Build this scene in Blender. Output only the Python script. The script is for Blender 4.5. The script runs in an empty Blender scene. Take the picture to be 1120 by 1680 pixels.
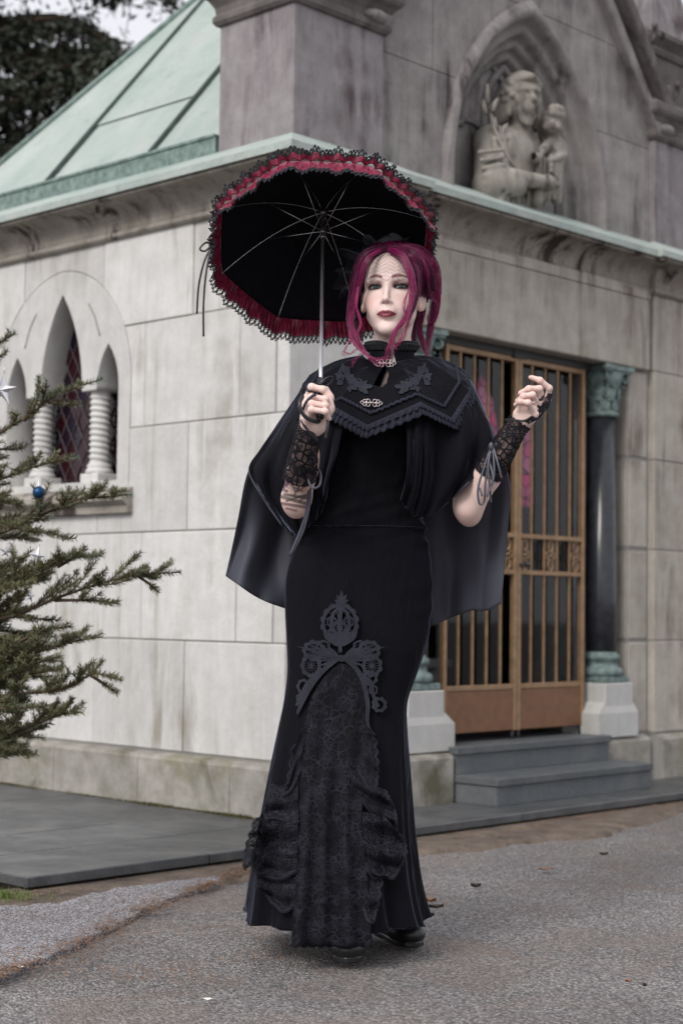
import bpy, bmesh, math, random
import numpy as np
from mathutils import Vector, Matrix, noise as mnoise

scene = bpy.context.scene
COL = scene.collection
rng = random.Random(7)
nrng = np.random.default_rng(7)

# ---------------------------------------------------------------- camera
F_PX, PITCH, ROLL, YAW, CAM_H = 2727.75, math.radians(3.342), math.radians(0.71), math.radians(43.759), 0.85
cp, sp, cr, sr = math.cos(PITCH), math.sin(PITCH), math.cos(ROLL), math.sin(ROLL)
CM = np.array([[cr, -sr, 0], [sr, cr, 0], [0, 0, 1]]) @ np.array([[1, 0, 0], [0, sp, -cp], [0, cp, sp]])
CAM = np.array([0, 0, CAM_H])
cam_data = bpy.data.cameras.new('camera')
cam = bpy.data.objects.new('camera', cam_data)
COL.objects.link(cam)
cam.matrix_world = Matrix(((CM[0][0], -CM[1][0], -CM[2][0], 0), (CM[0][1], -CM[1][1], -CM[2][1], 0),
                           (CM[0][2], -CM[1][2], -CM[2][2], CAM_H), (0, 0, 0, 1)))
cam_data.sensor_fit = 'VERTICAL'
cam_data.sensor_height = 36.0
cam_data.lens = F_PX / 1680 * 36.0
cam_data.clip_end = 500
cam_data.dof.use_dof = True
cam_data.dof.focus_distance = 4.02
cam_data.dof.aperture_fstop = 3.6
scene.camera = cam

# ---------------------------------------------------------------- sky, sun, exposure
SUN_EL, SUN_AZ = math.radians(40), math.radians(-147)   # azimuth measured from +Y towards +X
world = bpy.data.worlds.new('World')
scene.world = world
world.use_nodes = True
wn, wl = world.node_tree.nodes, world.node_tree.links
for n in list(wn): wn.remove(n)
w_sky = wn.new('ShaderNodeTexSky'); w_sky.sky_type = 'NISHITA'; w_sky.sun_disc = False
w_sky.sun_elevation = SUN_EL; w_sky.sun_rotation = SUN_AZ
w_sky.air_density = 1.0; w_sky.dust_density = 6.0; w_sky.ozone_density = 1.0
w_hsv = wn.new('ShaderNodeHueSaturation'); w_hsv.inputs['Saturation'].default_value = 0.16
w_mix = wn.new('ShaderNodeMix'); w_mix.data_type = 'RGBA'
w_mix.inputs['Factor'].default_value = 0.72                # an even overcast layer over the clear sky
w_mix.inputs['B'].default_value = (9.0, 9.1, 9.7, 1)
w_bg = wn.new('ShaderNodeBackground'); w_bg.inputs['Strength'].default_value = 0.088
w_out = wn.new('ShaderNodeOutputWorld')
wl.new(w_sky.outputs[0], w_hsv.inputs['Color']); wl.new(w_hsv.outputs[0], w_mix.inputs['A'])
wl.new(w_mix.outputs['Result'], w_bg.inputs['Color']); wl.new(w_bg.outputs[0], w_out.inputs[0])
sun_data = bpy.data.lights.new('sun', 'SUN')
sun_data.energy = 1.5; sun_data.angle = math.radians(24); sun_data.color = (1.0, 0.96, 0.92)
sun = bpy.data.objects.new('sun', sun_data); COL.objects.link(sun)
sdir = Vector((math.sin(SUN_AZ) * math.cos(SUN_EL), math.cos(SUN_AZ) * math.cos(SUN_EL), math.sin(SUN_EL)))
sun.rotation_euler = sdir.to_track_quat('Z', 'Y').to_euler()
sun.location = (-3, -4, 8)
scene.view_settings.view_transform = 'Standard'
scene.view_settings.look = 'None'
scene.view_settings.exposure = 0.46
scene.view_settings.gamma = 1.0
scene.view_settings.use_curve_mapping = False
scene.cycles.max_bounces = 8
scene.cycles.transparent_max_bounces = 24
scene.cycles.caustics_reflective = False
scene.cycles.caustics_refractive = False

# ---------------------------------------------------------------- measuring helpers
DR = np.array([math.sin(YAW), math.cos(YAW), 0]); DL = np.array([-math.cos(YAW), math.sin(YAW), 0])
WC = 4.44 * DR + 4.54 * DL                                # the mausoleum's corner on the ground
def ray(x, y): return CM.T @ np.array([(x - 560) / F_PX, (y - 840) / F_PX, 1])
def at(x, y, Y):
    d = ray(x, y); return CAM + d * (Y / d[1])
def ground_at(x, y, z=0.0):
    d = ray(x, y); return CAM + d * ((z - CAM_H) / d[2])
def to_local(P):
    q = np.asarray(P) - WC; return np.array([q @ DR, q @ DL, P[2]])
def V3(p): return Vector((float(p[0]), float(p[1]), float(p[2])))

# ---------------------------------------------------------------- object helpers
def tag(o, label=None, cat=None, group=None, kind=None):
    if label: o['label'] = label
    if cat: o['category'] = cat
    if group: o['group'] = group
    if kind: o['kind'] = kind
    return o
def empty(name, loc=(0, 0, 0), rz=0.0, parent=None):
    o = bpy.data.objects.new(name, None); COL.objects.link(o)
    o.location = loc; o.rotation_euler = (0, 0, rz); o.empty_display_size = 0.1
    if parent: o.parent = parent
    return o
def link(name, me, parent=None, mat=None):
    o = bpy.data.objects.new(name, me); COL.objects.link(o)
    if mat is not None: me.materials.clear(); me.materials.append(mat)
    if parent: o.parent = parent
    return o
def mesh_from(verts, faces, smooth=False):
    me = bpy.data.meshes.new('m')
    me.from_pydata([tuple(map(float, v)) for v in verts], [], [tuple(map(int, f)) for f in faces])
    if smooth: me.polygons.foreach_set('use_smooth', [True] * len(me.polygons))
    me.update(); return me
def mesh_np(V, Fq, smooth=True):
    """fast mesh from numpy arrays; Fq is (n,3) or (n,4)"""
    me = bpy.data.meshes.new('m'); V = np.asarray(V, np.float32); Fq = np.asarray(Fq, np.int32)
    n, k = Fq.shape
    me.vertices.add(len(V)); me.vertices.foreach_set('co', V.ravel())
    me.loops.add(n * k); me.loops.foreach_set('vertex_index', Fq.ravel())
    me.polygons.add(n); me.polygons.foreach_set('loop_start', np.arange(0, n * k, k, dtype=np.int32))
    me.polygons.foreach_set('loop_total', np.full(n, k, np.int32))
    me.update(calc_edges=True); me.validate()
    if smooth: me.polygons.foreach_set('use_smooth', np.ones(len(me.polygons), bool))
    return me
class MB:
    """collects shapes, then links them as one mesh object"""
    def __init__(s): s.v = []; s.f = []; s.sm = []
    def add(s, v, f, smooth=False):
        b = len(s.v); s.v += [tuple(map(float, p)) for p in v]
        for q in f: s.f.append(tuple(int(i) + b for i in q)); s.sm.append(smooth)
        return s
    def box(s, a, b, c=0.0):
        """box from corner a to b with chamfer c"""
        a = np.minimum(a, b) * 1.0 if False else np.array([min(a[i], b[i]) for i in range(3)], float)
        b = np.array([max(a[i], b[i]) for i in range(3)], float)
        if c <= 0:
            v = [(x, y, z) for x in (a[0], b[0]) for y in (a[1], b[1]) for z in (a[2], b[2])]
            return s.add(v, [(0, 1, 3, 2), (4, 6, 7, 5), (0, 4, 5, 1), (2, 3, 7, 6), (0, 2, 6, 4), (1, 5, 7, 3)])
        c = min(c, *((b - a) * 0.45)); v = []; idx = {}
        for sx in (0, 1):
            for sy in (0, 1):
                for sz in (0, 1):
                    co = (b[0] if sx else a[0], b[1] if sy else a[1], b[2] if sz else a[2])
                    sg = (-1 if sx else 1, -1 if sy else 1, -1 if sz else 1)
                    for ax in range(3):
                        p = [co[k] + (0 if k == ax else sg[k] * c) for k in range(3)]
                        idx[(sx, sy, sz, ax)] = len(v); v.append(p)
        f = []
        q4 = [(0, 0), (1, 0), (1, 1), (0, 1)]
        for ax in range(3):
            o = [k for k in range(3) if k != ax]
            for side in (0, 1):
                lp = []
                for u, w in q4:
                    k = [0, 0, 0]; k[ax] = side; k[o[0]] = u; k[o[1]] = w; lp.append(idx[(*k, ax)])
                f.append(lp)
        for ax in range(3):            # edge chamfers running along ax
            o = [k for k in range(3) if k != ax]
            for u in (0, 1):
                for w in (0, 1):
                    k0 = [0, 0, 0]; k1 = [0, 0, 0]; k1[ax] = 1
                    for k in (k0, k1): k[o[0]] = u; k[o[1]] = w
                    f.append([idx[(*k0, o[0])], idx[(*k1, o[0])], idx[(*k1, o[1])], idx[(*k0, o[1])]])
        for sx in (0, 1):
            for sy in (0, 1):
                for sz in (0, 1): f.append([idx[(sx, sy, sz, k)] for k in range(3)])
        return s.add(v, f)
    def tube(s, pts, r, n=8, cap=True, smooth=True, flat=None):
        """tube along pts; r a number or list; flat=(sx, sy, normal) squashes the section"""
        pts = [np.asarray(p, float) for p in pts]; m = len(pts)
        rr = [r] * m if np.isscalar(r) else list(r)
        v = []; f = []
        t0 = pts[1] - pts[0]; up = np.array([0, 0, 1.0]) if abs(t0[2]) < 0.9 * np.linalg.norm(t0) else np.array([1.0, 0, 0])
        N = None
        for i in range(m):
            t = pts[min(i + 1, m - 1)] - pts[max(i - 1, 0)]; L = np.linalg.norm(t); t = t / L if L > 1e-12 else np.array([0, 0, 1.0])
            if N is None: N = np.cross(up, t)
            N = N - t * (N @ t); N = N / (np.linalg.norm(N) + 1e-12); B = np.cross(t, N)
            for k in range(n):
                a = 2 * math.pi * k / n; v.append(pts[i] + rr[i] * (math.cos(a) * N + math.sin(a) * B))
        for i in range(m - 1):
            for k in range(n):
                k2 = (k + 1) % n; f.append((i * n + k, i * n + k2, (i + 1) * n + k2, (i + 1) * n + k))
        if cap: f.append(tuple(range(n - 1, -1, -1))); f.append(tuple((m - 1) * n + k for k in range(n)))
        return s.add(v, f, smooth)
    def lathe(s, prof, c=(0, 0), n=24, smooth=True, cap=True):
        """prof: list of (r, z) turned about the vertical through c"""
        v = [(c[0] + r * math.cos(2 * math.pi * k / n), c[1] + r * math.sin(2 * math.pi * k / n), z) for r, z in prof for k in range(n)]
        f = [(i * n + k, i * n + (k + 1) % n, (i + 1) * n + (k + 1) % n, (i + 1) * n + k) for i in range(len(prof) - 1) for k in range(n)]
        if cap: f.append(tuple(range(n - 1, -1, -1))); f.append(tuple((len(prof) - 1) * n + k for k in range(n)))
        return s.add(v, f, smooth)
    def prism(s, poly, h0, h1, axes='xyz'):
        """extrude a polygon given in the first two axes along the third"""
        n = len(poly); ix = ['xyz'.index(c) for c in axes]; v = []
        for h in (h0, h1):
            for p in poly:
                q = [0, 0, 0]; q[ix[0]] = p[0]; q[ix[1]] = p[1]; q[ix[2]] = h; v.append(q)
        f = [tuple(range(n - 1, -1, -1)), tuple(range(n, 2 * n))] + [(i, (i + 1) % n, n + (i + 1) % n, n + i) for i in range(n)]
        return s.add(v, f)
    def grid(s, P, close_u=False, smooth=True):
        """P[i][j] points"""
        P = np.asarray(P, float); a, b = P.shape[:2]
        f = [(i * b + j, i * b + (j + 1) % b, ((i + 1) % a) * b + (j + 1) % b, ((i + 1) % a) * b + j)
             for i in range(a - 1) for j in range(b if close_u else b - 1)]
        return s.add(P.reshape(-1, 3), f, smooth)
    def ball(s, c, r, n=12, m=8):
        r = (r, r, r) if np.isscalar(r) else r
        P = [[(c[0] + r[0] * math.sin(math.pi * i / m) * math.cos(2 * math.pi * j / n), c[1] + r[1] * math.sin(math.pi * i / m) * math.sin(2 * math.pi * j / n),
               c[2] + r[2] * math.cos(math.pi * i / m)) for j in range(n)] for i in range(m + 1)]
        return s.grid(P, True)
    def mesh(s):
        me = bpy.data.meshes.new('m'); me.from_pydata(s.v, [], s.f)
        me.polygons.foreach_set('use_smooth', s.sm)
        bm = bmesh.new(); bm.from_mesh(me); bmesh.ops.recalc_face_normals(bm, faces=bm.faces); bm.to_mesh(me); bm.free()
        me.update(); return me
    def build(s, name, mat, parent=None): return link(name, s.mesh(), parent, mat)

def solidify(o, t, offset=-1.0, rim=True):
    m = o.modifiers.new('s', 'SOLIDIFY'); m.thickness = t; m.offset = offset; m.use_rim = rim; return o
def subsurf(o, n=1):
    m = o.modifiers.new('u', 'SUBSURF'); m.levels = n; m.render_levels = n; return o
def bevel(o, w, seg=2):
    m = o.modifiers.new('b', 'BEVEL'); m.width = w; m.segments = seg; m.limit_method = 'ANGLE'; return o
def boolean_cut(me, cutter_me):
    """difference of two meshes, returned as a new mesh"""
    a = bpy.data.objects.new('a', me); b = bpy.data.objects.new('b', cutter_me)
    COL.objects.link(a); COL.objects.link(b)
    m = a.modifiers.new('x', 'BOOLEAN'); m.object = b; m.operation = 'DIFFERENCE'; m.solver = 'EXACT'
    dg = bpy.context.evaluated_depsgraph_get(); r = bpy.data.meshes.new_from_object(a.evaluated_get(dg))
    bpy.data.objects.remove(a); bpy.data.objects.remove(b); return r
def fill2d(loops, depth, bev=0.0):
    """filled 2-D outline with holes, extruded; mesh lies in XY, z from -depth/2 to depth/2"""
    cu = bpy.data.curves.new('c', 'CURVE'); cu.dimensions = '2D'; cu.fill_mode = 'BOTH'
    cu.extrude = max(depth / 2 - bev, 0); cu.bevel_depth = bev; cu.bevel_resolution = 1
    for lp in loops:
        sp_ = cu.splines.new('POLY'); sp_.points.add(len(lp) - 1); sp_.use_cyclic_u = True
        for p, q in zip(sp_.points, lp): p.co = (q[0], q[1], 0, 1)
    o = bpy.data.objects.new('c', cu); COL.objects.link(o)
    dg = bpy.context.evaluated_depsgraph_get(); me = bpy.data.meshes.new_from_object(o.evaluated_get(dg))
    bpy.data.objects.remove(o); return me
def remap(me, fn):
    n = len(me.vertices); co = np.empty(n * 3, np.float32); me.vertices.foreach_get('co', co); co = co.reshape(-1, 3)
    me.vertices.foreach_set('co', np.ascontiguousarray(fn(co), dtype=np.float32).ravel()); me.update(); return me
def spline(P, n):
    """Catmull-Rom through P, n points"""
    P = np.asarray(P, float); m = len(P); Q = np.vstack([2 * P[0] - P[1], P, 2 * P[-1] - P[-2]]); out = []
    for t in np.linspace(0, m - 1, n):
        i = min(int(t), m - 2); u = t - i; a, b, c, d = Q[i], Q[i + 1], Q[i + 2], Q[i + 3]
        out.append(0.5 * (2 * b + (c - a) * u + (2 * a - 5 * b + 4 * c - d) * u * u + (-a + 3 * b - 3 * c + d) * u ** 3))
    return np.array(out)

# ---------------------------------------------------------------- materials
MATS = {}
def srgb(r, g, b):
    f = lambda c: (c / 255 / 12.92) if c / 255 <= 0.04045 else ((c / 255 + 0.055) / 1.055) ** 2.4
    return (f(r), f(g), f(b), 1)
class NT:
    def __init__(s, name):
        s.m = bpy.data.materials.new(name); s.m.use_nodes = True; s.t = s.m.node_tree; s.n = s.t.nodes; s.l = s.t.links
        for x in list(s.n): s.n.remove(x)
        s.out = s.n.new('ShaderNodeOutputMaterial'); s.b = s.n.new('ShaderNodeBsdfPrincipled'); s.l.new(s.b.outputs[0], s.out.inputs[0])
        s.co = s.n.new('ShaderNodeTexCoord'); MATS[name] = s.m
    def mapv(s, scale=(1, 1, 1), src='Object', rot=(0, 0, 0)):
        k = s.n.new('ShaderNodeMapping'); k.inputs['Scale'].default_value = scale; k.inputs['Rotation'].default_value = rot
        s.l.new(s.co.outputs[src], k.inputs[0]); return k.outputs[0]
    def noise(s, scale, detail=4, rough=0.55, vec=None, dist=0.0):
        k = s.n.new('ShaderNodeTexNoise'); k.inputs['Scale'].default_value = scale; k.inputs['Detail'].default_value = detail
        k.inputs['Roughness'].default_value = rough; k.inputs['Distortion'].default_value = dist
        s.l.new(vec if vec is not None else s.co.outputs['Object'], k.inputs['Vector']); return k.outputs[0]
    def voro(s, scale, vec=None, feature='F1', out='Distance', rand=1.0):
        k = s.n.new('ShaderNodeTexVoronoi'); k.feature = feature; k.inputs['Scale'].default_value = scale; k.inputs['Randomness'].default_value = rand
        s.l.new(vec if vec is not None else s.co.outputs['Object'], k.inputs['Vector']); return k.outputs[out]
    def ramp(s, fac, stops, interp='LINEAR'):
        k = s.n.new('ShaderNodeValToRGB'); k.color_ramp.interpolation = interp; e = k.color_ramp.elements
        while len(e) < len(stops): e.new(0.5)
        for el, (p, c) in zip(e, stops): el.position = p; el.color = c if hasattr(c, '__len__') else (c, c, c, 1)
        s.l.new(fac, k.inputs[0]); return k.outputs[0]
    def mix(s, fac, a, b, mode='MIX'):
        k = s.n.new('ShaderNodeMix'); k.data_type = 'RGBA'; k.blend_type = mode
        for sock, val in ((k.inputs['Factor'], fac), (k.inputs['A'], a), (k.inputs['B'], b)):
            if hasattr(val, 'links') or hasattr(val, 'is_linked'): s.l.new(val, sock)
            else: sock.default_value = val
        return k.outputs['Result']
    def math(s, op, a, b=None, clamp=False):
        k = s.n.new('ShaderNodeMath'); k.operation = op; k.use_clamp = clamp
        for i, val in enumerate((a, b)):
            if val is None: continue
            if hasattr(val, 'is_linked'): s.l.new(val, k.inputs[i])
            else: k.inputs[i].default_value = val
        return k.outputs[0]
    def bump(s, h, strength=0.3, dist=0.01, prev=None):
        k = s.n.new('ShaderNodeBump'); k.inputs['Strength'].default_value = strength; k.inputs['Distance'].default_value = dist
        s.l.new(h, k.inputs['Height'])
        if prev is not None: s.l.new(prev, k.inputs['Normal'])
        s.l.new(k.outputs[0], s.b.inputs['Normal']); return k.outputs[0]
    def set(s, **kw):
        for k, v in kw.items():
            i = s.b.inputs[k.replace('_', ' ')]
            if hasattr(v, 'is_linked'): s.l.new(v, i)
            else: i.default_value = v
        return s
    def attr(s, name):
        k = s.n.new('ShaderNodeAttribute'); k.attribute_name = name; return k.outputs['Color']
    def rand(s):
        k = s.n.new('ShaderNodeObjectInfo'); return k.outputs['Random']

def stone(name, c1, c2, stain, stain_amt=0.5, streak=True, lichen=None, blotch=2.2, bump=0.25, tint=0.10):
    t = NT(name)
    base = t.mix(t.ramp(t.noise(9, 6, 0.65), [(0.35, 0.0), (0.68, 1.0)]), c1, c2)
    # each stone its own slight tone
    rnd = t.ramp(t.rand(), [(0, 1 - tint), (1, 1 + tint * 0.6)])
    base = t.mix(1.0, base, rnd, 'MULTIPLY')
    sv = t.mapv((5, 5, 0.55)) if streak else t.mapv((1, 1, 1))
    st = t.ramp(t.noise(1.7, 7, 0.66, sv, 0.5), [(0.47, 0.0), (0.62, 1.0)])
    st2 = t.ramp(t.noise(3.6, 7, 0.7, t.mapv((3.2, 3.2, 0.30)) if streak else None, 0.3), [(0.50, 0.0), (0.60, 1.0)])
    bl = t.ramp(t.noise(blotch, 5, 0.6), [(0.42, 0.0), (0.72, 1.0)])
    amt = t.math('MULTIPLY', t.math('MULTIPLY', st, bl), stain_amt * 2.0, True)
    amt = t.math('MAXIMUM', amt, t.math('MULTIPLY', st2, 0.22 * stain_amt))
    col = t.mix(amt, base, stain)
    col = t.mix(t.math('MULTIPLY', t.ramp(t.noise(55, 3, 0.6), [(0.55, 0.0), (0.75, 1.0)]), 0.22), col, stain)
    if lichen is not None:
        li = t.ramp(t.noise(3.1, 7, 0.7, None, 0.6), [(0.54, 0.0), (0.66, 1.0)])
        col = t.mix(t.math('MULTIPLY', li, lichen[1]), col, lichen[0])
    t.set(Base_Color=col, Roughness=0.9)
    t.b.inputs['Specular IOR Level'].default_value = 0.25
    b1 = t.bump(t.noise(120, 4, 0.7), bump, 0.004)
    t.bump(t.noise(14, 5, 0.6), bump, 0.012, b1)
    return t.m
def simple(name, col, rough=0.5, metal=0.0, spec=0.5, bump=None, vary=0.0):
    t = NT(name); c = col
    if vary: c = t.mix(t.ramp(t.noise(25, 5, 0.6), [(0.3, 0), (0.7, 1)]), [x * (1 - vary) for x in col[:3]] + [1], [min(1, x * (1 + vary)) for x in col[:3]] + [1])
    t.set(Base_Color=c, Roughness=rough, Metallic=metal); t.b.inputs['Specular IOR Level'].default_value = spec
    if bump: t.bump(t.noise(bump[0], 4, 0.6), bump[1], 0.005)
    return t.m

M_wall = stone('pale_limestone', (0.53, 0.52, 0.505, 1), (0.62, 0.61, 0.595, 1), (0.30, 0.28, 0.24, 1), 0.6)
M_wallm = simple('mortar', (0.24, 0.23, 0.215, 1), 0.95)
M_lintel = stone('buff_limestone', (0.37, 0.34, 0.295, 1), (0.47, 0.44, 0.39, 1), (0.15, 0.12, 0.10, 1), 0.75)
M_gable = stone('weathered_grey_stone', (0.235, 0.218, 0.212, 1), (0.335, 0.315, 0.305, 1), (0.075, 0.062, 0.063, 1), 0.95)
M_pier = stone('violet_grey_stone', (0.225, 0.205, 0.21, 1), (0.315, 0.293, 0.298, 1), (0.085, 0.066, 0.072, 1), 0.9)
M_cornice = stone('stained_cornice_stone', (0.27, 0.245, 0.21, 1), (0.37, 0.345, 0.305, 1), (0.05, 0.04, 0.035, 1), 1.2, blotch=3.4)
M_dark = stone('blackened_and_shaded_stone', (0.13, 0.115, 0.11, 1), (0.20, 0.18, 0.175, 1), (0.035, 0.03, 0.03, 1), 0.8)
M_plinth = stone('rough_plinth_stone', (0.26, 0.245, 0.215, 1), (0.40, 0.38, 0.345, 1), (0.13, 0.12, 0.085, 1), 0.8, False, ((0.16, 0.15, 0.06, 1), 0.5), 4.0, 0.5)
M_pedestal = stone('white_pedestal_stone', (0.48, 0.475, 0.46, 1), (0.55, 0.545, 0.53, 1), (0.25, 0.24, 0.2, 1), 0.4)
M_statue = stone('statue_stone', (0.28, 0.258, 0.225, 1), (0.37, 0.345, 0.305, 1), (0.06, 0.052, 0.048, 1), 0.8, blotch=6, tint=0.0)
def granite(name, c1, c2, rough):
    t = NT(name)
    g = t.mix(t.ramp(t.voro(420, out='Color'), [(0.25, 0), (0.75, 1)]), c1, c2)
    g = t.mix(t.math('MULTIPLY', t.ramp(t.noise(3.5, 6, 0.65, None, 0.5), [(0.48, 0), (0.75, 1)]), 0.4), g, (0.24, 0.24, 0.235, 1))
    g = t.mix(1.0, g, t.ramp(t.rand(), [(0, 0.8), (1, 1.2)]), 'MULTIPLY')
    t.set(Base_Color=g, Roughness=t.ramp(t.noise(6, 5, 0.6), [(0.3, rough), (0.7, rough + 0.22)]))
    t.bump(t.noise(200, 3, 0.6), 0.08, 0.003); return t.m
M_granite = granite('grey_granite', (0.06, 0.068, 0.075, 1), (0.135, 0.148, 0.157, 1), 0.45)
M_slab = granite('dark_slab', (0.040, 0.043, 0.047, 1), (0.080, 0.084, 0.088, 1), 0.28)
def copper():
    t = NT('verdigris_copper')
    c = t.mix(t.ramp(t.noise(2.2, 6, 0.62, t.mapv((1, 1, 1))), [(0.35, 0), (0.7, 1)]), (0.285, 0.35, 0.32, 1), (0.41, 0.455, 0.425, 1))
    c = t.mix(t.math('MULTIPLY', t.ramp(t.noise(3.0, 6, 0.7, t.mapv((1.2, 4, 1.2)), 0.6), [(0.5, 0), (0.75, 1)]), 0.6), c, (0.40, 0.40, 0.38, 1))
    c = t.mix(t.math('MULTIPLY', t.ramp(t.noise(14, 5, 0.7), [(0.58, 0), (0.72, 1)]), 0.35), c, (0.10, 0.17, 0.15, 1))
    t.set(Base_Color=c, Roughness=0.62, Metallic=0.0)
    t.bump(t.noise(5, 4, 0.55, t.mapv((1, 1.6, 1))), 0.6, 0.04); return t.m
M_copper = copper()
def bronze_green(name, a, b):
    t = NT(name); c = t.mix(t.ramp(t.noise(30, 6, 0.65), [(0.35, 0), (0.65, 1)]), a, b)
    t.set(Base_Color=c, Roughness=0.55); t.bump(t.noise(90, 3, 0.6), 0.2, 0.003); return t.m
M_seam = bronze_green('dark_copper_seam', (0.035, 0.055, 0.05, 1), (0.07, 0.10, 0.09, 1))
M_verd = bronze_green('verdigris_bronze', (0.075, 0.115, 0.108, 1), (0.20, 0.265, 0.25, 1))
M_gutter = bronze_green('patinated_gutter', (0.085, 0.13, 0.118, 1), (0.21, 0.28, 0.255, 1))
M_shaft = simple('black_granite_shaft', (0.025, 0.027, 0.033, 1), 0.22, vary=0.3)
M_gold = simple('bronze_gold_paint', (0.30, 0.19, 0.108, 1), 0.45, 0.35, vary=0.25)
M_kick = simple('brown_copper_panel', (0.20, 0.098, 0.052, 1), 0.42, 0.25, bump=(7, 0.12), vary=0.15)
M_iron = simple('dark_iron', (0.03, 0.028, 0.03, 1), 0.5)
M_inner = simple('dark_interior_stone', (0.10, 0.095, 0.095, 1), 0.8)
M_moss = simple('moss', (0.085, 0.075, 0.02, 1), 0.95, bump=(60, 0.8), vary=0.4)
def glass_mat(name, tint, refl_rough=0.03, trans=1.0):
    t = NT(name); t.n.remove(t.b)
    tr = t.n.new('ShaderNodeBsdfTransparent'); tr.inputs[0].default_value = tint
    gl = t.n.new('ShaderNodeBsdfGlossy'); gl.inputs['Roughness'].default_value = refl_rough
    fr = t.n.new('ShaderNodeFresnel'); fr.inputs[0].default_value = 1.5
    mx = t.n.new('ShaderNodeMixShader'); t.l.new(fr.outputs[0], mx.inputs[0]); t.l.new(tr.outputs[0], mx.inputs[1]); t.l.new(gl.outputs[0], mx.inputs[2])
    t.l.new(mx.outputs[0], t.out.inputs[0]); return t.m
M_glass = glass_mat('door_glass', (0.75, 0.78, 0.78, 1))
# ================================================================ the mausoleum (own frame: x along the door front, y along the side wall)
MROT = math.atan2(DR[1], DR[0])
maus = empty('mausoleum', (WC[0], WC[1], 0), MROT)
tag(maus, 'pale stone mausoleum with green copper hip roof, pointed niche and bronze gate', 'mausoleum')
T0 = 0.05                                      # top of the paving round it

def pointed(cx, hw, zs, za, n=14, base=None):
    """pointed arch outline from lower left, over the apex, to lower right"""
    h = za - zs; R = (hw * hw + h * h) / (2 * hw); a1 = math.atan2(h, R - hw)
    L = [(cx - hw + R - R * math.cos(a1 * i / n), zs + R * math.sin(a1 * i / n)) for i in range(n + 1)]
    Rr = [(2 * cx - x, z) for x, z in L[-2::-1]]
    P = L + Rr
    if base is not None: P = [(cx - hw, base)] + P + [(cx + hw, base)]
    return P
def block_box(u0, u1, z0, z1, side, off=0.0, th=0.07, g=0.002, c=0.004, jit=0.002):
    o = off + rng.uniform(-jit, jit); m = MB()
    if side: m.box((o, u0 + g, z0 + g), (off + th, u1 - g, z1 - g), c)
    else: m.box((u0 + g, o, z0 + g), (u1 - g, off + th, z1 - g), c)
    return m.mesh()

# ---- side wall with its triple lancet window
WIN = 1.445
win_outline = pointed(WIN, 0.492, 1.823, 2.342, 16, 1.318)
def win_hole():
    s = lambda d, hw, za: pointed(WIN + d, hw, 1.79, za, 12)
    L = [(WIN - 0.41, 1.385)]
    L += s(-0.3325, 0.0775, 1.985) + s(0, 0.155, 2.238) + s(0.3325, 0.0775, 1.985) + [(WIN + 0.41, 1.385)]
    return L
def yz(me, x0): return remap(me, lambda c: np.stack([c[:, 2] + x0, c[:, 0], c[:, 1]], 1))
def xz(me, y0): return remap(me, lambda c: np.stack([c[:, 0], c[:, 2] + y0, c[:, 1]], 1))
back = fill2d([[(0.008, 0.06), (2.44, 0.06), (2.44, 2.6), (0.008, 2.6)], win_hole()], 0.10)
side_wall = link('side_wall', yz(back, 0.056), maus, M_wallm)
cut_win = MB().prism([(u, z) for u, z in win_outline], -0.2, 0.3, 'yzx').mesh()
COURSES = [0.265, 0.714, 1.160, 1.604, 2.044, 2.44]
offs = [(0.0, 0.582), (0.275, 0.861), (0.0, 0.580), (0.278, 0.867), (0.0, 0.568)]
for ci in range(5):
    z0, z1 = COURSES[ci], COURSES[ci + 1]
    j = [0.0] + ([0.28] if ci % 2 else []) ; x = offs[ci][1]
    while x < 2.40: j.append(x); x += 0.585
    j.append(2.45)
    for a, b in zip(j[:-1], j[1:]):
        if ci == 2 and 0.9 < a < 2.0: pass
        a0 = a + (0.0 if (a > 0 or ci % 2 == 0) else 0.074)
        me = block_box(a0, b, z0, z1, True)
        if b > WIN - 0.5 and a < WIN + 0.5 and z1 > 1.315 and z0 < 2.345: me = boolean_cut(me, cut_win.copy())
        if len(me.polygons): link('stone_block', me, side_wall, M_wall)

window = empty('window', (0, 0, 0), 0, maus)
win_in = [(WIN + (u - WIN) * 0.988, z - 0.006 * (z > 1.9)) for u, z in pointed(WIN, 0.492, 1.823, 2.342, 16, 1.321)]
surround = link('window_surround', yz(fill2d([[(u, z - 0.002) for u, z in win_in], win_hole()], 0.15, 0.003), 0.073), window, M_wall)
for s in (-1, 1):                                    # incised lines of the blind tracery
    m = MB(); P = spline([(-0.0035, WIN + s * 0.19, 2.17), (-0.0035, WIN + s * 0.235, 2.11), (-0.0035, WIN + s * 0.275, 2.02)], 8)
    m.tube(P, 0.003, 5); m.build('tracery_line', M_wallm, window)
for s in (-1, 1):
    m = MB(); n, k = 22, 76; z0, z1 = 1.455, 1.792; cy = WIN + s * 0.207
    P = []
    for i in range(k + 1):
        z = z0 + (z1 - z0) * i / k; e = min(1, (z1 - z) / 0.035, (z - z0) / 0.02)
        P.append([((0.043 + 0.0045 * max(0, e) * math.cos(2 * math.pi * (z / 0.0265) + 2 * math.pi * j / n)) * math.cos(2 * math.pi * j / n) + 0.062,
                   (0.043 + 0.0045 * max(0, e) * math.cos(2 * math.pi * (z / 0.0265) + 2 * math.pi * j / n)) * math.sin(2 * math.pi * j / n) + cy, z) for j in range(n)])
    m.grid(P, True)
    colm = m.build('twisted_column', M_wall, window)
    MB().lathe([(0.058, 1.425), (0.062, 1.435), (0.056, 1.446), (0.05, 1.452), (0.056, 1.46), (0.05, 1.468)], (0.062, cy)).build('base_ring', M_wall, colm)
    MB().box((0.004, cy - 0.062, 1.36), (0.125, cy + 0.062, 1.426), 0.004).build('base_block', M_wall, colm)
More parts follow.
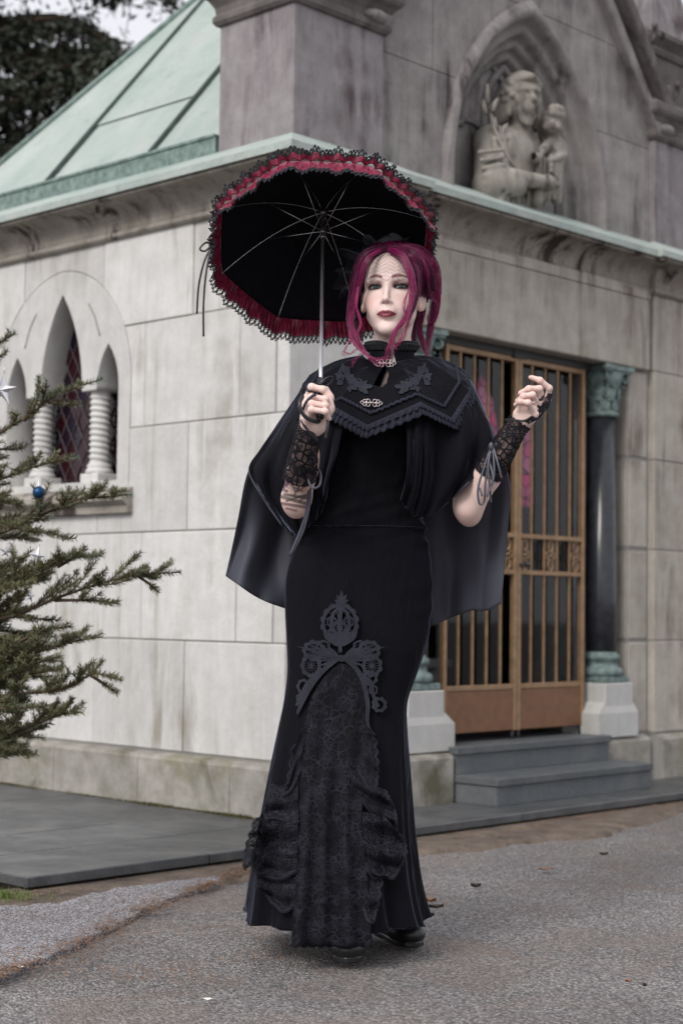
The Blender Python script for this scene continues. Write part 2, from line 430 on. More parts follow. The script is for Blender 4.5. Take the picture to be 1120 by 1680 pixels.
# sill
m = MB(); pr_ = [(0.13, 1.398), (0.03, 1.372), (-0.055, 1.328), (-0.062, 1.32), (-0.062, 1.297), (-0.03, 1.275), (-0.028, 1.245), (0.003, 1.241), (0.13, 1.241)]
m.prism(pr_, 0.925, 1.965, 'xzy')
m.build('sill', M_cornice, window)
# leaded glass: panes and lattice
def ruby():
    t = NT('ruby_glass'); c = t.ramp(t.rand(), [(0, (0.022, 0.004, 0.007, 1)), (0.5, (0.012, 0.006, 0.011, 1)), (0.8, (0.014, 0.01, 0.022, 1)), (1, (0.008, 0.008, 0.010, 1))], 'CONSTANT')
    t.set(Base_Color=c, Roughness=0.12); t.b.inputs['Specular IOR Level'].default_value = 0.35
    t.bump(t.noise(18, 2), 0.15, 0.004); return t.m
M_ruby = ruby(); M_lead = simple('lead_came', (0.16, 0.13, 0.15, 1), 0.5)
PW, PH, XG = 0.078, 0.125, 0.125
pane_me = MB().add([(0, -PW / 2 + 0.003, 0), (0, 0, -PH / 2 + 0.005), (0, PW / 2 - 0.003, 0), (0, 0, PH / 2 - 0.005)], [(0, 1, 2, 3)]).mesh()
pane_me.materials.append(M_ruby); solid = None
lat = MB()
for i in range(-12, 13):
    for jx in range(-9, 10):
        if (i + jx) % 2: continue
        y, z = WIN + jx * PW / 2, 1.80 + i * PH / 2
        d = abs(y - WIN); top = 2.25 - (d / 0.155) ** 1.6 * 0.45 if d < 0.17 else (1.95 if d > 0.24 else 1.8)
        if 1.36 < z < top + 0.03 and d < 0.43:
            o = bpy.data.objects.new('pane', pane_me); COL.objects.link(o); o.parent = window; o.location = (XG, y, z)
            o.rotation_euler = (0, rng.uniform(-.05, .05), rng.uniform(-.05, .05))
            for a, b in (((-1, 0), (0, 1)), ((0, 1), (1, 0)), ((1, 0), (0, -1)), ((0, -1), (-1, 0))):
                lat.tube([(XG - 0.003, y + a[0] * PW / 2, z + a[1] * PH / 2), (XG - 0.003, y + b[0] * PW / 2, z + b[1] * PH / 2)], 0.0032, 4, False)
lat.build('lattice', M_lead, window)

# ---- plinth
plinth = link('plinth', MB().prism([(-0.035, 2.45), (-0.035, -0.035), (0.93, -0.035), (0.93, 0.012), (2.12, 0.012), (2.5, 0.012), (2.54, -0.035), (3.05, -0.035), (3.05, 0.05), (0.05, 0.05), (0.05, 2.45)], 0.0, 0.25).mesh(), maus, M_wallm)
def plinth_block(u0, u1, side, off=-0.05):
    prof = [(off, 0.01), (off, 0.235), (off + 0.008, 0.248), (0.03, 0.262), (0.06, 0.262), (0.06, 0.01)]
    m = MB(); m.prism(prof, u0 + 0.0015, u1 - 0.0015, 'xzy' if side else 'yzx'); me = m.mesh(); return link('stone_block', me, plinth, M_plinth)
jp = [-0.05, 0.245, 0.80, 1.37, 1.95, 2.5]
for a, b in zip(jp[:-1], jp[1:]): plinth_block(a, b, True)
for a, b in ((0.062, 0.47), (0.47, 0.945)): plinth_block(a, b, False)
for a, b in ((2.095, 2.48),): plinth_block(a, b, False, -0.01)
for a, b in ((2.535, 3.09),): plinth_block(a, b, False)
# moss along the foot of the side wall
m = MB()
for i in range(5200):
    v = -0.03 + rng.random() * 2.4; dens = 0.5 + 0.5 * mnoise.noise((v * 3.1, 0.3, 0)) + (0.35 if 0.12 < v < 0.75 else 0)
    if rng.random() > dens: continue
    x = -0.051 - abs(rng.gauss(0, 0.016 * dens)); h = rng.uniform(0.004, 0.016) * dens; a = rng.uniform(0, 6.28); w = rng.uniform(0.001, 0.003)
    m.add([(x - w * math.cos(a), v - w * math.sin(a), T0), (x + w * math.cos(a), v + w * math.sin(a), T0), (x + rng.uniform(-.006, .004), v + rng.uniform(-.006, .006), T0 + h)], [(0, 1, 2)])
moss = m.build('moss', M_moss, plinth); tag(moss, kind='stuff')

# ---- front: corner piers, door surround, lintel
facade = link('facade', MB().box((0.004, 0.004, 0.06), (0.10, 0.10, 2.6)).box((0.08, 0.006, 0.06), (0.515, 0.3, 2.6)).box((0.515, 0.036, 0.06), (0.695, 0.40, 2.05)).box((2.345, 0.036, 0.06), (2.525, 0.40, 2.05))
              .box((2.525, 0.006, 0.06), (3.036, 0.3, 2.6)).box((0.515, 0.06, 2.07), (2.525, 0.40, 2.65)).mesh(), maus, M_wallm)
for ci in range(5):
    z0, z1 = COURSES[ci], COURSES[ci + 1]
    link('stone_block', block_box(0.0 if ci % 2 else 0.074, 0.52, z0, z1, False), facade, M_wall)
    link('stone_block', block_box(2.52, 3.04, z0, z1, False), facade, M_lintel)
    zz1 = min(z1, 2.04)
    if z0 < 2.0:
        for a, b in ((0.523, 0.70), (2.34, 2.517)):
            m = MB().box((a + 0.002, 0.03 + rng.uniform(0, .002), z0 + 0.002), (b - 0.002, 0.36, zz1 - 0.002), 0.012)
            link('stone_block', m.mesh(), facade, M_lintel)
MB().box((0.545, 0.0, 2.042), (2.485, 0.40, 2.392), 0.006).build('lintel', M_lintel, maus)
x = 0.53
while x < 2.5:
    w = rng.uniform(0.18, 0.34); b = min(x + w, 2.50)
    link('stone_block', block_box(x, b, 2.394, 2.45, False, 0.003, 0.07, 0.001), facade, M_lintel); x = b
# inner jambs, soffit, interior
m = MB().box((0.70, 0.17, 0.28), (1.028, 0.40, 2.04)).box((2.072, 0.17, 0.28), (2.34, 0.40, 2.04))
m.build('door_jamb', M_dark, maus)  # dark stone colour puts in the shade between column and gate
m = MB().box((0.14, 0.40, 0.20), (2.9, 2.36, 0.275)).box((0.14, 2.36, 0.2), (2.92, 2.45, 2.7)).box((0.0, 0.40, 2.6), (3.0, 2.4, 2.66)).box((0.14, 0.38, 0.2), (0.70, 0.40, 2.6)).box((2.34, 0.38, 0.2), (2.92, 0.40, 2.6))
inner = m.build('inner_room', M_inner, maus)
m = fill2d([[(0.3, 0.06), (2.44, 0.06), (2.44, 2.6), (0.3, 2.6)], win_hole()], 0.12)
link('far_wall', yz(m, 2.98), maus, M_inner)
def stained():
    t = NT('rose_stained_glass'); t.n.remove(t.b)
    c = t.mix(t.ramp(t.voro(14, out='Color'), [(0.3, 0), (0.7, 1)]), (0.80, 0.25, 0.45, 1), (0.75, 0.40, 0.55, 1))
    ed = t.ramp(t.voro(14, feature='DISTANCE_TO_EDGE'), [(0.02, 0.05), (0.05, 1.0)])
    c = t.mix(1.0, c, ed, 'MULTIPLY')
    a = t.n.new('ShaderNodeBsdfTranslucent'); b = t.n.new('ShaderNodeBsdfTransparent'); mx = t.n.new('ShaderNodeMixShader'); mx.inputs[0].default_value = 0.35
    t.l.new(c, a.inputs[0]); t.l.new(c, b.inputs[0]); t.l.new(a.outputs[0], mx.inputs[1]); t.l.new(b.outputs[0], mx.inputs[2]); t.l.new(mx.outputs[0], t.out.inputs[0]); return t.m
M_rose = stained()
for d, hw, zt in ((-0.3325, 0.085, 2.0), (0, 0.16, 2.25), (0.3325, 0.085, 2.0)):
    MB().box((2.976, WIN + d - hw, 1.43), (2.980, WIN + d + hw, zt)).build('stained_pane', M_rose, maus)
    MB().box((2.960, WIN + d - hw, 1.385), (2.985, WIN + d + hw, 1.43)).build('pane_edging', simple('amber_glass', (0.75, 0.35, 0.02, 1), 0.4), maus)
for d in (-0.205, 0.205): MB().box((2.94, WIN + d - 0.055, 1.38), (3.02, WIN + d + 0.055, 1.80)).build('mullion', M_inner, maus)
# altar slab and dark potted plant seen through the glass
MB().box((1.2, 1.1, 0.275), (2.2, 1.5, 0.55), 0.01).box((1.15, 1.05, 0.55), (2.25, 1.55, 0.60), 0.01).build('altar', M_wall, maus)
plant = empty('potted_plant', (2.55, 0.62, 0.275), 0.0); plant.parent = None
pl_w = WC + 2.50 * DR + 0.55 * DL
plant.location = (pl_w[0], pl_w[1], 0.275); tag(plant, 'dark pot with long green leaves inside behind the gate glass', 'plant')
MB().lathe([(0.05, 0), (0.075, 0.12), (0.08, 0.125), (0.07, 0.125)], n=16).build('pot', M_iron, plant)
M_pleaf = simple('pot_leaf', (0.03, 0.12, 0.06, 1), 0.35)
for k in range(7):
    a = k * 2.4; L = 0.38 + 0.12 * rng.random(); P = spline([(0, 0, 0.12), (0.05 * math.cos(a), 0.05 * math.sin(a), 0.12 + L * 0.6), (0.16 * math.cos(a), 0.16 * math.sin(a), 0.12 + L)], 8)
    m = MB(); w = [0.008, 0.014, 0.018, 0.02, 0.019, 0.016, 0.01, 0.002]; sd = np.array([-math.sin(a), math.cos(a), 0])
    m.grid([[p - sd * ww, p + np.array([0, 0, -.003]), p + sd * ww] for p, ww in zip(P, w)]); m.build('leaf', M_pleaf, plant)

# ---- columns on pedestals
M_spec = M_verd
def column(cx, cy=0.10):
    col = empty('column', (cx, cy, 0), 0, maus)
    MB().lathe([(0.074, 0.655), (0.073, 0.9), (0.068, 1.81)], n=28).build('shaft', M_shaft, col)
    m = MB().box((-0.098, -0.098, 0.517), (0.098, 0.098, 0.545), 0.004)
    m.lathe([(0.097, 0.545), (0.104, 0.556), (0.105, 0.572), (0.098, 0.585), (0.088, 0.588), (0.078, 0.600), (0.080, 0.618), (0.088, 0.624), (0.091, 0.636), (0.086, 0.648), (0.077, 0.652), (0.075, 0.662)], n=28)
    m.build('base', M_verd, col)
    m = MB().lathe([(0.072, 1.79), (0.080, 1.795), (0.083, 1.806), (0.079, 1.815), (0.072, 1.82), (0.072, 1.84), (0.076, 1.90), (0.09, 1.96), (0.105, 2.0)], n=28)
    # acanthus leaves in two tiers
    for tier, (zb, hh, rr, cnt) in enumerate(((1.82, 0.085, 0.076, 8), (1.865, 0.095, 0.082, 8))):
        for k in range(cnt):
            a = 2 * math.pi * (k + 0.5 * tier) / cnt; d = np.array([math.cos(a), math.sin(a), 0]); sd = np.array([-math.sin(a), math.cos(a), 0]); G = []
            for i in range(6):
                u = i / 5; w = 0.026 * math.sin(math.pi * (0.25 + 0.7 * u)); rad = rr + 0.004 + 0.03 * max(0, u - 0.55) ** 1.2 * 2; z = zb + hh * (u if u < 0.85 else 1.70 - u)
                G.append([d * (rad - 0.004) - sd * w + np.array([0, 0, z]), d * (rad + 0.005) + np.array([0, 0, z]), d * (rad - 0.004) + sd * w + np.array([0, 0, z])])
            m.grid(G)
    # corner volutes
    for k in range(4):
        a = math.pi / 4 + k * math.pi / 2; d = np.array([math.cos(a), math.sin(a), 0]); P = []; R = []
        for i in range(26):
            th = -0.5 + i * 0.42; r = 0.030 * math.exp(-0.085 * i); P.append(d * (0.112 + r * math.sin(th)) + np.array([0, 0, 1.975 + r * math.cos(th)])); R.append(0.0095 * math.exp(-0.04 * i))
        m.tube([d * 0.078 + np.array([0, 0, 1.93])] + P, [0.006] + R, 7)
    # abacus with hollowed sides
    for z0, z1, h in ((2.003, 2.015, 0.118), (2.015, 2.037, 0.128)):
        pts = []
        for k in range(4):
            a0 = math.pi / 4 + k * math.pi / 2; c0 = np.array([math.cos(a0), math.sin(a0)]) * h * 1.30; a1 = a0 + math.pi / 2; c1 = np.array([math.cos(a1), math.sin(a1)]) * h * 1.30
            nrm = (c0 + c1) / np.linalg.norm(c0 + c1); tt = (c1 - c0) / np.linalg.norm(c1 - c0)
            pts += [c0 + tt * 0.012] + [c0 + (c1 - c0) * u - nrm * 0.022 * math.sin(math.pi * u) for u in (0.25, 0.5, 0.75)] + [c1 - tt * 0.012]
        m.prism(pts, z0, z1)
    m.build('capital', M_verd, col)
    # pedestal
    m = MB().box((-0.115, -0.105, 0.40), (0.115, 0.115, 0.515), 0.004)
    w0, w1 = 0.112, 0.175
    m.add([(-w0, -0.10, 0.43), (w0, -0.10, 0.43), (w0, 0.1, 0.43), (-w0, 0.1, 0.43), (-w1 * 0.85, -0.112, 0.375), (w1, -0.112, 0.375), (w1, 0.1, 0.375), (-w1 * .85, 0.1, 0.375),
           (-w1 * .85, -0.112, 0.262), (w1, -0.112, 0.262), (w1, 0.1, 0.262), (-w1 * .85, 0.1, 0.262)],
          [(0, 1, 2, 3), (0, 4, 5, 1), (1, 5, 6, 2), (2, 6, 7, 3), (3, 7, 4, 0), (4, 8, 9, 5), (5, 9, 10, 6), (6, 10, 11, 7), (7, 11, 8, 4), (8, 11, 10, 9)])
    p = m.build('pedestal', M_pedestal, col)
    return col, p
colL, pedL = column(0.82); colR, pedR = column(2.22)
pedR.scale = (-1, 1, 1)

# ---- gate leaves
def gate_leaf(x0, x1, meet):
    y = 0.10; g = empty('gate_leaf', (0, 0, 0), 0, maus)
    for x in (x0 + 0.012, x1 - 0.012): MB().box((x - 0.012, y - 0.014, 0.315), (x + 0.012, y + 0.014, 2.01), 0.003).build('stile', M_gold, g)
    for z, h in ((1.995, 0.013), (1.192, 0.011), (1.026, 0.011), (0.512, 0.012)): MB().box((x0 + 0.024, y - 0.011, z - h), (x1 - 0.024, y + 0.011, z + h), 0.003).build('rail', M_gold, g)
    MB().box((x0 + 0.024, y - 0.008, 0.318), (x1 - 0.024, y + 0.006, 0.50), 0.002).build('kick_panel', M_kick, g)
    n = 5; w = (x1 - x0 - 0.024) / n
    for k in range(1, n):
        x = x0 + 0.012 + w * k
        for za, zb in ((0.524, 1.015), (1.037, 1.181), (1.203, 1.982)): MB().box((x - 0.0055, y - 0.0055, za), (x + 0.0055, y + 0.0055, zb), 0.0015).build('bar', M_gold, g)
    for k in (0, 2, 4):
        x = x0 + 0.012 + w * (k + 0.5); m = MB()
        for zc in (1.153, 1.065):
            m.tube([(x + 0.022 * math.sin(t), y, zc + 0.027 * math.cos(t)) for t in np.linspace(0, 2 * math.pi, 19)], 0.0042, 6)
            m.tube([(x + 0.011 * math.sin(t), y, zc + 0.027 * math.cos(t)) for t in np.linspace(0, 2 * math.pi, 19)], 0.003, 6)
        for s in (-1, 1): m.tube([(x + s * (0.024 + 0.010 * math.sin(t)), y, 1.109 + 0.017 * math.cos(t)) for t in np.linspace(0, 2 * math.pi, 13)], 0.004, 6)
        m.box((x - 0.012, y - 0.005, 1.104), (x + 0.012, y + 0.005, 1.114), 0.001)
        m.build('ornament', M_gold, g)
    if meet: MB().lathe([(0.009, 0), (0.012, 0.01), (0.004, 0.016), (0.004, 0.03), (0.014, 0.036), (0.014, 0.05), (0.006, 0.055)], n=14).build('knob', M_iron, g).matrix_local = Matrix.Translation((x0 + 0.014, y - 0.014, 1.06)) @ Matrix.Rotation(math.pi / 2, 4, 'X')
    for x in (x0 + 0.02, x1 - 0.02): MB().tube([(x, y, 0.275), (x, y, 0.32)], 0.008, 8).build('pivot', M_iron, g)
    MB().add([(x0 + 0.004, y + 0.032, 0.5), (x1 - 0.004, y + 0.032, 0.5), (x1 - 0.004, y + 0.032, 1.99), (x0 + 0.004, y + 0.032, 1.99)], [(0, 1, 2, 3)]).build('glass_pane', M_glass, g)
    return g
gate_leaf(1.035, 1.548, False); gate_leaf(1.552, 2.066, True)
MB().box((1.0, 0.08, 2.008), (2.1, 0.16, 2.042)).box((1.5, 0.075, 2.0), (1.6, 0.09, 2.035)).build('gate_head', M_iron, maus)
# ---- steps
def step(x0, x1, y0, z0, z1):
    s = MB().box((x0 + 0.008, y0 + 0.012, z0), (x1 - 0.008, 0.28, z1 - 0.032), 0.002).build('step', M_granite, maus)
    MB().box((x0, y0, z1 - 0.032), (x1, 0.30, z1), 0.003).build('tread', M_granite, s)
step(0.955, 2.10, -0.275, T0, 0.163); step(0.955, 2.08, -0.06, 0.163, 0.278)

# ---- cornice and flashing swept round the building
def sweep_plan(path, prof):
    P = []; n = len(path)
    nr = []
    for i in range(n - 1):
        d = np.array(path[i + 1]) - np.array(path[i]); d = d / np.linalg.norm(d); nr.append(np.array([d[1], -d[0]]))
    for i in range(n):
        a = nr[max(i - 1, 0)]; b = nr[min(i, n - 2)]; m_ = a + b; m_ = m_ / (m_ @ m_) * 2 if (m_ @ m_) > 1e-9 else a
        if i in (0, n - 1): m_ = a if i else b
        P.append([(path[i][0] + m_[0] * pj, path[i][1] + m_[1] * pj, z) for pj, z in prof])
    return P
plan = [(0, 2.5), (0, 1.3), (0, 0), (0.52, 0), (0.52, 0.03), (2.52, 0.03), (2.52, 0), (3.04, 0), (3.04, 0.6)]
def curve_prof():
    p = [(-0.02, 2.424), (0.016, 2.426), (0.026, 2.436), (0.026, 2.448), (0.014, 2.458)]
    for i in range(9):
        a = math.pi / 2 * i / 8; p.append((0.016 + 0.105 * (1 - math.cos(a)), 2.463 + 0.098 * math.sin(a)))
    return p + [(0.135, 2.563), (0.135, 2.583), (0.0, 2.60)]
m = MB(); m.grid(sweep_plan(plan, curve_prof()), smooth=False); cornice = m.build('cornice', M_cornice, maus)
for pl in cornice.data.polygons: pl.use_smooth = False
m = MB(); m.grid(sweep_plan(plan, [(0.142, 2.578), (0.152, 2.576), (0.153, 2.606), (0.144, 2.612), (0.0, 2.692), (-0.03, 2.70)]), smooth=False); m.build('flashing', M_copper, maus)
MB().box((-0.005, 0.445, 2.66), (0.028, 2.5, 2.768), 0.004).box((-0.012, 0.445, 2.757), (0.03, 2.5, 2.772), 0.003).build('gutter', M_gutter, maus)

# ---- copper roof, sheet by sheet
TH = math.tan(math.radians(50)); EX, EZ, RX = 0.02, 2.768, 1.52
def rp(x, v, lift=0.0): return (x - lift * 0.77, v, EZ + TH * (x - EX) + lift * 0.64)
hip_v = lambda x: 2.45 - 0.76 * (x - EX)
roof = link('roof', MB().add([rp(EX, 0.03, -.02), rp(EX, 2.45, -.02), rp(RX, hip_v(RX), -.02), rp(RX, 0.03, -.02), (3.02, 2.45, EZ), (3.02, 0.03, EZ)], [(0, 1, 2, 3), (1, 4, 2), (3, 2, 4, 5)]).mesh(), maus, M_seam)
def sheet(a, b, x0, x1, lift=0.0):
    xa = min(x1, EX + (2.45 - b) / 0.76); xb = min(x1, EX + (2.45 - a) / 0.76)
    pts = [rp(x0, a, lift), rp(x0, b, lift)]
    if xa > x0 + 1e-4: pts.append(rp(xa, b, lift))
    if xb > xa + 1e-4: pts.append(rp(xb, a, lift)) if xb < x1 - 1e-6 else pts.extend([rp(x1, hip_v(x1), lift), rp(x1, a, lift)])
    else: pts.append(rp(x1, a, lift))
    o = link('roof_sheet', MB().add(pts, [tuple(range(len(pts)))]).mesh(), roof, M_copper); return solidify(o, 0.003)
sheet(0.03, 0.865, EX, RX); sheet(0.875, 1.595, EX, 0.30, 0.0); sheet(0.875, 1.595, 0.288, RX, 0.005); sheet(1.605, 2.445, EX, RX)
def seam(v):
    xt = min(RX, EX + (2.45 - v) / 0.76); m = MB(); n_ = np.array([-0.77, 0, 0.64]); a, b = np.array(rp(EX, v)), np.array(rp(xt, v))
    q = [a + np.array([0, -.011, 0]), a + np.array([0, .011, 0]), a + np.array([0, .008, 0]) + n_ * .022, a + np.array([0, -.008, 0]) + n_ * .022]
    m.add(q + [p + b - a for p in q], [(0, 1, 2, 3), (7, 6, 5, 4), (0, 4, 5, 1), (1, 5, 6, 2), (2, 6, 7, 3), (3, 7, 4, 0)]); m.build('seam', M_seam, roof)
seam(0.87); seam(1.60)
MB().tube([rp(EX, 2.45, 0.004), rp(RX, hip_v(RX), 0.004)], 0.018, 8).build('hip_roll', M_gutter, roof)
MB().tube([rp(RX, hip_v(RX), 0.004), rp(RX, 0.03, 0.004)], 0.018, 8).build('ridge_roll', M_gutter, roof)

# ---- corner piers above the cornice
def ring_mould(x0, x1, y0, y1, prof):
    return [[(x0 - p, y0 - p, z), (x1 + p, y0 - p, z), (x1 + p, y1 + p, z), (x0 - p, y1 + p, z)] for p, z in prof]
def pier(x0, x1, y0, y1):
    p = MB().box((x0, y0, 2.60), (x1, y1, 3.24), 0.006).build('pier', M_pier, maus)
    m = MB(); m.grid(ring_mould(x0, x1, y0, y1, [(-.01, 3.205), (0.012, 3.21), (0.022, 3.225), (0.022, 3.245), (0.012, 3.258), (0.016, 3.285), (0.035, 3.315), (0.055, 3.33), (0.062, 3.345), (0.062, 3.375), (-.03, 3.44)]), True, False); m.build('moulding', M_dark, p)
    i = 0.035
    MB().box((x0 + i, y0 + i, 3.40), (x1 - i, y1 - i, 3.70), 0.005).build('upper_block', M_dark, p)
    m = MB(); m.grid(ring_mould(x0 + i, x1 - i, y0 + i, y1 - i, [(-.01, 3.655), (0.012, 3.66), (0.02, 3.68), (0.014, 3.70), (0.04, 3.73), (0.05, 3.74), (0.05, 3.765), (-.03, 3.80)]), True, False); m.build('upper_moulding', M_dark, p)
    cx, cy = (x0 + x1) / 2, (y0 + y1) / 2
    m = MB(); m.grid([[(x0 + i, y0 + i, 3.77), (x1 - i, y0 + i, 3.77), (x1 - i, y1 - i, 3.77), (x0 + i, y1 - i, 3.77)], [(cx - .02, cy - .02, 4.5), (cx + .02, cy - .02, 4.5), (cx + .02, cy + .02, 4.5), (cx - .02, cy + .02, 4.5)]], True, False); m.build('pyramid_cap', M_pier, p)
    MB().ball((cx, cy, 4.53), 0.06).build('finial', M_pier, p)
pier(0, 0.52, 0, 0.43); pier(2.52, 3.04, 0, 0.43)

# ---- gable with niche
GC = 1.525; gy = 0.03
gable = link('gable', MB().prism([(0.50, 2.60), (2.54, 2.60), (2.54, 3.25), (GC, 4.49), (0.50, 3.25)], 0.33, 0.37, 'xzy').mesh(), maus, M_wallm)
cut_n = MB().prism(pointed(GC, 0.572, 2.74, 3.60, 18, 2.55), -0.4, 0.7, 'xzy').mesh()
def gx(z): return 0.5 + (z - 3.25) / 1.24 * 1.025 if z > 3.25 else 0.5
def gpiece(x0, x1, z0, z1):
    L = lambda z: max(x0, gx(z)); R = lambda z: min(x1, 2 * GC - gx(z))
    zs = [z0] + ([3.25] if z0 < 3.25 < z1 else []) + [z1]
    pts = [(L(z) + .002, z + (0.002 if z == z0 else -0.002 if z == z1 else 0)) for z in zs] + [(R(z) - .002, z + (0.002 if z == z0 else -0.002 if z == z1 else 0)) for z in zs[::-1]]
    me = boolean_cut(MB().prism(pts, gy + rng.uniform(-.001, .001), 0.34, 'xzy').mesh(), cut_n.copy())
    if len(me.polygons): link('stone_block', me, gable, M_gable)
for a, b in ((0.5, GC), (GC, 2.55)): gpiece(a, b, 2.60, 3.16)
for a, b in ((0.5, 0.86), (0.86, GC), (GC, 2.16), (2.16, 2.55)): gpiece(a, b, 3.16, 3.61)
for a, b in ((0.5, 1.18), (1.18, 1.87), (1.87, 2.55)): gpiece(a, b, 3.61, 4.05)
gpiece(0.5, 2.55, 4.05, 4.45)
niche_prof = [(-.030, .034), (-.030, .012), (-.018, 0.000), (0.0, -.012), (.016, -.006), (.024, .012), (.030, .04), (.036, .055), (.052, .048), (.066, .056), (.072, .08), (.076, .10), (.092, .094), (.104, .104), (.108, .125), (.112, .14), (.128, .137), (.138, .145), (.142, .182)]
rings = [pointed(GC, 0.572 - d, 2.74, 3.60 - d * 1.5, 20, 2.61) for d, _ in niche_prof]
m = MB(); m.grid([[(x, y, z) for x, z in r] for r, (_, y) in zip(rings, niche_prof)])
niche = m.build('niche', M_gable, maus)
r = pointed(GC, 0.46, 2.74, 3.46, 18, 2.60); m = MB(); m.add([(x, 0.180, z) for x, z in r], [tuple(range(len(r)))]); m.build('back_panel', M_gable, niche)
m = MB()
for s in (-1, 1):                                   # blind tracery ribs
    q = pointed(GC + s * 0.235, 0.185, 2.86, 3.06, 10, 2.62); m.tube([(x, 0.174, z) for x, z in q], 0.012, 6)
    q = pointed(GC + s * 0.10, 0.20, 3.02, 3.36, 10); m.tube([(x, 0.174, z) for x, z in q], 0.013, 6)
q = pointed(GC, 0.14, 3.10, 3.36, 10, 2.9); m.tube([(x, 0.172, z) for x, z in q], 0.02, 6)
m.build('blind_tracery', M_gable, niche)
# coping with crockets
for s in (-1, 1):
    d = np.array([s * -1.025, 1.24]) / math.hypot(1.025, 1.24); nn = np.array([s * 1.24, 1.025]) / math.hypot(1.025, 1.24)
    e0 = np.array([GC + s * 1.025, 3.235]) ; Lc = 1.62
    cop = None
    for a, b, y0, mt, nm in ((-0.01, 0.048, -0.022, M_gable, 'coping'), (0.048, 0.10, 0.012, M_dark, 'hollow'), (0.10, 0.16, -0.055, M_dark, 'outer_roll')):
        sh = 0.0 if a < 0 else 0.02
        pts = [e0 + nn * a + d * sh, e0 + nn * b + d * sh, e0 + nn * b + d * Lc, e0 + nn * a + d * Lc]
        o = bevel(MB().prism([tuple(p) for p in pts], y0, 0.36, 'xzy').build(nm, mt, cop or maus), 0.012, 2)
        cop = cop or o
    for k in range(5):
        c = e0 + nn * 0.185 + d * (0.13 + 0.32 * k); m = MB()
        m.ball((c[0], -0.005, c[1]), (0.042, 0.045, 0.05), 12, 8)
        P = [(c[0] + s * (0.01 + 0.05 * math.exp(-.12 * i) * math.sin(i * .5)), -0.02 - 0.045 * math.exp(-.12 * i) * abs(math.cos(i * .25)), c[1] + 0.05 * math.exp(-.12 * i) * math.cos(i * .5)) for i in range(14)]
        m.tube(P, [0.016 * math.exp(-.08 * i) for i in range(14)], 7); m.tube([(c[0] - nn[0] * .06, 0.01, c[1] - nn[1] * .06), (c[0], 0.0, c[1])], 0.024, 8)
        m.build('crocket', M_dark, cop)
    m = MB(); c = e0 + nn * 0.06 - d * 0.005; m.ball((c[0], -0.01, c[1]), (0.07, 0.04, 0.03), 12, 8); m.build('coping_foot', M_gable, cop)
# ================================================================ ground, paving, litter
def asphalt():
    t = NT('worn_asphalt')
    wv = t.mapv((1, 1, 1))
    st = t.voro(150, out='Color'); ed = t.voro(150)
    bw = t.n.new('ShaderNodeRGBToBW'); t.l.new(st, bw.inputs[0])
    c = t.ramp(bw.outputs[0], [(0.15, (0.085, 0.08, 0.082, 1)), (0.42, (0.20, 0.188, 0.19, 1)), (0.62, (0.27, 0.25, 0.245, 1)), (0.85, (0.42, 0.395, 0.385, 1))])
    c = t.mix(t.ramp(ed, [(0.35, 0.0), (0.75, 0.55)]), c, (0.07, 0.066, 0.066, 1))
    big = t.ramp(t.noise(1.1, 6, 0.6), [(0.3, 0.72), (0.7, 1.22)])
    c = t.mix(1.0, c, big, 'MULTIPLY')
    br = t.ramp(t.noise(2.7, 7, 0.68, None, 0.8), [(0.46, 0.0), (0.70, 0.6)])
    c = t.mix(br, c, (0.19, 0.14, 0.11, 1))
    t.set(Base_Color=c, Roughness=0.85)
    b = t.bump(t.math('SUBTRACT', 1.0, ed), 0.9, 0.006)
    t.bump(t.noise(9, 4, 0.6), 0.3, 0.02, b); return t.m
M_asph = asphalt()
def asphalt2():
    t = NT('pale_asphalt'); st = t.voro(170, out='Color'); ed = t.voro(170)
    bw = t.n.new('ShaderNodeRGBToBW'); t.l.new(st, bw.inputs[0])
    c = t.ramp(bw.outputs[0], [(0.15, (0.13, 0.122, 0.132, 1)), (0.45, (0.27, 0.255, 0.27, 1)), (0.85, (0.50, 0.48, 0.50, 1))])
    c = t.mix(t.ramp(ed, [(0.4, 0.0), (0.75, 0.5)]), c, (0.09, 0.085, 0.09, 1))
    c = t.mix(1.0, c, t.ramp(t.noise(2.0, 6, 0.6), [(0.3, 0.8), (0.7, 1.1)]), 'MULTIPLY')
    t.set(Base_Color=c, Roughness=0.85); t.bump(t.math('SUBTRACT', 1.0, ed), 0.9, 0.006); return t.m
M_asph2 = asphalt2()
def dirt():
    t = NT('bare_dirt'); c = t.mix(t.ramp(t.noise(8, 7, 0.7), [(0.35, 0), (0.65, 1)]), (0.075, 0.055, 0.045, 1), (0.20, 0.155, 0.12, 1))
    c = t.mix(t.ramp(t.voro(90), [(0.1, 0.6), (0.35, 0.0)]), c, (0.22, 0.2, 0.18, 1))
    t.set(Base_Color=c, Roughness=0.95); t.bump(t.noise(60, 6, 0.7), 0.9, 0.01); return t.m
M_dirt = dirt()
# one sheet to the horizon, fine and gently uneven near the camera
xs = np.concatenate([[-120, -40, -12], np.linspace(-5, 6, 111), [12, 40, 120]]); ys = np.concatenate([[-60, -20, -4], np.linspace(0.5, 10, 96), [20, 60, 160]])
def gz(x, y): return 0.010 * mnoise.noise((x * 0.9, y * 0.9, 3.0)) + 0.004 * mnoise.noise((x * 3.1, y * 3.1, 9.0)) - 0.012
P = [[(x, y, gz(x, y) if -6 < x < 7 and 0 < y < 11 else -0.012) for x in xs] for y in ys]
m = MB(); m.grid(P); road = m.build('road', M_asph); tag(road, kind='structure')
def gpt(px, py, z=0.0): p = ground_at(px, py, z); return (p[0], p[1])
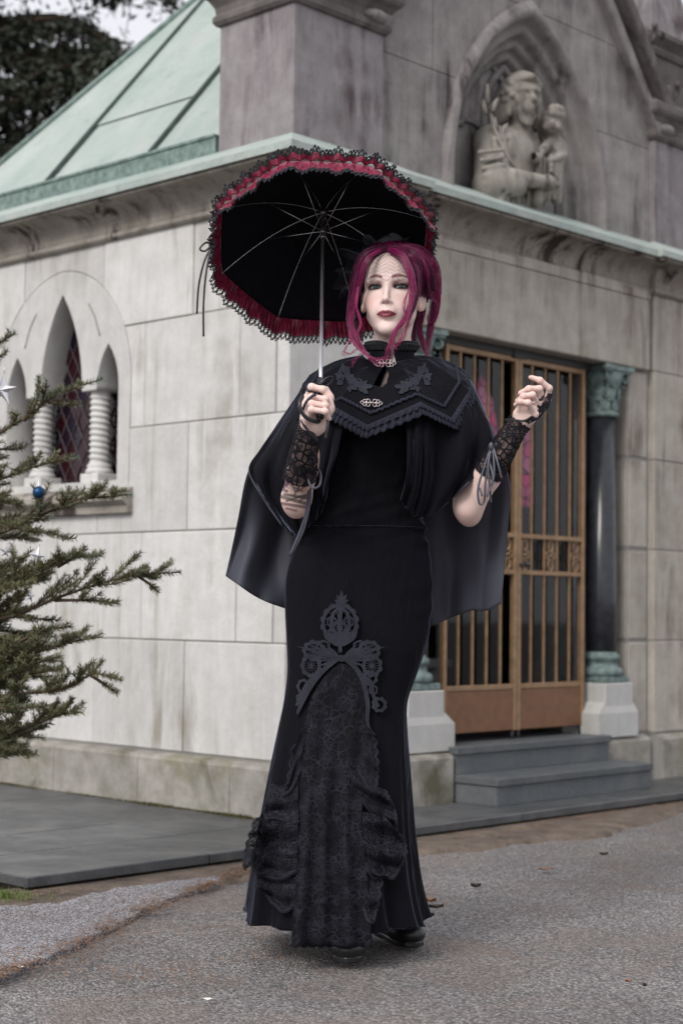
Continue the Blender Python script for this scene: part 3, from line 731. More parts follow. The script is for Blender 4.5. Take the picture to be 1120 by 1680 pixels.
# older paler asphalt on the left, a slightly raised sheet with a broken edge
edge = [(-260, 1545), (-120, 1506), (0, 1481), (60, 1470), (110, 1461), (160, 1452), (200, 1442), (240, 1436), (290, 1431), (330, 1428), (352, 1430), (366, 1438), (360, 1447), (335, 1455), (300, 1468), (262, 1483), (230, 1499), (190, 1520), (150, 1539), (100, 1562), (60, 1578), (0, 1602), (-120, 1655), (-260, 1720)]
E2 = []
for i in range(len(edge)):
    a, b = np.array(gpt(*edge[i])), np.array(gpt(*edge[(i + 1) % len(edge)])); n = max(2, int(np.linalg.norm(b - a) / 0.02))
    for k in range(n):
        p = a + (b - a) * k / n; E2.append(p + 0.010 * np.array([mnoise.noise((p[0] * 22, p[1] * 22, 1)), mnoise.noise((p[0] * 22, p[1] * 22, 5))]))
cen = np.mean(E2, 0)
m = MB(); n = len(E2); v = []
for s, z in ((1.0, -0.02), (0.997, -0.001), (0.985, 0.004)):
    v += [(cen[0] + (p[0] - cen[0]) * s, cen[1] + (p[1] - cen[1]) * s, z + 0.003 * mnoise.noise((p[0] * 8, p[1] * 8, 0))) for p in E2]
f = [(k * n + i, k * n + (i + 1) % n, (k + 1) * n + (i + 1) % n, (k + 1) * n + i) for k in range(2) for i in range(n)] + [tuple(2 * n + i for i in range(n))]
m.add(v, f); patch = m.build('asphalt_patch', M_asph2); tag(patch, kind='structure')
# dirt strip along the kerb
def kerb_world(x, y, z): p = WC + x * DR + y * DL; return (p[0], p[1], z)
G = []
for x in np.linspace(-2.6, 4.5, 480):
    w = 0.10 + 0.09 * mnoise.noise((x * 2.3, 0, 0)) + 0.045 * mnoise.noise((x * 9, 4, 0)) + 0.02 * mnoise.noise((x * 30, 7, 0)) + (0.10 if x < -0.5 else 0.22 * math.exp(-((x - 0.9) / 0.7) ** 2))
    G.append([kerb_world(x, -0.40, 0.012), kerb_world(x, -0.47 - w * .3, 0.008 + 0.004 * mnoise.noise((x * 6, 1, 1))), kerb_world(x, -0.47 - w * .8, 0.002 + 0.004 * mnoise.noise((x * 7, 2, 1))), kerb_world(x, -0.47 - w, -0.006), kerb_world(x, -0.47 - w * 1.1, -0.03)])
m = MB(); m.grid(G); ds = m.build('dirt_strip', M_dirt); tag(ds, kind='structure')
# paving slabs round the mausoleum
pav = link('pavement', MB().box((-1.44, -0.40, -0.03), (-0.02, 2.6, 0.016)).mesh(), None, M_dirt); tag(pav, kind='structure')
pav.location = maus.location; pav.rotation_euler = maus.rotation_euler
MB().box((-0.02, -0.40, -0.03), (6.0, -0.01, 0.016)).build('kerb_bed', M_dirt, pav)
def slab(x0, x1, y0, y1):
    MB().box((x0 + .0015, y0 + .0015, 0.018), (x1 - .0015, y1 - .0015, T0 + rng.uniform(-.0012, .0012)), 0.0035).build('slab', M_slab, pav)
x = -1.50
for w in (0.72, 0.76, 0.9, 0.95, 0.95, 0.95, 0.95): slab(x, x + w, -0.465, -0.052); x += w
for i, (x0, x1) in enumerate(((-1.50, -1.02), (-1.02, -0.54), (-0.54, -0.052))):
    y = -0.052
    for k in range(4): h = 0.62 if not (k == 0 and i % 2) else 0.38; slab(x0, x1, y, y + h); y += h
# pine needles lying on the road
def needle_mesh(pts, lmin, lmax, w):
    n = len(pts); a = nrng.uniform(0, 2 * np.pi, n); L = nrng.uniform(lmin, lmax, n); d = np.stack([np.cos(a), np.sin(a), nrng.uniform(-.03, .18, n)], 1); s = np.stack([-np.sin(a), np.cos(a), nrng.uniform(-.4, .4, n)], 1) * w
    P = np.array(pts); V = np.stack([P - s, P + s, P + d * L[:, None] * .5 + s * .9 + np.array([0, 0, .0025]), P + d * L[:, None] * .5 - s * .9 + np.array([0, 0, .0025]), P + d * L[:, None]], 1).reshape(-1, 3)
    b = np.arange(n)[:, None] * 5
    F = np.concatenate([b + np.array([[0, 1, 2]]), b + np.array([[0, 2, 3]]), b + np.array([[3, 2, 4]])]); return mesh_np(V, F, False)
def rust():
    t = NT('dry_needles'); c = t.mix(t.ramp(t.noise(120, 2), [(0.35, 0), (0.65, 1)]), (0.11, 0.058, 0.035, 1), (0.28, 0.17, 0.105, 1)); t.set(Base_Color=c, Roughness=0.8); return t.m
M_rust = rust()
pts = []
crack = [gpt(*p) for p in ((-40, 1618), (0, 1602), (60, 1580), (100, 1563), (150, 1541), (190, 1521), (230, 1501), (262, 1485), (300, 1470), (335, 1457), (362, 1448), (390, 1436), (420, 1425))]
crack = spline([(a, b, 0) for a, b in crack], 300)
for i in range(2400):
    k = rng.random() ** .85; c = crack[int(k * 299)]; w = 0.012 + 0.075 * max(0, mnoise.noise((k * 7, 2, 0)) + 0.15) + (0.02 if 0.15 < k < 0.6 else 0)
    if mnoise.noise((k * 16, 8, 0)) < -0.12: continue
    pts.append((c[0] + rng.gauss(0, w), c[1] + rng.gauss(0, w) - 0.01, 0.004 + rng.random() * 0.008))
for i in range(2600):                                 # thinner scatter
    px, py = rng.uniform(0, 470), rng.uniform(1400, 1625); g = gpt(px, py)
    if mnoise.noise((g[0] * 4, g[1] * 5, 7)) > 0.08: pts.append((g[0], g[1], 0.004))
for i in range(2600):
    x = rng.uniform(-1.6, 3.5); y = -0.47 - abs(rng.gauss(0, 0.10))
    if mnoise.noise((x * 3, y * 9, 2)) > 0.02: q = kerb_world(x, y, 0.012); pts.append(q)
for i in range(500):
    px, py = rng.uniform(640, 1120), rng.uniform(1350, 1660); g = gpt(px, py)
    if mnoise.noise((g[0] * 3, g[1] * 3, 4)) > 0.22: pts.append((g[0], g[1], 0.003))
nd = link('fallen_needles', needle_mesh(pts, 0.014, 0.036, 0.0010), None, M_rust); tag(nd, 'rust brown fallen needles along the crack in the asphalt', 'needles', None, 'stuff')
# grass tufts
M_grass = simple('grass', (0.10, 0.14, 0.03, 1), 0.8, vary=0.4)
def tuft(px, py, r, n, h, label):
    g = gpt(px, py); m = MB()
    for i in range(n):
        a = rng.uniform(0, 6.28); d = abs(rng.gauss(0, r)); x, y = g[0] + d * math.cos(a), g[1] + 0.5 * d * math.sin(a); hh = h * rng.uniform(.4, 1); l = rng.uniform(-.5, .5) * hh; l2 = rng.uniform(-.5, .5) * hh; w = 0.0016
        m.add([(x - w, y, 0), (x + w, y, 0), (x + l * .4 + w * .7, y + l2 * .4, hh * .6), (x + l * .4 - w * .7, y + l2 * .4, hh * .6), (x + l, y + l2, hh)], [(0, 1, 2, 3), (3, 2, 4)])
    tag(m.build('grass_tuft', M_grass), label, 'grass', 'grass tufts along the kerb')
tuft(325, 1415, 0.06, 240, 0.035, 'green grass tuft below the dark kerb left of the skirt')
tuft(8, 1478, 0.07, 240, 0.04, 'grass tuft at the left picture edge under the slab corner')
tuft(688, 1360, 0.03, 120, 0.035, 'small bright grass tuft just right of the velvet skirt')
tuft(1050, 1318, 0.08, 160, 0.02, 'low grass growing along the kerb near the granite steps')
# fallen leaves and petals
def leaf(px, py, L, w, col, rot, label, curl=0.004):
    g = gpt(px, py); o_ = empty  # noqa
    G = []
    for i in range(7):
        u = i / 6; ww = w * math.sin(math.pi * min(0.97, 0.06 + u * 0.92)) ** 0.8; G.append([((u - .5) * L, -ww, 0.002 + curl * abs(u - .5) * 2 + curl * .6), ((u - .5) * L, 0, 0.0015 + curl * abs(u - .5)), ((u - .5) * L, ww, 0.003 + curl)])
    m = MB(); m.grid(G); o = m.build('fallen_leaf', col); o.location = (g[0], g[1], -0.008 if py > 1620 else 0.0); o.rotation_euler = (0, 0, rot); tag(o, label, 'leaf', 'leaves fallen on the road'); return o
M_petal = simple('white_petal', (0.75, 0.73, 0.68, 1), 0.6); M_dleaf = simple('dark_leaf', (0.05, 0.035, 0.025, 1), 0.7); M_bleaf = simple('brown_leaf', (0.25, 0.13, 0.07, 1), 0.7)
leaf(34, 1590, 0.022, 0.006, M_petal, 0.1, 'white petal lying on brown needles at far left')
leaf(341, 1637, 0.024, 0.006, M_petal, -0.1, 'white petal on bare asphalt left of the black shoe')
leaf(780, 1457, 0.032, 0.008, M_dleaf, 0.2, 'dark curled leaf on asphalt right of the skirt', .01)
leaf(990, 1404, 0.028, 0.007, M_dleaf, 0.0, 'small dark leaf below the granite steps', .008)
leaf(715, 1491, 0.045, 0.007, M_dleaf, 0.3, 'long dark leaf just right of the rear shoe', .008)
leaf(706, 1481, 0.035, 0.008, M_bleaf, -0.4, 'brown leaf touching the skirt hem on the right', .01)
leaf(895, 1428, 0.05, 0.014, M_bleaf, 0.1, 'flat pale brown leaf in the middle of the right road', .004)
leaf(1057, 1620, 0.014, 0.006, M_dleaf, 0.7, 'tiny black leaf scrap near the lower right corner', .006)
leaf(1030, 1612, 0.02, 0.006, M_bleaf, 0.5, 'small tan leaf scrap near the lower right corner', .004)

# ================================================================ spruce with ornaments, left edge
SPY = 4.95
def spruce_mats():
    t = NT('spruce_needles'); c = t.mix(t.ramp(t.noise(7, 3), [(0.35, 0), (0.65, 1)]), (0.085, 0.092, 0.045, 1), (0.20, 0.19, 0.095, 1))
    tipc = t.attr('tip'); c = t.mix(tipc, c, (0.12, 0.19, 0.15, 1)); t.set(Base_Color=c, Roughness=0.55); return t.m
M_spruce = spruce_mats(); M_bark = simple('spruce_bark', (0.075, 0.05, 0.035, 1), 0.9, bump=(60, 0.6), vary=0.3)
tr0 = at(-75, 1100, SPY); spruce = empty('spruce_tree', (tr0[0], tr0[1], 0.0))
tag(spruce, 'green spruce with small ornaments reaching in from the left edge', 'tree')
sp_off = np.array([tr0[0], tr0[1], 0.0])
MB().tube([(0, 0, -0.02), (0.01, 0, 0.6), (0, 0.01, 1.2), (0, 0, 1.75)], [0.045, 0.038, 0.026, 0.006], 10).build('trunk', M_bark, spruce)
ND_P, ND_D, ND_T = [], [], []
def needles_on(P, dens, tipf=0.0, L=0.018):
    P = np.asarray(P); seg = np.linalg.norm(np.diff(P, axis=0), axis=1); tot = seg.sum(); n = int(tot * dens); cum = np.concatenate([[0], np.cumsum(seg)])
    if n < 2: return
    s = nrng.uniform(0, tot, n); i = np.clip(np.searchsorted(cum, s) - 1, 0, len(seg) - 1); u = ((s - cum[i]) / seg[i])[:, None]
    p = P[i] * (1 - u) + P[i + 1] * u; t = (P[i + 1] - P[i]) / seg[i][:, None]
    r = nrng.normal(size=(n, 3)); r -= t * (r * t).sum(1, keepdims=True); r /= np.linalg.norm(r, axis=1, keepdims=True); r[:, 2] += 0.25
    d = r * 0.85 + t * 0.62; d /= np.linalg.norm(d, axis=1, keepdims=True)
    ND_P.append(p); ND_D.append(d * (L * nrng.uniform(.7, 1.15, n))[:, None]); ND_T.append(np.clip((s / tot - 0.82) * 5, 0, 1) * tipf)
def twig(p0, d, L, depth, m, tipf):
    d = d / np.linalg.norm(d); n = 5; P = [p0]; 
    for k in range(n):
        d = d + np.array([rng.gauss(0, .10), rng.gauss(0, .10), rng.gauss(0.05, .08)]); d = d / np.linalg.norm(d); P.append(P[-1] + d * L / n)
    m.tube(P, [0.0022 * (1 - 0.6 * k / n) for k in range(n + 1)], 4, False); needles_on(P, 1400, tipf)
    if depth > 0 and L > 0.06:
        for k in (1, 2, 3, 4):
            if rng.random() < .75:
                a = (1 if rng.random() < .5 else -1) * rng.uniform(.5, .95); dd = np.array([d[0] * math.cos(a) - d[1] * math.sin(a), d[0] * math.sin(a) + d[1] * math.cos(a), d[2] + rng.uniform(-.15, .1)])
                twig(P[k], dd, L * rng.uniform(.35, .55), depth - 1, m, tipf * .7)
def branch(path, tw=0.11, cnt=9, start=0.25, tipf=0.8, r0=0.006):
    """path: list of (px, py, depth offset) from near the trunk to the tip"""
    W_ = [at(px, py, SPY + dy) - sp_off for px, py, dy in path]; P = spline(W_, 16); m = MB()
    m.tube(P, [r0 * (1 - 0.75 * i / 15) for i in range(16)], 6, False); needles_on(P[int(16 * start * .8):], 1500, tipf)
    for k in range(cnt):
        u = start + (0.95 - start) * (k + rng.random() * .6) / cnt; i = min(14, int(u * 15)); t = P[i + 1] - P[i]; t = t / np.linalg.norm(t)
        a = (1 if k % 2 else -1) * rng.uniform(.55, .95); d = np.array([t[0] * math.cos(a) - t[1] * math.sin(a), t[0] * math.sin(a) + t[1] * math.cos(a), t[2] + rng.uniform(-.25, .28)])
        twig(P[i], d, tw * (1.15 - 0.75 * u) * rng.uniform(.8, 1.2), 1, m, tipf * .8)
    m.build('branch', M_bark, spruce)
branch([(-75, 620, 0), (-20, 575, -.05), (26, 546, -.05)], .07, 5); branch([(-75, 640, 0), (-20, 600, .05), (12, 577, .05)], .07, 4)
branch([(-75, 760, 0), (0, 710, -.1), (50, 680, -.12), (96, 646, -.14), (168, 622, -.16)], .10, 9, .35, 1.0)
branch([(40, 690, -.12), (60, 660, -.13), (64, 618, -.14)], .05, 3, .3, .8); branch([(80, 660, -.13), (105, 662, -.14), (131, 664, -.15)], .04, 3, .3, .5)
branch([(-75, 800, 0), (0, 786, -.1), (50, 768, -.13), (125, 748, -.16)], .10, 8, .35, .8)
branch([(-75, 730, 0), (0, 737, .1), (40, 736, .12)], .08, 5, .3, .3)
branch([(-75, 830, 0), (0, 822, .05), (34, 830, .06)], .08, 5, .3, .3)
branch([(-75, 890, 0), (0, 875, -.1), (64, 848, -.12), (118, 822, -.14), (165, 816, -.15), (216, 811, -.16)], .11, 11, .3, 1.0)
branch([(105, 830, -.14), (112, 815, -.14), (113, 800, -.14)], .02, 1, .5, .6); branch([(140, 820, -.14), (155, 808, -.14), (165, 796, -.14)], .03, 2, .4, 1.0)
branch([(-75, 880, 0), (0, 865, -.15), (60, 872, -.2), (124, 884, -.22)], .09, 8, .3, .2)
branch([(-75, 1010, 0), (0, 975, -.1), (50, 945, -.13), (107, 918, -.15), (167, 912, -.16)], .12, 10, .3, .6)
branch([(95, 930, -.15), (122, 915, -.15), (144, 901, -.15)], .04, 3, .3, .4)
branch([(-75, 1030, 0), (20, 1010, -.1), (110, 975, -.15), (180, 953, -.18), (230, 943, -.19), (297, 939, -.2)], .14, 13, .25, .6)
branch([(225, 944, -.19), (245, 958, -.19), (262, 973, -.19)], .03, 2, .4, .2); branch([(90, 985, -.14), (150, 985, -.18), (196, 991, -.2)], .07, 6, .3, .2)
branch([(-75, 1090, 0), (0, 1084, -.1), (60, 1070, -.13), (114, 1054, -.14), (167, 1045, -.15)], .11, 10, .3, .4)
branch([(20, 1060, -.1), (70, 1035, -.13), (118, 1028, -.15)], .06, 5, .3, .9)
branch([(-75, 1150, 0), (20, 1140, -.1), (104, 1129, -.15), (155, 1106, -.17), (201, 1117, -.18)], .12, 11, .25, .3)
branch([(150, 1108, -.17), (175, 1125, -.17), (194, 1138, -.17)], .04, 3, .3, .2); branch([(-75, 1220, 0), (20, 1202, -.1), (80, 1180, -.13), (137, 1160, -.15)], .12, 10, .25, .2)
branch([(-75, 1230, 0), (10, 1212, .05), (77, 1190, .05)], .10, 8, .25, .2); branch([(-75, 1225, 0), (0, 1232, -.1), (58, 1239, -.15)], .09, 7, .3, .2)
branch([(-75, 1110, 0), (0, 1105, .1), (104, 1096, .1)], .10, 8, .25, .2)
for k in range(30):                                   # the dense inner growth
    y = rng.uniform(835, 1235); tipx = rng.uniform(10, 85) + (25 if 900 < y < 1150 else 0); dy = rng.uniform(-.3, .3)
    branch([(-75, y + 30, 0), (-20, y + 12, dy * .6), (tipx, y + rng.uniform(-25, 25), dy)], .12, 8, .2, .15)
for k in range(8):
    y = rng.uniform(560, 820); branch([(-75, y + 20, 0), (-30, y + 12, .1), (rng.uniform(-15, 15), y, rng.uniform(-.1, .3))], .06, 5, .3, .3)
Pn, Dn, Tn = np.concatenate(ND_P), np.concatenate(ND_D), np.concatenate(ND_T)
sd = np.cross(Dn, nrng.normal(size=Dn.shape)); sd = sd / np.linalg.norm(sd, axis=1, keepdims=True) * 0.00085
n = len(Pn); V = np.stack([Pn - sd, Pn + sd, Pn + Dn * .7 + sd * .8, Pn + Dn * .7 - sd * .8, Pn + Dn], 1).reshape(-1, 3); b = np.arange(n)[:, None] * 5
me = mesh_np(V, np.concatenate([b + np.array([[0, 1, 2]]), b + np.array([[0, 2, 3]]), b + np.array([[3, 2, 4]])]), False)
ca = me.color_attributes.new('tip', 'FLOAT_COLOR', 'POINT'); tt = np.repeat(Tn, 5); ca.data.foreach_set('color', np.stack([tt, tt, tt, np.ones_like(tt)], 1).astype(np.float32).ravel())
nd = link('needles', me, spruce, M_spruce); tag(nd, kind='stuff')
# ornaments
M_blue = simple('blue_bauble', (0.01, 0.05, 0.13, 1), 0.38, 0.6, vary=0.2); M_silver = simple('silver_foil', (0.72, 0.72, 0.76, 1), 0.3, 0.8)
def bauble(px, py, dy, r, label):
    p = at(px, py, SPY + dy); o = empty('bauble', p); tag(o, label, 'ornament')
    MB().ball((0, 0, 0), r, 20, 14).build('ball', M_blue, o); MB().lathe([(r * .28, r * .92), (r * .28, r * 1.2), (r * .1, r * 1.24)], n=10).build('cap', M_silver, o)
    MB().tube([(0.003 * math.sin(t), 0, r * 1.3 + 0.004 * -math.cos(t)) for t in np.linspace(0, 6.28, 10)] + [(0, 0, r * 2.4)], 0.0007, 5).build('hook', M_silver, o)
bauble(64, 808, -.24, 0.0175, 'dark blue bauble hanging on the spruce before the window sill')
def star(px, py, dy, r, rz, label, n=5):
    p = at(px, py, SPY + dy); o = empty('star', p); tag(o, label, 'ornament', 'silver stars on the spruce'); v = [(0, -r * .22, 0), (0, r * .22, 0)]
    for k in range(2 * n): a = math.pi / 2 + k * math.pi / n; q = r if k % 2 == 0 else r * .36; v.append((q * math.cos(a), 0, q * math.sin(a)))
    f = [(0, 2 + k, 2 + (k + 1) % (2 * n)) for k in range(2 * n)] + [(1, 2 + (k + 1) % (2 * n), 2 + k) for k in range(2 * n)]
    b_ = MB().add(v, f).build('points', M_silver, o); MB().tube([(0, 0, r), (0, 0, r * 1.35)], 0.0012, 5).build('loop', M_silver, o); o.rotation_euler = (0.1, 0.15, rz)
star(62, 911, -.26, 0.026, 0.5, 'small silver star hanging in the middle of the spruce', 4)
star(4, 640, -.05, 0.05, -0.3, 'silver star cut by the left edge beside the window')
star(50, 978, -.1, 0.022, 1.0, 'silver star half hidden among needles below the small star')
star(10, 905, .0, 0.022, 0.2, 'silver star deep in the needles at the left edge')

# ================================================================ big evergreen behind the roof, white sky beyond
def big_tree(cx, cy, h, label, seed, n_br=70, spread=2.6, z0=2.2):
    r = random.Random(seed); g = np.random.default_rng(seed); o = empty('evergreen_tree', (cx, cy, 0)); tag(o, label, 'tree', 'evergreens behind the mausoleum')
    MB().tube([(0, 0, -.05), (0.1, 0, h * .5), (0, 0.05, h)], [0.22, 0.14, 0.02], 10).build('trunk', M_bark, o)
    m = MB(); LP, LD = [], []
    for k in range(n_br):
        z = z0 + (h - z0) * (k + r.random()) / n_br; a = r.uniform(0, 6.283); L = spread * (1.05 - 0.75 * (z - z0) / (h - z0)) * r.uniform(.75, 1.15)
        P = spline([(0, 0, z), (L * .5 * math.cos(a), L * .5 * math.sin(a), z + .10 * L), (L * math.cos(a), L * math.sin(a), z - .18 * L)], 9); m.tube(P, [0.03 * (1 - .85 * i / 8) for i in range(9)], 5, False)
        for j in range(int(26 * L)):
            u = r.uniform(.15, 1); p = P[min(8, int(u * 8))]; q = np.array([r.gauss(0, .16), r.gauss(0, .16), -abs(r.gauss(0, .14))]) * (1.3 if u < .9 else .7)
            m.tube([p, p + q * .6, p + q], [0.005, 0.004, 0.002], 3, False)
            nn = 20; LP.append(p + q * g.uniform(.1, 1.1, (nn, 1)) + g.normal(0, .03, (nn, 3))); LD.append(g.normal(0, 1, (nn, 3)) * np.array([1, 1, .7]) + np.array([0, 0, -.5]))
    m.build('limbs', M_bark, o); P = np.concatenate(LP); D = np.concatenate(LD); D /= np.linalg.norm(D, axis=1, keepdims=True); D *= g.uniform(.05, .11, (len(D), 1))
    s = np.cross(D, g.normal(size=D.shape)); s = s / np.linalg.norm(s, axis=1, keepdims=True) * 0.017
    n = len(P); V = np.stack([P, P + D * .5 + s, P + D, P + D * .5 - s], 1).reshape(-1, 3); me = mesh_np(V, np.arange(n * 4).reshape(-1, 4), False)
    cr_ = link('crown', me, o, M_ever); tag(cr_, kind='stuff'); return o
M_ever = simple('evergreen_leaf', (0.032, 0.042, 0.026, 1), 0.6, vary=0.4)
bt = at(70, 300, 13.5); big_tree(bt[0] - .6, bt[1], 8.0, 'large dark evergreen behind the copper roof at upper left', 3, 105, 3.0)
bt = at(1330, 300, 16); big_tree(bt[0], bt[1], 7.6, 'evergreen far behind the right corner pier', 5, 50, 2.0)
# ================================================================ implicit-surface modelling for figures
class SDF:
    """smooth blend of simple solids on a regular grid, meshed with surface nets"""
    def __init__(s, lo, hi, h):
        s.h = h; s.lo = np.array(lo, float); n = np.ceil((np.array(hi) - s.lo) / h).astype(int) + 1
        s.ax = [s.lo[i] + h * np.arange(n[i]) for i in range(3)]; s.D = np.full(n, 1.0, np.float32)
    def _win(s, lo, hi, m):
        sl = []
        for i in range(3):
            a = int(np.floor((lo[i] - m - s.lo[i]) / s.h)); b = int(np.ceil((hi[i] + m - s.lo[i]) / s.h)) + 1
            sl.append(slice(max(a, 0), max(min(b, s.D.shape[i]), 0)))
        X = s.ax[0][sl[0]][:, None, None]; Y = s.ax[1][sl[1]][None, :, None]; Z = s.ax[2][sl[2]][None, None, :]
        return tuple(sl), X, Y, Z
    def _comb(s, sl, d, k, op):
        a = s.D[sl]
        if a.size == 0: return
        if op == 'sub': a2, d2 = -a, d
        else: a2, d2 = a, d
        if k > 0:
            hh = np.clip(0.5 + 0.5 * (d2 - a2) / k, 0, 1); r = d2 * (1 - hh) + a2 * hh - k * hh * (1 - hh)
        else: r = np.minimum(a2, d2)
        s.D[sl] = (-r if op == 'sub' else r)
    def ell(s, c, r, k=0.01, R=None, op='add'):
        """ellipsoid, R an optional 3x3 whose rows are its axes"""
        c = np.asarray(c, float); r = np.array([r] * 3 if np.isscalar(r) else r, float); m = r.max() if R is not None else 0
        e = r if R is None else np.array([r.max()] * 3)
        sl, X, Y, Z = s._win(c - e, c + e, k + 3 * s.h); x, y, z = X - c[0], Y - c[1], Z - c[2]
        if R is not None: R = np.asarray(R); x, y, z = (R[0][0] * x + R[0][1] * y + R[0][2] * z, R[1][0] * x + R[1][1] * y + R[1][2] * z, R[2][0] * x + R[2][1] * y + R[2][2] * z)
        k0 = np.sqrt((x / r[0]) ** 2 + (y / r[1]) ** 2 + (z / r[2]) ** 2); k1 = np.sqrt((x / r[0] ** 2) ** 2 + (y / r[1] ** 2) ** 2 + (z / r[2] ** 2) ** 2) + 1e-9
        s._comb(sl, (k0 * (k0 - 1) / k1).astype(np.float32), k, op)
    def cap(s, a, b, ra, rb=None, k=0.01, op='add'):
        a, b = np.asarray(a, float), np.asarray(b, float); rb = ra if rb is None else rb; R = max(ra, rb)
        sl, X, Y, Z = s._win(np.minimum(a, b) - R, np.maximum(a, b) + R, k + 3 * s.h); ab = b - a
        t = np.clip(((X - a[0]) * ab[0] + (Y - a[1]) * ab[1] + (Z - a[2]) * ab[2]) / (ab @ ab + 1e-12), 0, 1)
        d = np.sqrt((X - a[0] - t * ab[0]) ** 2 + (Y - a[1] - t * ab[1]) ** 2 + (Z - a[2] - t * ab[2]) ** 2) - (ra + (rb - ra) * t)
        s._comb(sl, d.astype(np.float32), k, op)
    def chain(s, pts, rs, k=0.01, op='add'):
        for i in range(len(pts) - 1): s.cap(pts[i], pts[i + 1], rs[i], rs[i + 1], k, op)
    def nets(s):
        D = s.D; S = D < 0; nx, ny, nz = D.shape
        cs = [(i, j, k) for i in (0, 1) for j in (0, 1) for k in (0, 1)]
        cnt = np.zeros((nx - 1, ny - 1, nz - 1), np.int8)
        for i, j, k in cs: cnt += S[i:nx - 1 + i, j:ny - 1 + j, k:nz - 1 + k]
        act = (cnt > 0) & (cnt < 8); idx = np.argwhere(act); ids = np.full(act.shape, -1, np.int64); ids[act] = np.arange(len(idx))
        acc = np.zeros((len(idx), 3)); n = np.zeros(len(idx))
        val = {c: D[idx[:, 0] + c[0], idx[:, 1] + c[1], idx[:, 2] + c[2]] for c in cs}
        for a in cs:
            for ax in range(3):
                if a[ax]: continue
                b = tuple(1 if q == ax else a[q] for q in range(3)); va, vb = val[a], val[b]; cr_ = (va < 0) != (vb < 0)
                t = np.where(cr_, va / np.where(cr_, va - vb, 1), 0); p = np.tile(np.array(a, float), (len(idx), 1)); p[:, ax] += t
                acc += p * cr_[:, None]; n += cr_
        V = s.lo + (idx + acc / np.maximum(n, 1)[:, None]) * s.h; F = []
        for ax in range(3):
            sh = [slice(None)] * 3; sh2 = [slice(None)] * 3; sh[ax] = slice(0, -1); sh2[ax] = slice(1, None)
            e = S[tuple(sh)] != S[tuple(sh2)]; q = np.argwhere(e); o = [(ax + 1) % 3, (ax + 2) % 3]
            ok = (q[:, o[0]] > 0) & (q[:, o[1]] > 0) & (q[:, o[0]] < D.shape[o[0]] - 1) & (q[:, o[1]] < D.shape[o[1]] - 1); q = q[ok]
            flip = S[q[:, 0], q[:, 1], q[:, 2]]; u = np.zeros(3, int); u[o[0]] = 1; w = np.zeros(3, int); w[o[1]] = 1
            g = lambda p: ids[p[:, 0], p[:, 1], p[:, 2]]
            quad = np.stack([g(q - u - w), g(q - w), g(q), g(q - u)], 1); quad[~flip] = quad[~flip][:, ::-1]; F.append(quad[(quad >= 0).all(1)])
        return V, np.concatenate(F)
def relax(V, F, it=2, lam=0.5):
    n = len(V); e = np.concatenate([F[:, [0, 1]], F[:, [1, 2]], F[:, [2, 3]], F[:, [3, 0]]]); e = np.concatenate([e, e[:, ::-1]])
    deg = np.bincount(e[:, 0], minlength=n).astype(float)
    for _ in range(it):
        A = np.stack([np.bincount(e[:, 0], weights=V[e[:, 1], k], minlength=n) for k in range(3)], 1) / np.maximum(deg, 1)[:, None]; V = V + lam * (A - V)
    return V

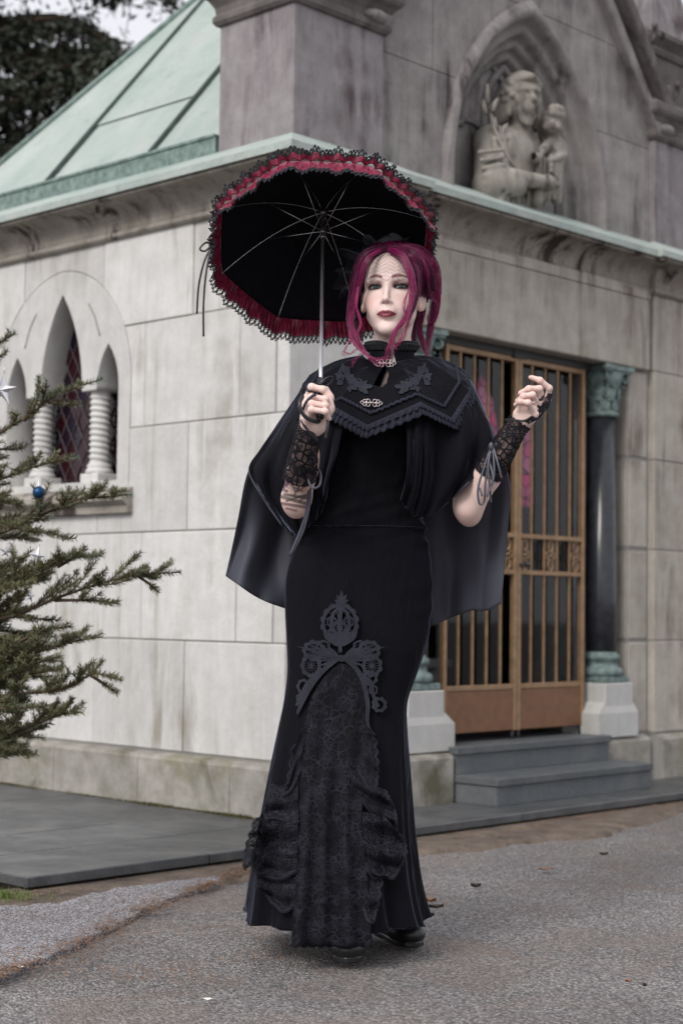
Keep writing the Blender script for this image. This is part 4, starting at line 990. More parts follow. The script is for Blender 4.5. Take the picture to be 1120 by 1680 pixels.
# ================================================================ the woman: frame of the head
person = empty('person', (0.10, 4.15, 0)); PO = np.array([0.10, 4.15, 0.0])
tag(person, 'woman with magenta hair in black velvet cape and long lace-panelled skirt holding a parasol', 'person')
psi, tht = math.radians(11), math.radians(5)
HF = np.array([-math.sin(psi) * math.cos(tht), -math.cos(psi) * math.cos(tht), math.sin(tht)])     # forward out of the face
HX = np.array([math.cos(psi), -math.sin(psi), 0.0]); HZ = np.cross(HX, -HF); HZ = HZ if HZ[2] > 0 else -HZ
HRm = np.stack([HX, HF, HZ]); H0 = at(643, 483, 4.115)
def hw(x, f, z): return H0 + HX * x + HF * f + HZ * z            # head frame -> world
def to_head(V): return (V - H0) @ HRm.T
def build_head():
    """in head coordinates (x her left, y forward, z up)"""
    s = SDF((-0.115, -0.14, -0.215), (0.115, 0.125, 0.135), 0.0016)
    s.ell((0, -0.020, 0.030), (0.0735, 0.093, 0.085), 0)
    s.ell((0, 0.030, -0.020), (0.0580, 0.050, 0.086), 0.02)
    s.ell((0, 0.020, -0.066), (0.0420, 0.055, 0.042), 0.02)
    for q in (-1, 1):
        s.cap((q * 0.050, -0.006, -0.030), (q * 0.043, 0.004, -0.058), 0.014, 0.010, 0.025); s.cap((q * 0.043, 0.004, -0.058), (q * 0.010, 0.060, -0.104), 0.009, 0.010, 0.025)      # jaw line
        s.ell((q * 0.044, 0.044, -0.030), (0.0185, 0.019, 0.022), 0.02)                         # cheekbone
        s.ell((q * 0.027, 0.056, -0.058), (0.014, 0.014, 0.018), 0.02)
    s.ell((0, 0.066, -0.106), (0.0150, 0.0130, 0.0115), 0.014)                                    # chin
    s.ell((0, 0.052, 0.050), (0.052, 0.028, 0.034), 0.025)                                       # forehead
    for q in (-1, 1): s.cap((q * 0.012, 0.073, 0.018), (q * 0.044, 0.057, 0.019), 0.0085, 0.008, 0.014)
    for q in (-1, 1): s.ell((q * 0.0315, 0.0835, -0.001), (0.0165, 0.0145, 0.0115), 0.012, op='sub')   # sockets
    for q in (-1, 1): s.ell((q * 0.0315, 0.0570, 0.0), 0.0165, 0.004)                              # lids over the eyeballs
    s.cap((0, 0.075, 0.010), (0, 0.0930, -0.034), 0.0054, 0.0068, 0.012)                           # nose bridge
    s.ell((0, 0.0950, -0.0390), (0.0080, 0.0085, 0.0072), 0.008)
    for q in (-1, 1): s.ell((q * 0.0092, 0.0850, -0.0430), (0.0052, 0.0080, 0.0046), 0.008)
    s.ell((0, 0.077, -0.062), (0.021, 0.0125, 0.017), 0.012)                                      # muzzle
    for q in (-1, 1):
        s.cap((q * 0.0230, 0.0720, -0.0715), (q * 0.0045, 0.0860, -0.0672), 0.0016, 0.0036, 0.004)
        s.cap((q * 0.0215, 0.0720, -0.0722), (q * 0.004, 0.0850, -0.0772), 0.0016, 0.0048, 0.004)
    s.ell((0, 0.0845, -0.0668), (0.0055, 0.004, 0.0034), 0.004)
    s.cap((-0.017, 0.0885, -0.0722), (0.017, 0.0885, -0.0722), 0.0009, 0.0009, 0.003, 'sub')
    for q in (-1, 1): s.ell((q * 0.0056, 0.0915, -0.0478), (0.0028, 0.0040, 0.0024), 0.002, op='sub')  # nostrils
    # lid openings: an almond slot carved through the lid shell
    for q in (-1, 1):
        for i in range(9):
            u = -1 + i / 4; x = q * 0.0315 + u * 0.0148; hgt = 0.0042 * (1 - u * u) ** 0.55 + 0.0006
            s.ell((x, 0.0735 - 0.006 * u * u, -0.0006 + 0.0012 * u * q), (0.0030, 0.010, hgt), 0.001, op='sub')
    # ears
    for q in (-1, 1):
        s.ell((q * 0.0745, -0.012, -0.012), (0.0065, 0.018, 0.030), 0.006, np.array([[1, q * .35, 0], [-q * .35, 1, 0], [0, 0, 1]]) / np.array([[1.06], [1.06], [1]]))
        s.ell((q * 0.0815, -0.008, -0.008), (0.004, 0.010, 0.018), 0.003, op='sub')
        s.ell((q * 0.072, 0.002, -0.036), (0.006, 0.009, 0.011), 0.006)
    # neck
    s.cap((0, -0.036, -0.06), (0.004, -0.042, -0.24), 0.042, 0.048, 0.012)
    for q in (-1, 1): s.cap((q * 0.045, -0.025, -0.05), (q * 0.012, 0.002, -0.215), 0.010, 0.009, 0.016)
    return s.nets()
hv, hf = build_head(); hv = relax(hv, hf, 2, 0.45)
SKIN = np.array([0.79, 0.615, 0.565])
def sstep(a, b, x): t = np.clip((x - a) / (b - a), 0, 1); return t * t * (3 - 2 * t)
def paint_head(L):
    x, y, z = L[:, 0], L[:, 1], L[:, 2]; C = np.tile(SKIN, (len(L), 1)); Cs = np.zeros(len(L))
    def lay(col, a): nonlocal C; a = np.clip(a, 0, 1)[:, None]; C = C * (1 - a) + np.array(col) * a
    fr = sstep(0.02, 0.05, y)
    lay((0.66, 0.34, 0.30), 0.5 * fr * np.exp(-(((np.abs(x) - 0.046) / 0.018) ** 2 + ((z + 0.035) / 0.02) ** 2)))          # blush
    lay((0.66, 0.36, 0.32), 0.25 * np.exp(-(x ** 2 / 0.012 ** 2 + (z + 0.044) ** 2 / 0.008 ** 2)) * sstep(.08, .095, y))
    lay((0.60, 0.36, 0.29), 0.6 * sstep(0.064, 0.078, np.abs(x)) * sstep(.02, -.0, y))
    for q in (-1, 1):
        ex = (x * q - 0.0320) / 0.0180; ez = z
        lay((0.22, 0.10, 0.10), 0.80 * fr * np.exp(-np.abs(ex * 0.95) ** 3) * sstep(-0.010, -0.001, ez) * sstep(0.018, 0.007, ez))   # shadow on lid
        lay((0.02, 0.012, 0.014), 1.0 * fr * sstep(1.15, 0.9, np.abs(ex)) * np.exp(-((ez - 0.0044 * (1 - ex ** 2) - 0.0008) / 0.0030) ** 2))       # lash line
        lay((0.035, 0.02, 0.022), 0.95 * fr * sstep(1.1, 0.8, np.abs(ex)) * np.exp(-((ez + 0.0046 * (1 - ex ** 2) + 0.0012) / 0.0026) ** 2))
        lay((0.13, 0.06, 0.06), 0.75 * fr * np.exp(-(((x * q - 0.034) / 0.019) ** 4 + ((z - 0.001) / 0.0085) ** 4)))
        lay((0.05, 0.025, 0.028), 0.85 * fr * np.exp(-(((x * q - 0.046) / 0.007) ** 2 + ((z - 0.003) / 0.0055) ** 2)))                 # outer wing
        bx = (x * q - 0.031) / 0.0195; bz = 0.0215 + 0.0045 * (1 - (bx - 0.25) ** 2) - 0.0015 * bx
        th_ = 0.0050 * np.clip(1 - 0.55 * (bx + 0.4), 0.25, 1)
        lay((0.15, 0.036, 0.038), 0.97 * fr * sstep(1.08, 0.9, np.abs(bx)) * np.exp(-np.abs((z - bz) / th_) ** 3))                 # brow
    ax = np.abs(x); up = -0.0640 - 0.0066 * (ax / 0.0245) ** 1.6 - 0.0018 * np.exp(-(ax / 0.003) ** 2); lo = -0.0812 + 0.0098 * (ax / 0.0250) ** 1.8
    lip = sstep(0.0012, -0.0006, z - up) * sstep(-0.0012, 0.0006, z - lo) * sstep(0.0260, 0.0240, ax) * sstep(.055, .065, y)
    lay((0.22, 0.018, 0.05), 0.97 * lip); lay((0.10, 0.012, 0.02), 0.9 * lip * np.exp(-((z + 0.0720 + 0.0012 * (ax / .02) ** 2) / 0.0011) ** 2))
    lay((0.30, 0.13, 0.11), 0.5 * np.exp(-(((ax - 0.0056) / 0.0028) ** 2 + ((z + 0.0478) / 0.0022) ** 2)) * sstep(.078, .086, y))
    return np.concatenate([C, lip[:, None]], 1)
hcol = paint_head(hv)

# ---- arms and hands (world coordinates)
shR, elR, wrR = at(528, 655, 4.17), at(486, 818, 4.00), at(503, 716, 3.845)
shL, elL, wrL = at(748, 650, 4.20), at(768, 832, 4.10), at(843, 706, 4.00)
def grip(u, a, r=0.0155):                    # a point round the parasol shaft
    return None
HAND = at(525, 668, 3.815); HUB = at(530, 347, 4.245); AXIS = HUB - HAND; SHAFT_L = np.linalg.norm(AXIS); AXIS = AXIS / SHAFT_L
# HAND:                   # where the shaft passes through the fist
def build_armR():
    lo = np.minimum.reduce([shR, elR, wrR, HAND]) - 0.09; hi = np.maximum.reduce([shR, elR, wrR, HAND]) + 0.09
    s = SDF(lo, hi, 0.0017)
    s.cap(shR, elR, 0.045, 0.033, 0.0); mid = elR * .62 + wrR * .38
    s.cap(elR, mid, 0.033, 0.034, 0.02); s.cap(mid, wrR, 0.034, 0.0235, 0.01)
    s.ell(elR + np.array([0, 0.012, -0.026]), (0.021, 0.021, 0.020), 0.025)
    # palm: runs from the wrist up beside the shaft on its left and behind
    ax = AXIS; lft = np.cross(ax, np.array([0, 1.0, 0])); lft /= np.linalg.norm(lft); lft = lft if lft[0] < 0 else -lft; bk = np.cross(ax, lft); bk = bk if bk[1] > 0 else -bk
    o = HAND
    mcp = []
    for i, t in enumerate((0.032, 0.012, -0.008, -0.027)):
        c = o + ax * t; M0 = c + lft * 0.030 + bk * 0.004 - ax * (0.002 * i); mcp.append(M0)
        s.cap(wrR + (M0 - wrR) * 0.12, M0, 0.0150, 0.0112, 0.014)
        r = (0.0079, 0.0082, 0.0079, 0.0070)[i]; rad = 0.0165
        drop = ax * -0.004
        P = [M0, c + lft * 0.020 - bk * (rad + 0.004) + drop * .3, c - lft * 0.012 - bk * (rad + 0.001) + drop, c - lft * 0.021 + bk * 0.004 + drop * 1.4]
        if i == 0: P = [M0, c + lft * 0.020 - bk * (rad + 0.005) + ax * 0.012, c - lft * 0.006 - bk * (rad + 0.003) + ax * 0.006, c - lft * 0.021 - bk * 0.004 - ax * 0.006]
        s.chain(P, [r * 1.12, r * 1.04, r * 0.98, r * 0.84], 0.0035)
        for q in (1, 2): s.ell(P[q], r * 1.07, 0.004)
    # thumb from the inner side of the palm, over the top right of the shaft
    tb = wrR + (o - wrR) * .35 - lft * 0.014; P = [tb, o - lft * 0.020 + bk * 0.010 + ax * 0.004, o - lft * 0.020 - bk * 0.002 + ax * 0.030, o - lft * 0.013 - bk * 0.011 + ax * 0.046]
    s.chain(P, [0.017, 0.0125, 0.0098, 0.0082], 0.008)
    s.ell(wrR + (o - wrR) * .45 - lft * 0.006 - bk * .004, (0.021, 0.021, 0.028), 0.02)      # heel of the hand
    return s.nets()
def build_armL():
    H = lambda px, py, Y: at(px, py, Y)
    fing = [([(897, 655, 4.010), (900, 637, 3.995), (885, 624, 3.985), (870, 619, 3.985)], 0.0074), ([(890, 660, 3.995), (884, 638, 3.972), (867, 638, 3.965), (853, 645, 3.975)], 0.0077),
            ([(883, 668, 3.980), (873, 648, 3.952), (858, 650, 3.950), (848, 658, 3.962)], 0.0074), ([(876, 680, 3.965), (866, 661, 3.938), (853, 659, 3.940), (845, 664, 3.955)], 0.0066)]
    lo = np.minimum.reduce([shL, elL, wrL, H(845, 660, 3.93)]) - 0.09; hi = np.maximum.reduce([shL, elL, wrL, H(905, 610, 4.02)]) + 0.05
    s = SDF(lo, hi, 0.0017); s.cap(shL, elL, 0.045, 0.033, 0.0); mid = elL * .60 + wrL * .40
    s.cap(elL, mid, 0.034, 0.034, 0.02); s.cap(mid, wrL, 0.034, 0.0235, 0.01)
    s.ell(elL + np.array([0.004, 0.014, -0.026]), (0.020, 0.020, 0.020), 0.025)
    tips = []
    for P, r in fing:
        P = [H(*p) for p in P]; s.cap(wrL + (P[0] - wrL) * .15, P[0], 0.0150, 0.0108, 0.014); s.chain(P, [r * 1.12, r * 1.06, r * .98, r * .82], 0.003)
        for q in (1, 2): s.ell(P[q], r * 1.06, 0.004)
        tips.append((P, r))
    s.ell(H(862, 676, 3.985), (0.024, 0.020, 0.024), 0.02)
    T = [H(848, 694, 3.985), H(843, 678, 3.965), H(846, 664, 3.955), H(853, 655, 3.955)]; T = [H(850, 696, 4.0), H(850, 680, 3.99), H(857, 666, 4.0), H(864, 656, 4.01)]
    s.chain(T, [0.015, 0.0115, 0.0095, 0.0085], 0.008)
    V, F = s.nets(); return V, F, tips
rv, rf = build_armR(); rv = relax(rv, rf, 2, 0.4)
lv, lf, l_tips = build_armL(); lv = relax(lv, lf, 2, 0.4)
# ---- torso and legs, hidden under the clothes
def build_torso():
    s = SDF((-0.24, 3.93, 0.02), (0.42, 4.42, 1.52), 0.008)
    nk = hw(0.004, -0.03, -0.20); pel = at(588, 930, 4.16); wst = at(600, 815, 4.16); ch = at(630, 700, 4.165)
    s.cap(nk, ch, 0.044, 0.07, 0.0); s.ell(at(626, 622, 4.118), (.05, .03, .05), .02); s.ell(ch, (0.135, 0.085, 0.13), 0.05); s.ell(wst, (0.112, 0.08, 0.14), 0.06); s.ell(pel, (0.155, 0.10, 0.12), 0.06)
    for S in (shR, shL): s.cap(ch + np.array([0, 0.01, 0.07]), S, 0.05, 0.044, 0.04)
    for q, (kx, ky), (ax_, ay, aY) in ((-1, (545, 1150), (560, 1520, 4.16)), (1, (610, 1150), (668, 1505, 4.34))):
        hp = pel + np.array([q * 0.075, 0, -0.04]); kn = at(kx, ky, 4.14); an = np.array([0.040, 4.215, .24]) if q < 0 else np.array([0.134, 4.385, .20]); s.cap(hp, kn, 0.075, 0.052, 0.04); s.cap(kn, an, 0.050, 0.035, 0.02); s.cap(an, an - np.array([0, 0, .15]), 0.030, 0.024, .02)
    return s.nets()
tv, tf = build_torso()
def skin_arm(V, F, tattoo):
    C = np.tile(SKIN, (len(V), 1)); n1 = np.array([mnoise.noise(tuple(p * 60)) for p in V[::1]]) if False else 0
    if tattoo:
        d = (V - CAM) @ CM.T; px = 560 + F_PX * d[:, 0] / d[:, 2]; py = 840 + F_PX * d[:, 1] / d[:, 2]; fr = sstep(4.02, 3.99, V[:, 1])
        def lay(col, a): nonlocal C; a = (np.clip(a, 0, 1) * fr)[:, None]; C = C * (1 - a) + np.array(col) * a
        lay((0.09, 0.035, 0.09), 0.9 * sstep(11, 7, np.hypot((px - 465) * .9, py - 792) + 3 * np.sin(px * .9) * np.cos(py * .8)))
        for x0, y0, x1, y1, w in ((458, 814, 508, 828, 2.6), (466, 811, 506, 818, 2.0), (483, 812, 491, 797, 1.2), (489, 806, 502, 796, 1.2), (470, 822, 500, 812, 1.6)):
            t = np.clip(((px - x0) * (x1 - x0) + (py - y0) * (y1 - y0)) / ((x1 - x0) ** 2 + (y1 - y0) ** 2), 0, 1); lay((0.06, 0.07, 0.06), 0.85 * sstep(w + 1, w - .5, np.hypot(px - x0 - t * (x1 - x0), py - y0 - t * (y1 - y0))))
        for x0, y0, x1, y1, w in ((455, 800, 470, 806, 2.5), (462, 826, 500, 832, 2.2), (476, 790, 484, 806, 1.2), (484, 800, 496, 806, 1.4), (492, 822, 506, 810, 1.6), (470, 834, 486, 838, 1.6)):
            t = np.clip(((px - x0) * (x1 - x0) + (py - y0) * (y1 - y0)) / ((x1 - x0) ** 2 + (y1 - y0) ** 2), 0, 1); lay((0.07, 0.05, 0.08), 0.8 * sstep(w + 1, w - .5, np.hypot(px - x0 - t * (x1 - x0), py - y0 - t * (y1 - y0))))
        lay((0.42, 0.18, 0.14), 0.5 * sstep(9, 4, np.hypot(px - 498, py - 803)))
    return C
rc = skin_arm(rv, rf, True); lc = skin_arm(lv, lf, False)
for c in (rc, lc): c[:] = c * np.array([1.0, 0.97, 0.95])
for P, r in l_tips:                                   # pinker knuckles and finger tips
    for q in (0, 1, 2, 3):
        a = 0.30 * np.exp(-(np.linalg.norm(lv - P[q], axis=1) / 0.011) ** 2)[:, None]; lc[:] = lc * (1 - a) + np.array([0.66, 0.36, 0.32]) * a
a = 0.32 * np.exp(-((np.linalg.norm(rv - HAND, axis=1) - 0.030) / 0.009) ** 2)[:, None] * (0.5 + 0.5 * np.sin(rv[:, 2:3] * 700)); rc[:] = rc * (1 - a) + np.array([0.66, 0.38, 0.34]) * a
for arr, c, e in ((rv, rc, elR), (lv, lc, elL)):
    a = 0.30 * np.exp(-(np.linalg.norm(arr - e - np.array([0, -.01, -.03]), axis=1) / 0.03) ** 2)[:, None]; c[:] = c * (1 - a) + np.array([0.66, 0.36, 0.31]) * a
hv_w = hv @ HRm + H0
Vb = np.concatenate([hv_w, rv, lv, tv]) - PO
Fb = np.concatenate([hf, rf + len(hv), lf + len(hv) + len(rv), tf + len(hv) + len(rv) + len(lv)])
Cb = np.concatenate([hcol, np.c_[rc, np.zeros(len(rc))], np.c_[lc, np.zeros(len(lc))], np.c_[np.tile(SKIN, (len(tv), 1)), np.zeros(len(tv))]])
def skin_mat():
    t = NT('skin'); a = t.n.new('ShaderNodeAttribute'); a.attribute_name = 'skin_tone'
    c = t.mix(t.ramp(t.noise(70, 4, 0.6), [(0.3, 0.0), (0.7, 0.12)]), a.outputs['Color'], (0.62, 0.36, 0.31, 1))
    t.set(Base_Color=c, Roughness=0.48); t.b.inputs['Subsurface Weight'].default_value = 0.12; t.b.inputs['Subsurface Radius'].default_value = (0.006, 0.002, 0.001); t.b.inputs['Subsurface Scale'].default_value = 0.6
    t.b.inputs['Specular IOR Level'].default_value = 0.35; t.bump(t.noise(900, 2, .5), 0.06, 0.001); return t.m
M_skin = skin_mat()
me = mesh_np(Vb, Fb); ca = me.color_attributes.new('skin_tone', 'FLOAT_COLOR', 'POINT'); ca.data.foreach_set('color', np.c_[Cb[:, :3], np.ones(len(Cb))].astype(np.float32).ravel())
body = link('body', me, person, M_skin); tag(body, 'pale skin with dark eye makeup and wine red lips')
# eyes
def eye_mat():
    t = NT('eye'); r = t.n.new('ShaderNodeSeparateXYZ'); t.l.new(t.co.outputs['Object'], r.inputs[0])
    d = t.math('SQRT', t.math('ADD', t.math('POWER', r.outputs[0], 2.0), t.math('POWER', r.outputs[2], 2.0)))
    c = t.ramp(t.math('MULTIPLY', d, 100.0), [(0.0, (0.005, 0.005, 0.006, 1)), (0.26, (0.005, 0.005, 0.006, 1)), (0.32, (0.05, 0.085, 0.09, 1)), (0.58, (0.03, 0.055, 0.065, 1)), (0.68, (0.006, 0.009, 0.01, 1)), (0.76, (0.40, 0.35, 0.34, 1))])
    t.set(Base_Color=c, Roughness=0.12); t.b.inputs['Specular IOR Level'].default_value = 0.3; return t.m
M_eye = eye_mat()
for q in (-1, 1):
    e = MB().ball((0, 0, 0), 0.0150, 24, 16).build('eye', M_eye, person); c = hw(q * 0.0315, 0.0570, -0.0002) - PO
    look = (CAM + np.array([-.15, 0, 0.3])) - (c + PO); yy = look / np.linalg.norm(look); xx = np.cross(yy, (0, 0, 1)); xx /= np.linalg.norm(xx); zz = np.cross(xx, yy)
    e.matrix_local = Matrix(((xx[0], yy[0], zz[0], c[0]), (xx[1], yy[1], zz[1], c[1]), (xx[2], yy[2], zz[2], c[2]), (0, 0, 0, 1)))
for q in (-1, 1):                                     # lashes and liner along the lid rims
    m = MB()
    def rim(u, sg, out=0.0):
        z = -0.0006 + sg * 0.0046 * max(0, 1 - u * u) ** .55 + 0.0012 * u * q * q * q; y = 0.0570 + math.sqrt(max(1e-8, 0.0170 ** 2 - (u * 0.0148) ** 2 - z * z)); return hw(q * 0.0315 + u * q * 0.0150, y + out, z) - PO
    m.tube([rim(u, 1) for u in np.linspace(-1, 1, 15)] + [hw(q * 0.0495, 0.056, 0.0040) - PO], [0.0007] + [0.0014] * 13 + [0.0013, 0.0004], 5)
    m.tube([rim(u, -1) for u in np.linspace(-.9, 1, 13)], 0.0008, 5)
    for u in np.linspace(-.7, 1.0, 26): a = rim(u, 1); m.tube([a, a + HF * .004 + HZ * .0035 + HX * q * .003 * (u + .2)], [0.0003, 0.0001], 3, False)
    m.build('eyelashes', MATS.get('mascara') or simple('mascara', (0.012, 0.009, 0.01, 1), 0.5), person)
# finger nails (black polish)
M_nail = simple('black_polish', (0.02, 0.012, 0.016, 1), 0.15)
for P, r in l_tips:
    t = P[3] - P[2]; t /= np.linalg.norm(t); up = np.array([0.2, -0.1, 1.0]); up -= t * (up @ t); up /= np.linalg.norm(up); c = P[3] + t * 0.001 + up * r * 0.66 - PO; s_ = np.cross(t, up)
    G = [[c + t * (u * 0.0055) + s_ * (w_ * 0.0042) + up * (0.0022 * (1 - w_ * w_) - 0.001) for w_ in (-1, -.5, 0, .5, 1)] for u in (-.8, -.3, .3, .8, 1.1)]
    m = MB(); m.grid(G); solidify(m.build('fingernail', M_nail, person), 0.001)
# ================================================================ hair: locks of single strands
def strand_mesh(Cv, r0, cols, taper=0.35, sides=3):
    """Cv (S, n, 3) strand centre lines"""
    S, n, _ = Cv.shape; T = np.gradient(Cv, axis=1); T /= np.linalg.norm(T, axis=2, keepdims=True) + 1e-9
    ref = nrng.normal(size=(S, 1, 3)); N = np.cross(T, np.repeat(ref, n, 1)); N /= np.linalg.norm(N, axis=2, keepdims=True) + 1e-9; B = np.cross(T, N)
    u = np.linspace(0, 1, n)[None, :, None]; r = np.asarray(r0).reshape(-1, 1, 1) * (1 - (1 - taper) * u ** 2.2)
    V = np.stack([Cv + r * (math.cos(2 * math.pi * k / sides) * N + math.sin(2 * math.pi * k / sides) * B) for k in range(sides)], 2).reshape(-1, 3)
    i = np.arange(S)[:, None, None] * n * sides + np.arange(n - 1)[None, :, None] * sides; k = np.arange(sides)[None, None, :]; k2 = (k + 1) % sides
    F = np.stack([i + k, i + k2, i + sides + k2, i + sides + k], 3).reshape(-1, 4); C = np.repeat(cols, n * sides, axis=0)
    return V, F, C
HV, HFc, HC = [], [], []; h_off = 0
def add_strands(Cv, r0, cols, taper=.35):
    global h_off
    V, F, C = strand_mesh(Cv, r0, cols, taper); HV.append(V - PO); HFc.append(F + h_off); HC.append(C); h_off += len(V)
def hair_cols(n, lo=0.0, hi=1.0):
    t = nrng.uniform(lo, hi, (n, 1)) ** 1.3; a, b = np.array([0.035, 0.003, 0.024]), np.array([0.46, 0.022, 0.16]); c = a * (1 - t) + b * t
    return c * nrng.uniform(.8, 1.2, (n, 1))
def lock(path, rad, count, sr=0.0005, wave=0.005, lo=0.0, hi=1.0, n=22, world=False, spread_end=1.0):
    P = np.array([p if world else at(*p) for p in path]); P = spline(P, n); T = np.gradient(P, axis=0); T /= np.linalg.norm(T, axis=1, keepdims=True)
    N = np.cross(T, np.array([0.3, 1.0, 0.15])); N /= np.linalg.norm(N, axis=1, keepdims=True); B = np.cross(T, N)
    R = np.interp(np.linspace(0, 1, n), np.linspace(0, 1, len(rad)), rad)
    rho = np.sqrt(nrng.uniform(0, 1, count)); ph = nrng.uniform(0, 2 * np.pi, count); u = np.linspace(0, 1, n)
    ph_t = ph[:, None] + nrng.normal(0, .5, (count, 1)) * u; rr = rho[:, None] * R[None, :]
    f1, f2 = nrng.uniform(2, 6, (count, 1)), nrng.uniform(0, 6.28, (count, 1)); wv = wave * np.sin(f1 * u * 3 + f2) * u; wv2 = wave * np.cos(f1 * u * 2.3 + f2 * 2) * u
    R_ = nrng.uniform(.72, 1.0, (count, 1)) if n > 8 else np.ones((count, 1)); uu = u[None] * R_
    Pi = np.stack([np.stack([np.interp(uu[k], u, P[:, c]) for c in range(3)], 1) for k in range(count)])
    rr = rr * (1 + .35 * np.sin(f1 * 1.7 * u + f2))
    Cv = Pi + (rr * np.cos(ph_t) + wv)[:, :, None] * N[None] + (rr * np.sin(ph_t) * .6 + wv2)[:, :, None] * B[None]
    add_strands(Cv, sr * nrng.uniform(.7, 1.3, count), hair_cols(count, lo, hi))
# scalp layer swept from the hairline back over the crown
cc, cr3 = np.array([0, -0.020, 0.030]), np.array([0.0735, 0.093, 0.085])
def dirv(az, el): return np.array([math.sin(az) * math.cos(el), math.cos(az) * math.cos(el), math.sin(el)])
S = 1500; Cv = np.zeros((S, 18, 3))
for i in range(S):
    az = rng.uniform(-1.95, 1.95); a = abs(az); el = math.radians(np.interp(a, [0, .5, .8, 1.1, 1.5, 1.95], [57, 50, 38, 22, -5, -30])) + rng.uniform(-.03, .5) * (rng.random() ** 2)
    d0 = dirv(az, el); d1 = dirv(math.pi + rng.uniform(-.5, .5), rng.uniform(-.1, .9)); dm = dirv(az * 1.15 + rng.uniform(-.1, .1), max(el, .2) * .45 + .85)
    ks = np.linspace(0, 1, 18)[:, None]; D = (1 - ks) ** 2 * d0 + 2 * ks * (1 - ks) * dm * 1.15 + ks ** 2 * d1; D /= np.linalg.norm(D, axis=1, keepdims=True)
    lift = 0.004 + (.006 if a > .75 else .001) + 0.012 * np.sin(np.pi * ks ** .7) * rng.uniform(.5, 1.25) + 0.012 * ks
    L = cc + D * cr3 + D * lift; Cv[i] = H0 + L @ HRm
add_strands(Cv, np.full(S, .0009), hair_cols(S, 0, .8), .7)
# cap under the strands
def cap_mesh():
    G = []
    for i in range(25):
        row = []
        for j in range(49):
            az = -math.pi + 2 * math.pi * j / 48; a = abs(az); e0 = math.radians(np.interp(a, [0, .5, .8, 1.1, 1.5, 1.95, 3.15], [56, 49, 36, 20, -8, -32, -45])); el = e0 + (math.pi / 2 - e0) * i / 24
            D = dirv(az, el); row.append(H0 + (cc + D * cr3 + D * (0.003 + (.007 if abs(az) > .75 else .0) + .006 * min(1, i / 6))) @ HRm - PO)
        G.append(row)
    m = MB(); m.grid(G); return m
def hair_mat():
    t = NT('magenta_hair'); t.set(Base_Color=t.attr('strand'), Roughness=0.36); t.b.inputs['Specular IOR Level'].default_value = 0.55; t.b.inputs['Coat Weight'].default_value = 0.15; t.b.inputs['Coat Roughness'].default_value = 0.35; return t.m
M_hair = hair_mat()
L = lock
# left curtain, several loose wavy locks
L([(624, 411, 4.05), (606, 421, 4.025), (595, 444, 4.026), (588, 476, 4.04), (580, 505, 4.055), (576, 530, 4.055), (584, 556, 4.045), (594, 578, 4.03)], [.004, .006, .006, .0055, .005, .005, .004, .0015], 130, wave=.004, lo=.1)
L([(630, 408, 4.07), (602, 418, 4.05), (588, 448, 4.06), (583, 486, 4.075), (574, 520, 4.08), (578, 546, 4.07), (590, 566, 4.05), (600, 582, 4.04)], [.005, .009, .009, .008, .007, .005, .003, .001], 150, wave=.005, hi=.7)
L([(634, 406, 4.09), (600, 418, 4.085), (584, 454, 4.10), (578, 498, 4.115), (574, 534, 4.11), (588, 572, 4.09)], [.005, .011, .011, .010, .008, .003], 170, lo=0, hi=.5)
L([(588, 470, 4.035), (584, 500, 4.03), (592, 530, 4.03), (586, 552, 4.03), (600, 575, 4.02)], [.002, .003, .003, .002, .001], 26, wave=.004, lo=.4)
L([(578, 530, 4.055), (574, 552, 4.045), (590, 574, 4.02), (614, 590, 4.005), (640, 584, 3.99), (634, 572, 3.985)], [.003, .004, .003, .003, .002, .001], 16, wave=.006, lo=.3)
L([(588, 560, 4.045), (602, 582, 4.02), (620, 598, 4.005), (638, 592, 3.99)], [.003, .004, .003, .001], 14, wave=.006, lo=.2)
L([(580, 545, 4.06), (566, 573, 4.05), (562, 588, 4.03)], [.002, .002, .001], 7, wave=.006, lo=.3); L([(600, 575, 4.04), (582, 590, 4.03), (574, 604, 4.02)], [.002, .002, .001], 6, wave=.006); L([(590, 570, 4.03), (572, 580, 4.02), (562, 578, 4.02)], [.002, .002, .001], 5, wave=.006)
# right fringe sweeping over the outer eye, then breaking into wisps across the jaw
L([(636, 410, 4.05), (656, 418, 4.02), (671, 442, 4.004), (677, 470, 4.002), (674, 500, 4.0), (664, 522, 3.995), (651, 542, 3.99)], [.005, .008, .008, .007, .006, .004, .002], 190, wave=.005, lo=.1)
L([(640, 409, 4.06), (666, 419, 4.03), (682, 446, 4.025), (683, 478, 4.025), (676, 505, 4.015), (668, 526, 4.005)], [.005, .010, .010, .008, .005, .002], 190, wave=.005, hi=.7)
L([(672, 480, 4.0), (670, 515, 3.993), (652, 538, 3.985), (643, 560, 3.983), (650, 578, 3.985)], [.002, .004, .003, .002, .001], 34, wave=.006, lo=.5)
L([(668, 515, 3.998), (655, 534, 3.988), (646, 548, 3.984), (640, 566, 3.984), (632, 588, 3.98)], [.003, .004, .003, .002, .001], 40, wave=.006, lo=.4)
L([(676, 495, 4.01), (672, 520, 4.0), (664, 545, 3.992), (654, 562, 3.988), (636, 570, 3.985)], [.002, .003, .002, .002, .001], 20, wave=.006, lo=.5)
L([(672, 470, 4.0), (662, 500, 3.99), (664, 530, 3.988), (650, 548, 3.985)], [.001, .002, .002, .001], 9, wave=.005, lo=.6)
for dy in (-.015, .01, .035, .06, .085): L([(646, 409, 4.07), (678, 415, 4.06 + dy * .5), (695, 438, 4.065 + dy), (699, 460, 4.08 + dy), (701, 478, 4.11 + dy), (704, 492, 4.15 + dy * .5)], [.006, .009, .010, .009, .007, .004], 90, wave=.004, hi=.75)
